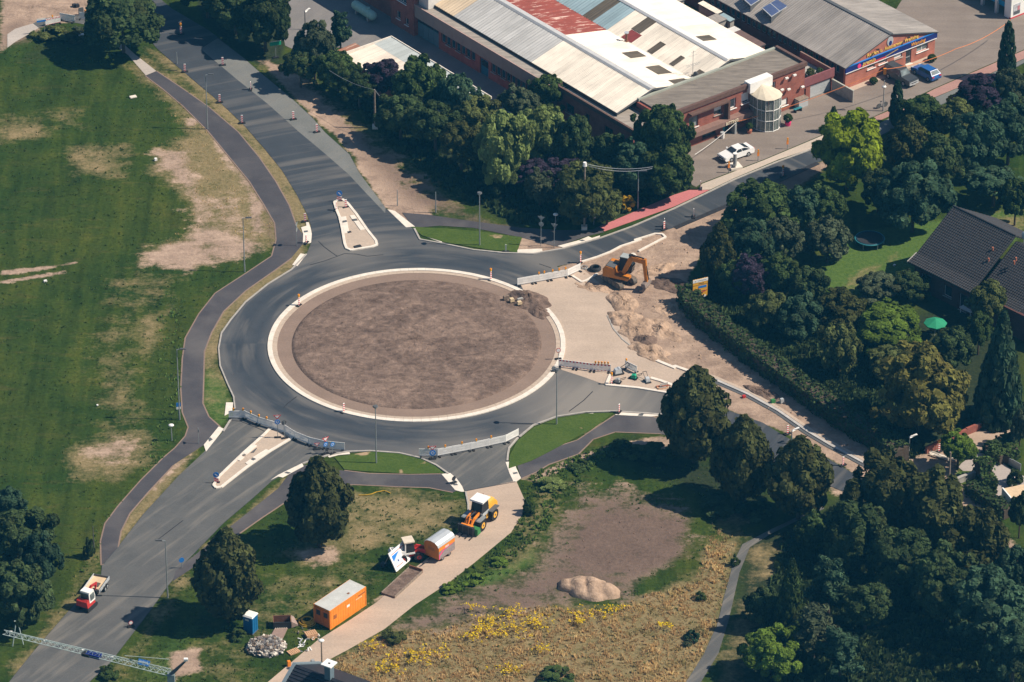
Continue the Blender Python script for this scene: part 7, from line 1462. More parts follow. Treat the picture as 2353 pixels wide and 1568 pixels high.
# small bits
for s, d, mt, nm, lab in (('A 895,655', (.85,.55,.12), WK, 'manhole_slab', 'pale square manhole slab in the upper left meadow'), ('D 305,383', (.4,.25,.2), W, 'white_scrap', 'small white scrap lying in the left meadow'), ('A 1047,1080', (.35,.3,.3), W, 'white_scrap', 'white bucket like scrap on the sandy patch in meadow'),
      ('D 655,1215', (.2,.2,.1), W, 'white_scrap', 'tiny white scrap in the lower left meadow'), ('c 1740,990', (.75,.3,.5), W, 'white_trough', 'white slatted trough beside the big dome tree'), ('F 470,1160', (.4,.3,.25), RED, 'red_canister', 'red canister at the trench beside the long gutter'), ('F 665,1195', (.5,.35,.4), GREENM, 'green_crate', 'green crate at the trench beside the long gutter'), ('F 725,1195', (.4,.35,.5), ALU, 'grey_crate', 'grey crate right of the green crate at the trench'),
      ('X 720,870', (.9,.6,.15), W, 'white_slab', 'pale stone slab at the foot of the telegraph pole'), ('B 1425,30', (.3,.2,.2), W, 'roof_box', 'tiny white box on the ground') [:0] or ('A 500,45', (.5,.4,.35), BLACK, 'black_crate', 'black crate standing on the top left sand'), ('A 520,48', (.5,.4,.4), BLACK, 'black_crate', 'second black crate on the top left sand, right one'), ('c 1730,390', (.7,.1,1.0), GREYD, 'dark_board', 'dark board standing beside the pale barrier at top left'), ('A 2175,1455', (.5,.3,.15), BLACK, 'black_foot', 'black rubber foot lying on the upper island') [:0] or ('a 1525,1245', (.9,.45,.18), BLACK, 'rubber_foot', 'black rubber foot at the wide end of upper island'), ('a 1370,980', (.5,.3,.15), BLACK, 'rubber_foot', 'black rubber foot beside the white slab on upper island'),
      ('k 1955,30', (.35,.35,.3), GREYP, 'grey_bin', 'grey lid lying on the service track'), ('k 1700,65', (.35,.3,.6), ORANGE, 'orange_box', 'small orange box beside the new black roof'), ('Y 475,795', (.3,.2,.15), W, 'white_toy', 'small white toy on the garden lawn'), ('n 980,860', (.55,.4,.35), mk('sandstone_block', (.62,.48,.30), .1, 4), 'sandstone_block', 'yellow sandstone block at the broken kerb pit'), ('n 1010,700', (.75,.3,.3), CONC, 'concrete_block', 'broken pale kerb block standing in the pit'), ('n 640,740', (.5,.45,.4), MATS['sandstone_block'], 'sandstone_block', 'tan stone left of the broken kerb pit'), ('n 400,640', (.75,.3,.45), MUD, 'mud_block', 'dark muddy block furthest left beside the pit'), ('n 1250,600', (1.3,.9,.12), BLACK, 'pit_cover', 'black sheet lying in the pit at the broken kerb')):
    q = MB(); c = 0.04
    q.prof([(-d[0]/2,0),(d[0]/2,0),(d[0]/2,d[2]*.8),(d[0]/2-d[0]*.08,d[2]),(-d[0]/2+d[0]*.08,d[2]),(-d[0]/2,d[2]*.8)], -d[1]/2, d[1]/2, mt); o = q.build(nm); o.location = (*p1(s), 0.02 if s[0] != 'n' else .35); o.rotation_euler = (0, 0, R(25)); tag(o, lab, nm.split('_')[-1])
# ------------------------------------------------------------------ tower crane over the bottom left corner
JZ = 15.0; A_, B_ = Vector((*p1('R 55,168', JZ), JZ)), Vector((*p1('R 2235,712', JZ), JZ))
cr = thing('tower_crane', 'pale green lattice crane jib crossing above the road at bottom left', 'tower crane', (B_.x, B_.y), 0)
bw = Vector((B_.x, B_.y, 0)); e = (A_-B_).normalized(); n = Vector((-e.y, e.x, 0)); GZ = mk('crane_paint', (.42,.50,.48), .1, 2, .5)
q = MB(); L = (A_-B_).length; N = 26; S = .32
def jp(k, j):
    o = B_ - bw + e*(L*k/N)
    return o + (n*S if j == 0 else (-n*S if j == 1 else Vector((0,0,.62*(1-.5*k/N)))))
for j in range(3): q.tube([tuple(jp(k, j)) for k in range(N+1)], .045, 5, GZ)
for k in range(N):
    for j in range(3): a_, c_ = jp(k, j), jp(k+1, (j+1) % 3); q.cyl(tuple(a_), tuple(c_), .022, .022, 4, GZ); q.cyl(tuple(jp(k, j)), tuple(jp(k, (j+1) % 3)), .02, .02, 4, GZ)
q.build('jib', cr)
q = MB(); mt = B_ - bw; q.box(mt.x-.35, mt.x+.35, mt.y-.35, mt.y+.35, 0, JZ+.1, mk('crane_mast_grey', (.20,.25,.26), .1, 2)); q.build('mast', cr)
tip = Vector((*p1('G 1250,1422', JZ+1.9), JZ+1.9)) - bw
q = MB(); q.cyl(tuple(mt), tuple(tip), .22, .1, 8, GREYD); q.box(tip.x-.2, tip.x+.2, tip.y-.15, tip.y+.15, tip.z, tip.z+.25, W); q.build('mast_strut', cr)
pa = Vector((*p1('R 1630,468', JZ+.9), JZ+.9)) - bw; q = MB(); q.cyl(tuple(pa), tuple(Vector((*p1('R 2210,515', JZ+1.2), JZ+1.2)) - bw), .03, .03, 5, GZ); q.build('pendant', cr)
tc = jp(N*.46, 0); q = MB(); q.cbox((jp(N*.46,0)+n*-S)[:], (1.5,.7,.35), NAVY, math.atan2(e.y, e.x)); q.cbox((jp(N*.5,0)+n*-S)[:], (.8,.9,.3), BLACK, math.atan2(e.y, e.x)); q.build('trolley', cr)
for f_ in (.97, .76, .53, .36, .44): c_ = jp(N*f_, 1); q = MB(); q.box(c_.x-.16, c_.x+.16, c_.y-.1, c_.y+.1, c_.z-.1, c_.z+.1, W); q.build('jib_lamp', cr)
pc = jp(N*.17, 1); ez_ = Vector((0,0,1)); q = MB(); q.M = Matrix.Translation(pc + Vector((0,0,.3)) - n*.06) @ Matrix.Rotation(math.atan2(-e.y, -e.x), 4, 'Z') @ Matrix.Rotation(R(-35), 4, 'X'); q.box(-.62, .62, -.03, .0, -.28, .28, BLUE); sg = q.build('sign', cr)
Mx = q.M; q = MB(); q.M = Mx
for k in range(7): q.box(-.5+k*.14, -.41+k*.14, -.04, -.031, -.1, .14 if k % 3 else .18, mk('pale_sign_letters', (.45,.55,.66), .1, 5))
q.build('lettering', sg)
tx = thing('jib_support', 'thin pale trestle standing under the left end of crane jib', 'trestle', p1('R 230,330')); hh = 3.0; q = MB(); q.cyl((-.5,-.2,0), (0,0,hh), .06, .06, 6, GZ); q.cyl((.6,.1,0), (.15,0,hh), .06, .06, 6, GZ); q.cyl((-.2,0,hh), (.35,0,hh), .06, .06, 6, GZ); q.build('legs', tx)
# ------------------------------------------------------------------ foliage
def leaf_mat(name, c, tl=0.25, warm=(0.10, 0.075, 0.03), warm_amt=0.25):
    m = bpy.data.materials.new(name); m.use_nodes = True; nt = m.node_tree; nt.nodes.clear()
    at = nt.nodes.new('ShaderNodeAttribute'); at.attribute_name = 'tint'
    col = ramp(nt, at.outputs['Fac'], [(0.0, tuple(x*0.6 for x in c)), (0.5, tuple(x*1.18 for x in c)), (1.0, tuple(min(1, x*2.1) for x in c))])
    f = noise(nt, 0.5, 3, 0.6, worldpos(nt)); col = mix(nt, ramp(nt, f, [(0.5, 0.0), (0.75, warm_amt)]), col, warm)
    oi = nt.nodes.new('ShaderNodeObjectInfo'); col = mix(nt, 1.0, col, ramp(nt, oi.outputs['Random'], [(0, 0.82), (1, 1.2)]), 'MULTIPLY')
    d = nt.nodes.new('ShaderNodeBsdfDiffuse'); t = nt.nodes.new('ShaderNodeBsdfTranslucent'); mx = nt.nodes.new('ShaderNodeMixShader'); o = nt.nodes.new('ShaderNodeOutputMaterial')
    nt.links.new(col, d.inputs[0]); nt.links.new(col, t.inputs[0]); mx.inputs[0].default_value = tl
    nt.links.new(d.outputs[0], mx.inputs[1]); nt.links.new(t.outputs[0], mx.inputs[2]); nt.links.new(mx.outputs[0], o.inputs[0])
    return m
LEAF = dict(dark=leaf_mat('dark_leaves', (0.039, 0.060, 0.023)), oak=leaf_mat('oak_leaves', (0.047, 0.074, 0.023)), olive=leaf_mat('olive_leaves', (0.078, 0.093, 0.031)), blue=leaf_mat('blue_green_leaves', (0.037, 0.068, 0.038)),
    light=leaf_mat('light_leaves', (0.140, 0.180, 0.059), .35, warm_amt=.1), lime=leaf_mat('lime_leaves', (0.208, 0.270, 0.022), .35, warm_amt=0), purple=leaf_mat('purple_leaves', (0.036, 0.027, 0.043), .15, warm_amt=.1), gold=leaf_mat('golden_leaves', (0.392, 0.255, 0.019), .3, warm_amt=0),
    bronze=leaf_mat('bronze_green_leaves', (0.053, 0.060, 0.021), .2, (0.10, 0.07, 0.03), .2), green=leaf_mat('fresh_green_leaves', (0.098, 0.152, 0.024), .35, warm_amt=.05), yolive=leaf_mat('yellow_olive_leaves', (0.121, 0.117, 0.032), .3, (.2, .16, .05), .5), grey=leaf_mat('grey_green_leaves', (0.064, 0.081, 0.045), .25))
def quads(pos, nrm, size, rg, asp=1.0, down=None):
    n = len(pos); nrm = nrm/(np.linalg.norm(nrm, axis=1, keepdims=True)+1e-9)
    a = rg.normal(size=(n, 3)) if down is None else down
    u = np.cross(nrm, a); u /= np.linalg.norm(u, axis=1, keepdims=True)+1e-9; w = np.cross(nrm, u)
    s = size[:, None]; u = u*s; w = w*s*asp
    k = rg.uniform(.7, 1.1, (n, 1))
    v = np.stack([pos-u*k-w*.8, pos+u-w*k*.5, pos+u*k*.7+w, pos-u*.8+w*k], 1).reshape(-1, 3)
    return v, np.arange(4*n).reshape(n, 4)
def crown_arrays(kind, seed, nl=46, per=210, leaf=.085):
    rg = np.random.default_rng(seed); C, Rr, EL = [], [], []; ph = rg.uniform(0, 6.28, 4)
    if kind in ('broad', 'dome', 'shrub', 'weep'):
        i = 0
        while len(C) < nl:
            d = rg.normal(size=3); d /= np.linalg.norm(d); out = 1+.16*math.sin(2.1*d[0]+ph[0]+2*d[2])*math.cos(2.7*d[1]+ph[1])+.12*math.sin(4.3*d[0]+ph[2])*math.sin(3.9*d[2]+ph[0])
            if d[2] < (-.55 if kind != 'dome' else -.35): continue
            r = rg.uniform(.085, .22) if kind != 'dome' else rg.uniform(.13, .22); f = (rg.uniform(.62, .96) if rg.random() < .82 else rg.uniform(.15, .5))*out
            if kind == 'dome': f = rg.uniform(.76, .88)
            p = d*f*rg.uniform(.88, 1.08)
            if kind == 'shrub': p[2] = abs(p[2])*1.0-.35
            C.append(p); Rr.append(r); EL.append(1.0 if kind != 'weep' else 1.5)
    elif kind == 'cone':
        for i in range(nl):
            t = (i+.5)/nl; z = -.86+1.76*t; a = i*2.4 + rg.uniform(-.5, .5); Rp = (.46+.50*(t/.33)**.8 if t < .33 else .96*(1-((t-.33)/.67)**1.25)**.95+.03)*rg.uniform(.66, 1.14)
            C.append(np.array([Rp*.84*math.cos(a), Rp*.84*math.sin(a), z])); Rr.append(.07+.16*math.sqrt(max(0, 1-t))*rg.uniform(.6, 1.3)); EL.append(1.0)
            if i % 2 == 0 and t < .8: C.append(np.array([Rp*.4*math.cos(a+2), Rp*.4*math.sin(a+2), z])); Rr.append(.24); EL.append(1.0)
    elif kind == 'column':
        for i in range(nl):
            t = (i+.5)/nl; z = -.9+1.82*t; a = i*2.4; Rp = .72*min(1, .55+3*t)*(1-t**2.2)**.6
            C.append(np.array([Rp*math.cos(a), Rp*math.sin(a), z])); Rr.append(.32*(1-.5*t)); EL.append(.45)
    elif kind == 'spruce':
        for i in range(nl*2):
            t = (i+.5)/(nl*2); z = -.95+1.9*t; a = i*2.4+rg.uniform(-.3, .3); Rp = .95*(1-t)**.8+.03
            for f in (.45, .8): C.append(np.array([Rp*f*math.cos(a), Rp*f*math.sin(a), z-.10*f])); Rr.append(.08+.16*(1-t)*(1.1-f*.5)); EL.append(.6)
    elif kind == 'pine':
        for i in range(nl):
            t = rg.random(); a = rg.uniform(0, 6.28); z = -.6+1.5*t; Rp = (1-t*.6)*rg.uniform(.4, .95)
            for f in (.35, .6, .85, 1.0): C.append(np.array([Rp*f*math.cos(a), Rp*f*math.sin(a), z+.10*f])); Rr.append(.13*(1.15-f*.5)); EL.append(.7)
    C = np.array(C); Rr = np.array(Rr); EL = np.array(EL); tot = (Rr**2).sum(); N = nl*per
    P_, N_, T_ = [], [], []
    for c, r, el in zip(C, Rr, EL):
        n = max(12, int(N*r*r/tot)); d = rg.normal(size=(n, 3)); d /= np.linalg.norm(d, axis=1, keepdims=True)
        cd = c/(np.linalg.norm(c)+1e-6); flip = (d@cd) < -.25; d[flip] *= -1
        rr = r*np.where(rg.random(n) < .82, rg.uniform(.80, 1.10, n), rg.uniform(.3, .8, n))
        off = d*rr[:, None]; off[:, 2] *= el
        if kind == 'weep': off[:, 2] -= rg.exponential(.10, n)*1.2
        P_.append(c+off); N_.append(d*.8+cd*.3+np.array([0, 0, .2])+rg.normal(size=(n, 3))*.45)
        T_.append(np.clip(.5+rg.normal(0, .17)+rg.normal(0, .15, n), 0, 1))
    P_ = np.concatenate(P_); N_ = np.concatenate(N_); T_ = np.concatenate(T_)
    sz = leaf*rg.uniform(.55, 1.25, len(P_))
    v, f = quads(P_, N_, sz, rg, 1.35 if kind in ('weep', 'spruce', 'pine') else 1.0)
    return v, f, T_
def leaf_mesh(name, v, f, t, mat):
    me = np_mesh(name, v, f); a = me.attributes.new('tint', 'FLOAT', 'FACE'); a.data.foreach_set('value', t.astype(np.float32)); me.materials.append(mat); return me
CROWN = {}
def crown(kind, variant):
    k = (kind, variant)
    if k not in CROWN:
        nl, per, lf = dict(broad=(135, 125, .058), dome=(150, 120, .050), shrub=(40, 120, .10), weep=(80, 200, .058), cone=(120, 120, .056), column=(40, 110, .10), spruce=(70, 120, .065), pine=(44, 110, .07))[kind]
        v, f, t = crown_arrays(kind, 100*variant+len(kind)*7+ord(kind[0]), nl, per, lf); CROWN[k] = leaf_mesh('crown', v, f, t, LEAF['oak'])
    return CROWN[k]
def trunk_mesh(kind):
    k = ('trunk', kind)
    if k in CROWN: return CROWN[k]
    q = MB(); rg = random.Random(3)
    q.cyl((0,0,-1.9), (0,0,-.7), .085, .065, 8, BARK); q.cyl((0,0,-.7), (0,0,.35 if kind != 'cone' else .85), .065, .02, 7, BARK)
    for i in range(9):
        a = i*2.4; z = -.75+i*.11; L = .62 if kind != 'cone' else .5; q.cyl((0,0,z), (L*math.cos(a), L*math.sin(a), z+.35), .032, .008, 5, BARK)
    CROWN[k] = q.mesh('trunk'); return CROWN[k]
ntree = 0
def tree(kind, cx, cy, rx, ry, leafs, label, group=None, tr=None, name=None, cat='tree'):
    """crown centre and half sizes as read from the photograph, turned into metres"""
    global ntree
    ntree += 1; rg = random.Random(ntree*13)
    sc = scale_at(P(cx, cy)[1]); a = rx/sc; sn, cs = _s, _c
    c2 = ((ry/sc)**2 - (a*sn)**2)/(cs*cs); c = math.sqrt(max(c2, (.55*a)**2))
    if kind == 'shrub':
        c = math.sqrt(max(c2, (.4*a)**2)); zc = c*.62
    else: zc = c*.97 + (tr if tr is not None else dict(cone=1.9, broad=1.2, weep=.4, dome=1.0, column=.15, spruce=.2, pine=.8).get(kind, .8))
    x, y = P(cx, cy, zc)
    nm = name or dict(broad='broadleaf_tree', cone='street_tree', dome='chestnut_tree', weep='weeping_tree', column='cypress_tree', spruce='spruce_tree', pine='pine_tree', shrub='shrub')[kind]
    if cat == 'tree' and kind == 'shrub': cat = 'shrub'
    t = thing(nm, label, cat, (x, y), rg.uniform(0, 6.28), group)
    o = link('crown', crown(kind, ntree % (4 if kind in ('broad', 'cone') else 2)), t); o.location = (0, 0, zc); k = 1.0 if kind in ('cone', 'column', 'spruce') else rg.uniform(.94, 1.04)
    fl = 1.04 if kind != 'shrub' else 1.0
    o.scale = (a*k*fl, a*fl/k, c*fl); o.material_slots[0].link = 'OBJECT'; o.material_slots[0].material = LEAF[leafs]
    if kind != 'shrub':
        b_ = link('trunk', trunk_mesh(kind), t); b_.location = (0, 0, zc); b_.scale = (a*.9 if a < 3 else 2.7, a*.9 if a < 3 else 2.7, zc/1.9 if zc/1.9 > c*.55 else c*.55)
    return t
WOOD = 'trees in the dark wood at the lower right'; GARD = 'garden trees around the tiled house'; BELT = 'trees in the belt along the works yard'; STRT = 'conical trees along the roads'
for a in (
 ('dome', 281, 52, 82, 72, 'dark', 'huge dome shaped dark tree at the upper left road', None, .6),
 ('broad', 608, 48, 55, 66, 'dark', 'big dark tree beside the works entrance at the top', None, .5), ('broad', 540, 14, 62, 52, 'dark', 'big dark tree cut by the top edge left of the entrance tree', None, 1.4), ('broad', 475, -30, 62, 55, 'dark', 'dark tree at the top edge shading the upper road', None, 1.6), ('broad', 590, -40, 70, 60, 'dark', 'dark tree at the top edge behind the entrance tree', None, 2.0),
 ('broad', 722, 112, 42, 55, 'grey', 'grey green loose tree at the yard corner below the street lamp', BELT), ('pine', 782, 76, 36, 44, 'blue', 'spiky blue green conifer beside the asphalt works yard', BELT), ('broad', 690, 150, 36, 36, 'dark', 'low dark tree behind the green street sign', BELT), ('broad', 775, 160, 46, 42, 'oak', 'dark tree below the spiky conifer near the pale shed', BELT),
 ('broad', 878, 178, 44, 42, 'purple', 'purple leaved tree in front of the pale shed roof', BELT), ('broad', 825, 200, 40, 34, 'dark', 'dark bushy tree left of the purple tree by the shed', BELT), ('broad', 962, 196, 56, 62, 'oak', 'tall green tree in front of the pale shed roof', BELT), ('broad', 1052, 226, 46, 55, 'blue', 'tall blue green tree at the right end of the pale shed', BELT),
 ('broad', 920, 262, 52, 48, 'dark', 'dark tree behind the first telegraph pole wire', BELT), ('broad', 1000, 290, 58, 52, 'dark', 'dark shaded tree below the tall green shed tree', BELT), ('broad', 1090, 262, 50, 44, 'olive', 'olive tree between shed and light weeping tree', BELT), ('broad', 1262, 212, 38, 40, 'oak', 'small green tree at the corner of brick annex', BELT), ('broad', 1195, 235, 42, 38, 'grey', 'grey green tree beside the small white edged shed', BELT),
 ('broad', 1060, 335, 50, 48, 'bronze', 'bronze green tree left of the light weeping trees', BELT), ('broad', 1158, 345, 62, 88, 'light', 'light green airy tree, left one of the bright pair', BELT, .2), ('broad', 1252, 315, 58, 70, 'light', 'light green airy tree, right one of the bright pair', BELT, .6), ('broad', 1318, 330, 44, 62, 'dark', 'dark tree right of the bright weeping pair', BELT), ('broad', 1235, 402, 46, 30, 'purple', 'low purple tree under the bright weeping pair', BELT), ('broad', 1296, 390, 44, 34, 'purple', 'purple tree left of the white capped pole', BELT),
 ('broad', 1345, 440, 74, 72, 'olive', 'broad olive tree around the white capped telegraph pole', BELT, .5), ('broad', 1240, 432, 36, 38, 'grey', 'grey green bush tree left of the broad olive tree', BELT, .3), ('broad', 1395, 480, 36, 36, 'olive', 'small olive tree beside the short golden shrub', BELT, .3), ('shrub', 1440, 468, 20, 20, 'gold', 'short golden shrub near the red path', None), ('broad', 1526, 312, 56, 70, 'oak', 'tall dark green tree before the office, upper crown', None, 2.4), ('broad', 1532, 392, 64, 62, 'oak', 'lower dark green tree in front of the tall office tree', None, .3), ('broad', 1455, 385, 48, 54, 'blue', 'blue green tree behind the red path street lamp', BELT, .6), ('broad', 1400, 350, 40, 44, 'dark', 'shaded dark tree under the annex wall', BELT, .6),
 ('broad', 1950, 340, 78, 88, 'lime', 'vivid yellow green tree beside the upper right road', None, .9), ('column', 2315, 116, 21, 62, 'blue', 'slim dark cypress at the right pavement, tallest of three', None), ('column', 2061, 235, 17, 48, 'blue', 'slim cypress before the dark car, middle of three', None), ('column', 1915, 274, 12, 28, 'dark', 'smallest slim cypress behind the yellow green tree', None),
 ('broad', 2116, 262, 46, 44, 'oak', 'dark tree at the right road just below the middle cypress', GARD), ('broad', 2190, 275, 48, 46, 'olive', 'olive tree next to the golden tree at the right road', GARD), ('broad', 2205, 238, 28, 18, 'gold', 'golden leaved small tree at the right road', None, .8), ('broad', 2262, 216, 58, 44, 'purple', 'broad purple tree at the upper right road', GARD), ('broad', 2325, 205, 40, 48, 'grey', 'grey green tree at the right picture edge by the road', GARD), ('broad', 2320, 300, 62, 66, 'blue', 'large blue green tree at the right edge below purple tree', GARD), ('broad', 2240, 330, 60, 66, 'blue', 'large blue green tree left of the right edge one', GARD),
 ('cone', 2086, 325, 56, 64, 'bronze', 'bronze green conical tree right of the yellow green tree', GARD, .6), ('broad', 2165, 370, 52, 58, 'dark', 'dark tree behind the round garden tree', GARD), ('broad', 2100, 455, 76, 74, 'blue', 'large round tree above the garden trampoline', GARD, .9), ('broad', 2285, 425, 60, 42, 'blue', 'spreading tree behind the tiled house ridge', GARD), ('broad', 2335, 455, 34, 46, 'oak', 'tree at the right edge behind the tiled house', GARD), ('broad', 2020, 430, 42, 44, 'dark', 'shaded tree between yellow green and round garden tree', GARD), ('broad', 1895, 470, 46, 46, 'oak', 'middle sized tree below the yellow green tree', GARD), ('broad', 1838, 478, 44, 46, 'blue', 'blue green tree left of the middle sized garden tree', GARD),
 ('broad', 1748, 480, 72, 66, 'oak', 'large tree leaning over the dug up road edge', GARD, .8), ('cone', 1652, 575, 46, 66, 'bronze', 'bronze conical tree standing behind the yellow direction board', GARD, .4), ('broad', 1725, 560, 52, 52, 'blue', 'blue green tree right of the bronze conical tree', GARD), ('broad', 1802, 555, 46, 48, 'grey', 'grey green tree in the middle of the garden belt', GARD), ('broad', 1902, 552, 48, 52, 'grey', 'round grey green tree left of the trampoline', GARD, .4), ('broad', 1690, 640, 40, 40, 'oak', 'small tree right of the yellow direction board', GARD, .3), ('broad', 1725, 640, 46, 48, 'purple', 'purple tree behind the yellow direction board', GARD, .4), ('broad', 1790, 635, 46, 48, 'oak', 'dark tree right of the purple hedge tree', GARD, .4), ('broad', 1855, 660, 46, 48, 'dark', 'dark tree left of the sunny garden lawn', GARD, .4),
 ('broad', 1765, 715, 46, 44, 'olive', 'olive tree over the long hedge, upper one', GARD, .3), ('broad', 1840, 730, 52, 48, 'blue', 'blue green tree over the long hedge middle', GARD, .3), ('broad', 1930, 715, 52, 46, 'bronze', 'bronze tree at the lower edge of the sunny lawn', GARD, .4), ('broad', 1930, 800, 44, 60, 'olive', 'olive tree over the long hedge, lower one', GARD, .3), ('broad', 2045, 752, 74, 48, 'green', 'fresh green tree in front of the house terrace', GARD, .5), ('broad', 2050, 830, 58, 42, 'olive', 'olive bush tree above the yellow topped tree', GARD, .4), ('broad', 2112, 905, 98, 98, 'yolive', 'large yellow olive tree near the driveway', GARD, .4), ('broad', 2190, 800, 44, 48, 'dark', 'dark tree between parasol and tall spruce', GARD, .4), ('spruce', 2300, 840, 66, 126, 'blue', 'tall spruce at the right edge below the house', GARD), ('broad', 2268, 690, 44, 44, 'olive', 'ivy covered tree against the tiled house corner', GARD, 1.5), ('broad', 2250, 765, 32, 44, 'oak', 'small tree between ivy tree and spruce', GARD, .6), ('broad', 2020, 660, 50, 20, 'grey', 'grey shrub at the lower lawn edge', GARD, .1), ('broad', 2090, 655, 40, 34, 'dark', 'dark shrub at the house corner', GARD, .2),
 ('broad', 2203, 1028, 40, 35, 'green', 'small fresh green tree on the front lawn', None, 1.2),
 ('cone', 732, 1138, 76, 96, 'bronze', 'conical tree below the left barrier boards', STRT), ('cone', 521, 1306, 78, 100, 'bronze', 'conical tree beside the grey road near the blue toilet', STRT), ('cone', 1597, 938, 82, 102, 'bronze', 'largest conical tree right of the roundabout', STRT), ('cone', 1708, 1038, 70, 90, 'bronze', 'conical tree second from the left in the lower right row', STRT), ('cone', 1838, 1082, 80, 88, 'bronze', 'conical tree third from the left in the lower right row', STRT),
 ('broad', 50, 1235, 72, 66, 'dark', 'dark tree at the left picture edge', None, .8), ('broad', 18, 1165, 36, 44, 'blue', 'small dark tree above the left edge tree', None, .8), ('broad', 88, 1290, 46, 58, 'blue', 'blue green tree right of the left edge tree', None, .6), ('broad', 45, 1370, 72, 72, 'dark', 'low dark tree at the left edge above the crane', None, .5),
 ('cone', 1870, 1210, 46, 44, 'oak', 'dark tree behind the third conical tree', WOOD, .3), ('weep', 2040, 1142, 84, 96, 'bronze', 'tall drooping birch at the upper edge of the wood', WOOD), ('weep', 2150, 1180, 84, 92, 'bronze', 'drooping birch beside the driveway hedge', WOOD), ('weep', 1965, 1225, 70, 76, 'dark', 'shaded birch at the left edge of the wood', WOOD), ('weep', 2235, 1265, 76, 90, 'bronze', 'drooping birch at the right of the wood', WOOD),
 ('broad', 2070, 1285, 76, 76, 'dark', 'dark leafy tree in the middle of the lower right wood', WOOD), ('broad', 2170, 1345, 80, 80, 'dark', 'dark leafy tree between the drooping birches and the lower corner', WOOD), ('broad', 2270, 1400, 84, 84, 'blue', 'blue green leafy tree above the lower right corner tree', WOOD), ('broad', 2335, 1320, 50, 66, 'blue', 'blue green tree at the right edge of the wood', WOOD), ('broad', 2330, 1500, 60, 70, 'blue', 'blue green tree at the lower right corner', WOOD), ('broad', 2345, 1175, 26, 44, 'dark', 'dark shrub tree beside the white framed box', WOOD), ('broad', 2345, 985, 22, 40, 'grey', 'grey conifer at the right edge over driveway', None, .2),
 ('spruce', 1818, 1368, 46, 88, 'oak', 'slender green conifer right of the winding path', WOOD), ('pine', 1905, 1350, 64, 66, 'blue', 'blue green pine in the lower wood, upper one', WOOD), ('pine', 1870, 1455, 78, 66, 'grey', 'grey green pine in the lower wood, middle one', WOOD), ('pine', 1930, 1500, 70, 60, 'blue', 'blue green pine in the lower wood, lowest one', WOOD), ('broad', 1770, 1500, 62, 60, 'green', 'fresh green bush tree beside the winding path', WOOD, .1), ('broad', 1755, 1395, 40, 44, 'dark', 'dark bush tree beside the path shadows', WOOD, .2), ('broad', 1990, 1390, 56, 54, 'dark', 'dark leafy tree right of the uppermost pine in the wood', WOOD)):
    tree(*a)
for a in ((1590, 1460, 18, 16, 'blue', 'round bush in the dry field near the path, upper one'), (1612, 1370, 15, 13, 'oak', 'small bush at the left side of the winding path'), (1580, 1478, 12, 10, 'grey', 'tiny grey bush in the dry field near the path'), (1275, 1555, 42, 24, 'oak', 'green bush at the bottom edge of the dry field'), (905, 1462, 28, 20, 'olive', 'olive bush at the service track edge'), (545, 1458, 20, 16, 'oak', 'low bush at the foot of the toilet side tree'), (120, 75, 40, 14, 'olive', 'low weedy bush at the top left lane'), (165, 85, 28, 16, 'bronze', 'reddish bush under the top left street sign'), (195, 65, 22, 14, 'grey', 'pale bush beside the dome tree'),
          (205, 1262, 14, 30, 'dark', 'dark weeds bush on the left roadside'), (250, 1545, 26, 18, 'oak', 'bush at the bottom edge under the crane'), (1035, 1352, 24, 14, 'green', 'fresh green weed bush at the track bend'), (1090, 1330, 26, 14, 'green', 'fresh weeds along the track, middle patch'), (1150, 1290, 22, 14, 'green', 'fresh weeds along the track, upper patch'), (1215, 1165, 16, 26, 'oak', 'tall weeds at the end of the white slab'), (1270, 1110, 34, 18, 'light', 'pale flowering weeds below the grass island path'), (1330, 1070, 26, 14, 'oak', 'weeds at the field corner below the path'), (1500, 1040, 44, 26, 'dark', 'dark bushes left of the large conical tree'), (1430, 1030, 40, 18, 'oak', 'low bushes at the upper field edge'), (1660, 1160, 52, 26, 'dark', 'dark bushes under the second conical tree'), (1740, 1170, 40, 24, 'dark', 'dark bushes above the winding path end'),
          (1690, 1290, 12, 16, 'oak', 'small bush close to the winding path shade'), (2260, 1105, 30, 22, 'oak', 'clipped bush beside the driveway corner'), (2330, 1100, 22, 24, 'dark', 'dark bush at right driveway edge'), (1900, 150, 14, 10, 'yolive', 'yellowish plant on the garage terrace, left one'), (1868, 138, 10, 12, 'yolive', 'yellowish plant on the garage terrace, back one')):
    if a[5].endswith('one') and 'terrace' in a[5]: continue
    tree('shrub', *a)
for s, r, lab in (('T 910,1200', .55, 'round clipped bush left of the dark car'), ('T 1480,985', .5, 'round clipped bush between dark and blue car'), ('T 2010,780', .6, 'round clipped bush behind the blue car')):
    t = thing('clipped_bush', lab, 'bush', p1(s)); o = link('foliage', crown('dome', 0), t); o.scale = (r, r, r*.85); o.location = (0, 0, r*.75); o.material_slots[0].link = 'OBJECT'; o.material_slots[0].material = LEAF['oak']
for t, r, z in POTS:
    o = link('foliage', crown('dome', 1), t); o.scale = (r, r, r); o.location = (0, 0, z); o.material_slots[0].link = 'OBJECT'; o.material_slots[0].material = LEAF['oak']
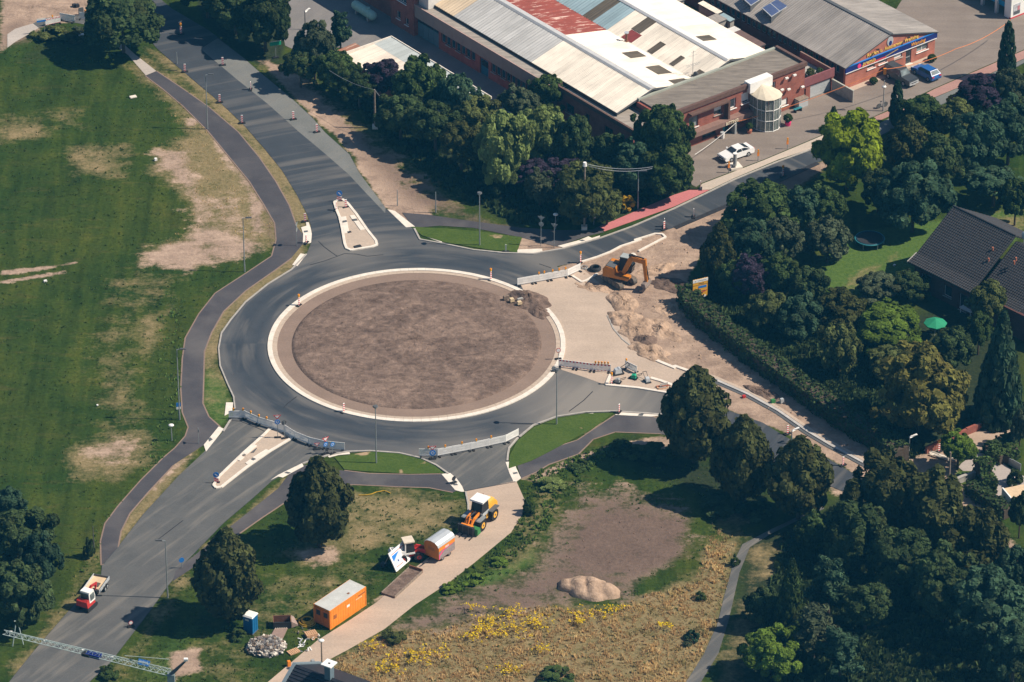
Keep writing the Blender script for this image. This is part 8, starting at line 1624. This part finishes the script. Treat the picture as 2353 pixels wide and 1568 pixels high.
for u, v, r, z, lf, lab in ((41.5, 28.6, .75, 2.7, 'yolive', 'bushy yellowish plant on the garage terrace'), (42.8, 29.7, .6, 2.6, 'olive', 'round green plant on the garage terrace'), (40.0, 28.2, .5, 2.9, 'yolive', 'tall plant at the back of the garage terrace'), (43.3, 30.8, .5, 2.5, 'oak', 'small green plant at the terrace corner')):
    t = thing('terrace_plant', lab, 'plant', Hloc(u, v, 2.0)); o = link('foliage', crown('broad', 1), t); o.scale = (r, r, r); o.location = (0, 0, .65); o.material_slots[0].link = 'OBJECT'; o.material_slots[0].material = LEAF[lf]; q = MB(); q.cyl((0,0,0), (0,0,.4), .25, .3, 10, TERRA); q.build('pot', t)
def hedge(name, label, s, w, h, lf, seed=1, dens=60):
    """a clipped hedge: leaves spread over a box that follows the line"""
    pts = pp(s); o = pts[0]; t = thing(name, label, 'hedge', o); rg = np.random.default_rng(seed); Ps, Ns, Ts = [], [], []
    core = MB()
    for a, c in zip(pts[:-1], pts[1:]):
        a, c = np.array(a)-o, np.array(c)-o; d = c-a; L = np.linalg.norm(d); d /= L; nn = np.array([-d[1], d[0]]); n = int(L*dens*(w+2*h)*1.0)
        s_ = rg.uniform(0, L, n); u = rg.uniform(0, w+2*h, n); side = np.where(u < h, -1, np.where(u < h+w, 0, 1))
        off = np.where(side == -1, -w/2, np.where(side == 1, w/2, (u-h)-w/2)); z = np.where(side == -1, u, np.where(side == 1, u-h-w, h))
        jit = rg.normal(0, .11, n) + .12*np.sin(s_*1.9+off*3)
        nrm = np.stack([nn[0]*side, nn[1]*side, (side == 0)*1.0], 1)
        pos = np.stack([a[0]+d[0]*s_+nn[0]*off, a[1]+d[1]*s_+nn[1]*off, z], 1)+nrm*jit[:, None]
        Ps.append(pos); Ns.append(nrm+rg.normal(0, .45, (n, 3))); Ts.append(np.clip(.5+rg.normal(0, .2, n), 0, 1))
        core.hexa([(*(a+nn*(-w/2+.15)), 0), (*(c+nn*(-w/2+.15)), 0), (*(c+nn*(w/2-.15)), 0), (*(a+nn*(w/2-.15)), 0), (*(a+nn*(-w/2+.15)), h-.15), (*(c+nn*(-w/2+.15)), h-.15), (*(c+nn*(w/2-.15)), h-.15), (*(a+nn*(w/2-.15)), h-.15)], BARK)
    P_ = np.concatenate(Ps); v, f = quads(P_, np.concatenate(Ns), rg.uniform(.10, .2, len(P_)), rg)
    link('foliage', leaf_mesh('foliage', v, f, np.concatenate(Ts), LEAF[lf]), t); core.build('branches', t); return t
hedge('long_hedge', 'long dark clipped hedge between the dug up road and gardens', 'F 85,500 130,600 330,760 600,960 900,1180 1150,1350 1370,1490 1530,1600', 2.3, 2.0, 'dark', 3, 26)
hedge('driveway_hedge', 'dark hedge along the left side of the grey driveway', 'X 940,860 1080,960 1200,1040 1340,1130', 1.6, 1.3, 'dark', 4, 34); hedge('driveway_hedge', 'row of small dark shrubs at the tan driveway shade', 'X 1110,470 1250,400 1420,320', .8, 1.2, 'dark', 6, 40)
hedge('block_hedge', 'square clipped green hedge block at the small lawn', 'X 1010,725 1140,680', 1.3, 2.2, 'oak', 5, 45); hedge('block_hedge', 'lower clipped hedge block beside the driveway', 'X 1060,850 1200,830', 1.4, 1.7, 'oak', 7, 45); hedge('low_hedge', 'dark hedge behind the glass screen at right edge', 'X 1140,480 1290,560 1330,500 1430,480', 1.6, 1.2, 'oak', 8, 34)
t = thing('white_box_frame', 'white framed box corner at the right picture edge', 'planter', p1('X 1370,1040'), R(20)); q = MB(); q.box(0, 3.0, 0, .15, .0, 1.3, W); q.box(0, .15, .15, 2.5, 0, 1.3, W); q.build('frame', t); q = MB(); q.box(.15, 3.0, .15, 2.5, .0, 1.15, TANW); q.build('filling', t)
# excavated drive entrance: planks and lattice boards beside the small fresh tree
t = thing('plank_stack', 'pale planks and lattice board at the dug drive entrance', 'planks', p1('X 640,500'), R(-40)); 
for k in range(5): q = MB(); q.cbox((k*.5-1, .3*math.sin(k*2), .08+.05*k), (2.6, .22, .06), CONC if k % 2 else WK, R(4*k)); q.build('plank', t)
# ------------------------------------------------------------------ clods and stones on the bare soil
def clods(name, pts, n, smin, smax, mat, seed, zf=None):
    rg = np.random.default_rng(seed); a = np.array(pts); x = rg.uniform(a[:,0].min(), a[:,0].max(), n); y = rg.uniform(a[:,1].min(), a[:,1].max(), n); k = sdf(x, y, pts) > .3; x, y = x[k], y[k]; m = len(x)
    s = smin+(smax-smin)*rg.random(m)**3; z = zf(x, y) if zf else np.zeros(m)
    base = np.array([(-1,-1,-.3),(1,-1,-.3),(1,1,-.3),(-1,1,-.3),(-.6,-.7,.8),(.7,-.5,.6),(.5,.7,.9),(-.7,.6,.6)])
    an = rg.uniform(0, 6.28, m); v = base[None]*s[:,None,None]*rg.uniform(.7, 1.3, (m,8,1)); c, sn = np.cos(an)[:,None], np.sin(an)[:,None]
    v = np.stack([v[...,0]*c-v[...,1]*sn+x[:,None], v[...,0]*sn+v[...,1]*c+y[:,None], v[...,2]+z[:,None]], -1).reshape(-1, 3)
    fb = np.array([(4,5,6,7),(0,1,5,4),(1,2,6,5),(2,3,7,6),(3,0,4,7)]); f = (fb[None]+8*np.arange(m)[:,None,None]).reshape(-1, 4)
    me = np_mesh(name, v, f); me.materials.append(mat); link(name, me, kind='stuff')
clods('soil_clods', ring_pts(14.2, 48), 800, .02, .08, SOIL, 41, lambda x, y: .55*np.clip(1-((x-ISX)**2+(y-ISY)**2)/14.4**2, 0, 1)**.35)
clods('sand_clods', pp('1300,640 1400,600 1530,540 1680,470 1610,560 1580,640 1582,700 1700,830 1900,960 2080,1052 2000,1062 1880,1000 1640,880 1510,825 1440,760 1390,680'), 1200, .03, .14, SANDM, 42)
clods('sand_clods', pp('1260,1220 1330,1130 1430,1120 1560,1165 1590,1250 1510,1320 1430,1370 1290,1380 1100,1430 960,1455 1030,1370 1230,1290'), 400, .02, .08, SOIL, 43)
# ------------------------------------------------------------------ grass, weeds and flowers
HB = [(np.array(h)[:, 0].min(), np.array(h)[:, 0].max(), np.array(h)[:, 1].min(), np.array(h)[:, 1].max()) for h in HARD]
def off_hard(x, y, m=.12):
    ok = np.ones(len(x), bool)
    for h, (a, b_, c, d) in zip(HARD, HB):
        i = np.where((x > a-1) & (x < b_+1) & (y > c-1) & (y < d+1) & ok)[0]
        if len(i): ok[i[sdf(x[i], y[i], h) > -m]] = False
    return ok
BUILT = [[(o.matrix_basis @ Vector(p))[:2] for p in ps] for o, ps in ((hall, [(-24,-1,0),(46,-1,0),(46,33,0),(-24,33,0)]), (hall, [(0,-15,0),(30,-15,0),(30,0,0),(0,0,0)]), (ws, [(-1,-2,0),(17,-2,0),(17,38,0),(-1,38,0)]), (hs, [(0,-1,0),(22,-1,0),(22,16,0),(0,16,0)]), (nh, [(0,-5,0),(10,-5,0),(10,5,0),(0,5,0)]))]
def tufts(name, s, n, hmin, hmax, lf, seed, keep=None, nb=5, wid=.35, spread=.22, label=None):
    pts = pp(s); a = np.array(pts); rg = np.random.default_rng(seed)
    x = rg.uniform(a[:, 0].min(), a[:, 0].max(), n); y = rg.uniform(a[:, 1].min(), a[:, 1].max(), n)
    k = (sdf(x, y, pts) > 0); x, y = x[k], y[k]; k = off_hard(x, y)
    for b_ in BUILT: k &= sdf(x, y, b_) < 0
    x, y = x[k], y[k]
    if keep is not None: k = keep(x, y, rg); x, y = x[k], y[k]
    m = len(x); clump = .5+.5*np.sin(x*.9+np.sin(y*.7)*2)*np.sin(y*1.1+np.cos(x*.5)*2)
    h = rg.uniform(hmin, hmax, m)*(.6+.8*clump); V, T_ = [], []
    for b_ in range(nb):
        an = rg.uniform(0, 6.28, m); r = rg.uniform(0, spread, m); cx, cy = x+r*np.cos(an), y+r*np.sin(an); a2 = rg.uniform(0, 6.28, m); w = wid*h*rg.uniform(.5, 1.1, m); ln = h*rg.uniform(.1, .5, m)
        V.append(np.stack([np.stack([cx-w*np.cos(a2), cy-w*np.sin(a2), -.04+0*h], 1), np.stack([cx+w*np.cos(a2), cy+w*np.sin(a2), -.04+0*h], 1), np.stack([cx+w*.5*np.cos(a2)+ln*np.cos(an), cy+w*.5*np.sin(a2)+ln*np.sin(an), h*rg.uniform(.7, 1.1, m)], 1), np.stack([cx-w*.4*np.cos(a2)+ln*np.cos(an), cy-w*.4*np.sin(a2)+ln*np.sin(an), h], 1)], 1))
        T_.append(np.clip(.35+.35*clump+rg.normal(0, .15, m), 0, 1))
    v = np.concatenate(V).reshape(-1, 3); f = np.arange(len(v)).reshape(-1, 4)
    o = link(name, leaf_mesh(name, v, f, np.concatenate(T_), LEAF[lf] if isinstance(lf, str) else lf), kind='stuff')
    if label: o['label'] = label
    return o, x, y
MG = leaf_mat('meadow_blades', (0.075, 0.115, 0.028), .5, (.10, .09, .035), .5); DG = leaf_mat('dry_blades', (0.56, 0.39, 0.20), .5, (.16, .18, .05), .95); YF = leaf_mat('yellow_petals', (0.62, 0.42, 0.02), .3, warm_amt=0); WD = leaf_mat('weed_leaves', (0.11, 0.17, 0.04), .45, (.12, .13, .06), .4)
nosand = lambda x, y, rg: (np.maximum(mask_at('sand', x, y), mask_at('soil', x, y)) + .6*mask_at('straw', x, y)) < rg.uniform(.15, .75, len(x))
tufts('meadow_grass', '-60,60 200,60 330,130 450,220 640,420 650,560 430,720 420,1010 230,1240 220,1330 0,1560 -60,1600', 5000, .05, .12, MG, 1, nosand, 4, 1.0)
tufts('meadow_grass', '240,1600 400,1340 540,1215 800,1120 1070,1140 1060,1230 760,1450 600,1600', 2500, .05, .13, MG, 2, nosand, 4, 1.0)
tufts('meadow_grass', '1190,1130 1330,1040 1520,1000 1760,1090 1700,1250 1600,1568 1560,1600 720,1600 900,1450 1040,1360', 2500, .05, .13, MG, 3, nosand, 4, 1.0)
tufts('dry_grass', '720,1600 780,1508 905,1448 1010,1450 1100,1415 1250,1392 1400,1400 1600,1330 1630,1200 1690,1240 1670,1380 1600,1530 1560,1600', 12000, .10, .28, DG, 4, lambda x, y, rg: mask_at('straw', x, y) > rg.uniform(.1, .9, len(x)), 5, .4)
tufts('dry_grass', '300,150 450,220 640,420 650,560 560,600 330,610 440,500 430,380 350,340 420,300', 1500, .06, .14, DG, 5, lambda x, y, rg: mask_at('sand', x, y) < .5, 3, .5)
tufts('weeds', '1200,1110 1240,1085 1340,1040 1420,1020 1330,1110 1260,1210 1180,1290 1050,1368 1032,1345 1090,1300 1180,1225 1205,1150', 2200, .10, .30, WD, 6, None, 5, .8)
tufts('weeds', '360,660 425,690 415,960 400,1020 300,1150 225,1300 190,1320 190,1260 330,1080 370,950', 900, .08, .2, WD, 7, None, 4, .9)
tufts('undergrowth', '1800,1240 1990,1130 2353,1330 2420,1700 1760,1700 1740,1480', 7000, .3, .7, 'dark', 8, None, 5, .6)
tufts('undergrowth', '1580,650 1860,640 2000,760 2120,1040 2090,1060 1900,960 1700,830', 6000, .3, .7, 'dark', 9, None, 5, .6); tufts('undergrowth', '640,120 800,180 1130,235 1300,300 1600,340 1610,430 1380,515 1190,515 1000,430 760,230', 9000, .25, .6, 'dark', 10, lambda x, y, rg: mask_at('dark', x, y) > rg.uniform(.2, .9, len(x)), 5, .6)
FL = [(1120,1440,34,14), (1180,1415,22,10), (1228,1437,14,6), (1365,1420,48,10), (1410,1408,30,8), (1330,1435,14,8), (1250,1500,22,8), (1090,1475,20,10), (980,1510,60,14), (890,1540,40,14), (1160,1545,28,12), (940,1525,40,10), (1530,1445,14,8), (1100,1455,26,12), (1145,1465,20,10), (850,1490,20,10), (1080,1405,30,6), (1200,1440,60,30)]
rgf = np.random.default_rng(21); fx_, fy_ = [], []
for cx, cy, sx, sy in FL:
    n = int(8+sx*sy*.030)
    for _ in range(n):
        x, y = P(cx+rgf.normal(0, sx*.62), cy+rgf.normal(0, sy*.62)); fx_.append(x); fy_.append(y)
fx_, fy_ = np.array(fx_), np.array(fy_); m = len(fx_); Ps, Ns = [], []
for k in range(6): Ps.append(np.stack([fx_+rgf.normal(0, .13, m), fy_+rgf.normal(0, .13, m), rgf.uniform(.45, .75, m)], 1)); Ns.append(np.stack([rgf.normal(0, .4, m), rgf.normal(0, .4, m), np.ones(m)], 1))
Pf = np.concatenate(Ps); v, f = quads(Pf, np.concatenate(Ns), rgf.uniform(.05, .10, len(Pf)), rgf)
link('yellow_flowers', leaf_mesh('yellow_flowers', v, f, rgf.uniform(.2, .8, len(Pf)), YF), kind='stuff')
# ------------------------------------------------------------------ haze in the summer air
HZ = 0.00009
if HZ > 0:
    q = MB(); hm = bpy.data.materials.new('haze'); hm.use_nodes = True; hn = hm.node_tree; hn.nodes.clear()
    vo = hn.nodes.new('ShaderNodeVolumePrincipled'); vo.inputs['Color'].default_value = (0.08, 0.52, 1.0, 1); vo.inputs['Density'].default_value = HZ; vo.inputs['Anisotropy'].default_value = 0.0
    ou = hn.nodes.new('ShaderNodeOutputMaterial'); hn.links.new(vo.outputs[0], ou.inputs['Volume'])
    q.box(-950, 950, -750, 950, -1.2, 300, hm); q.build('haze', kind='stuff')
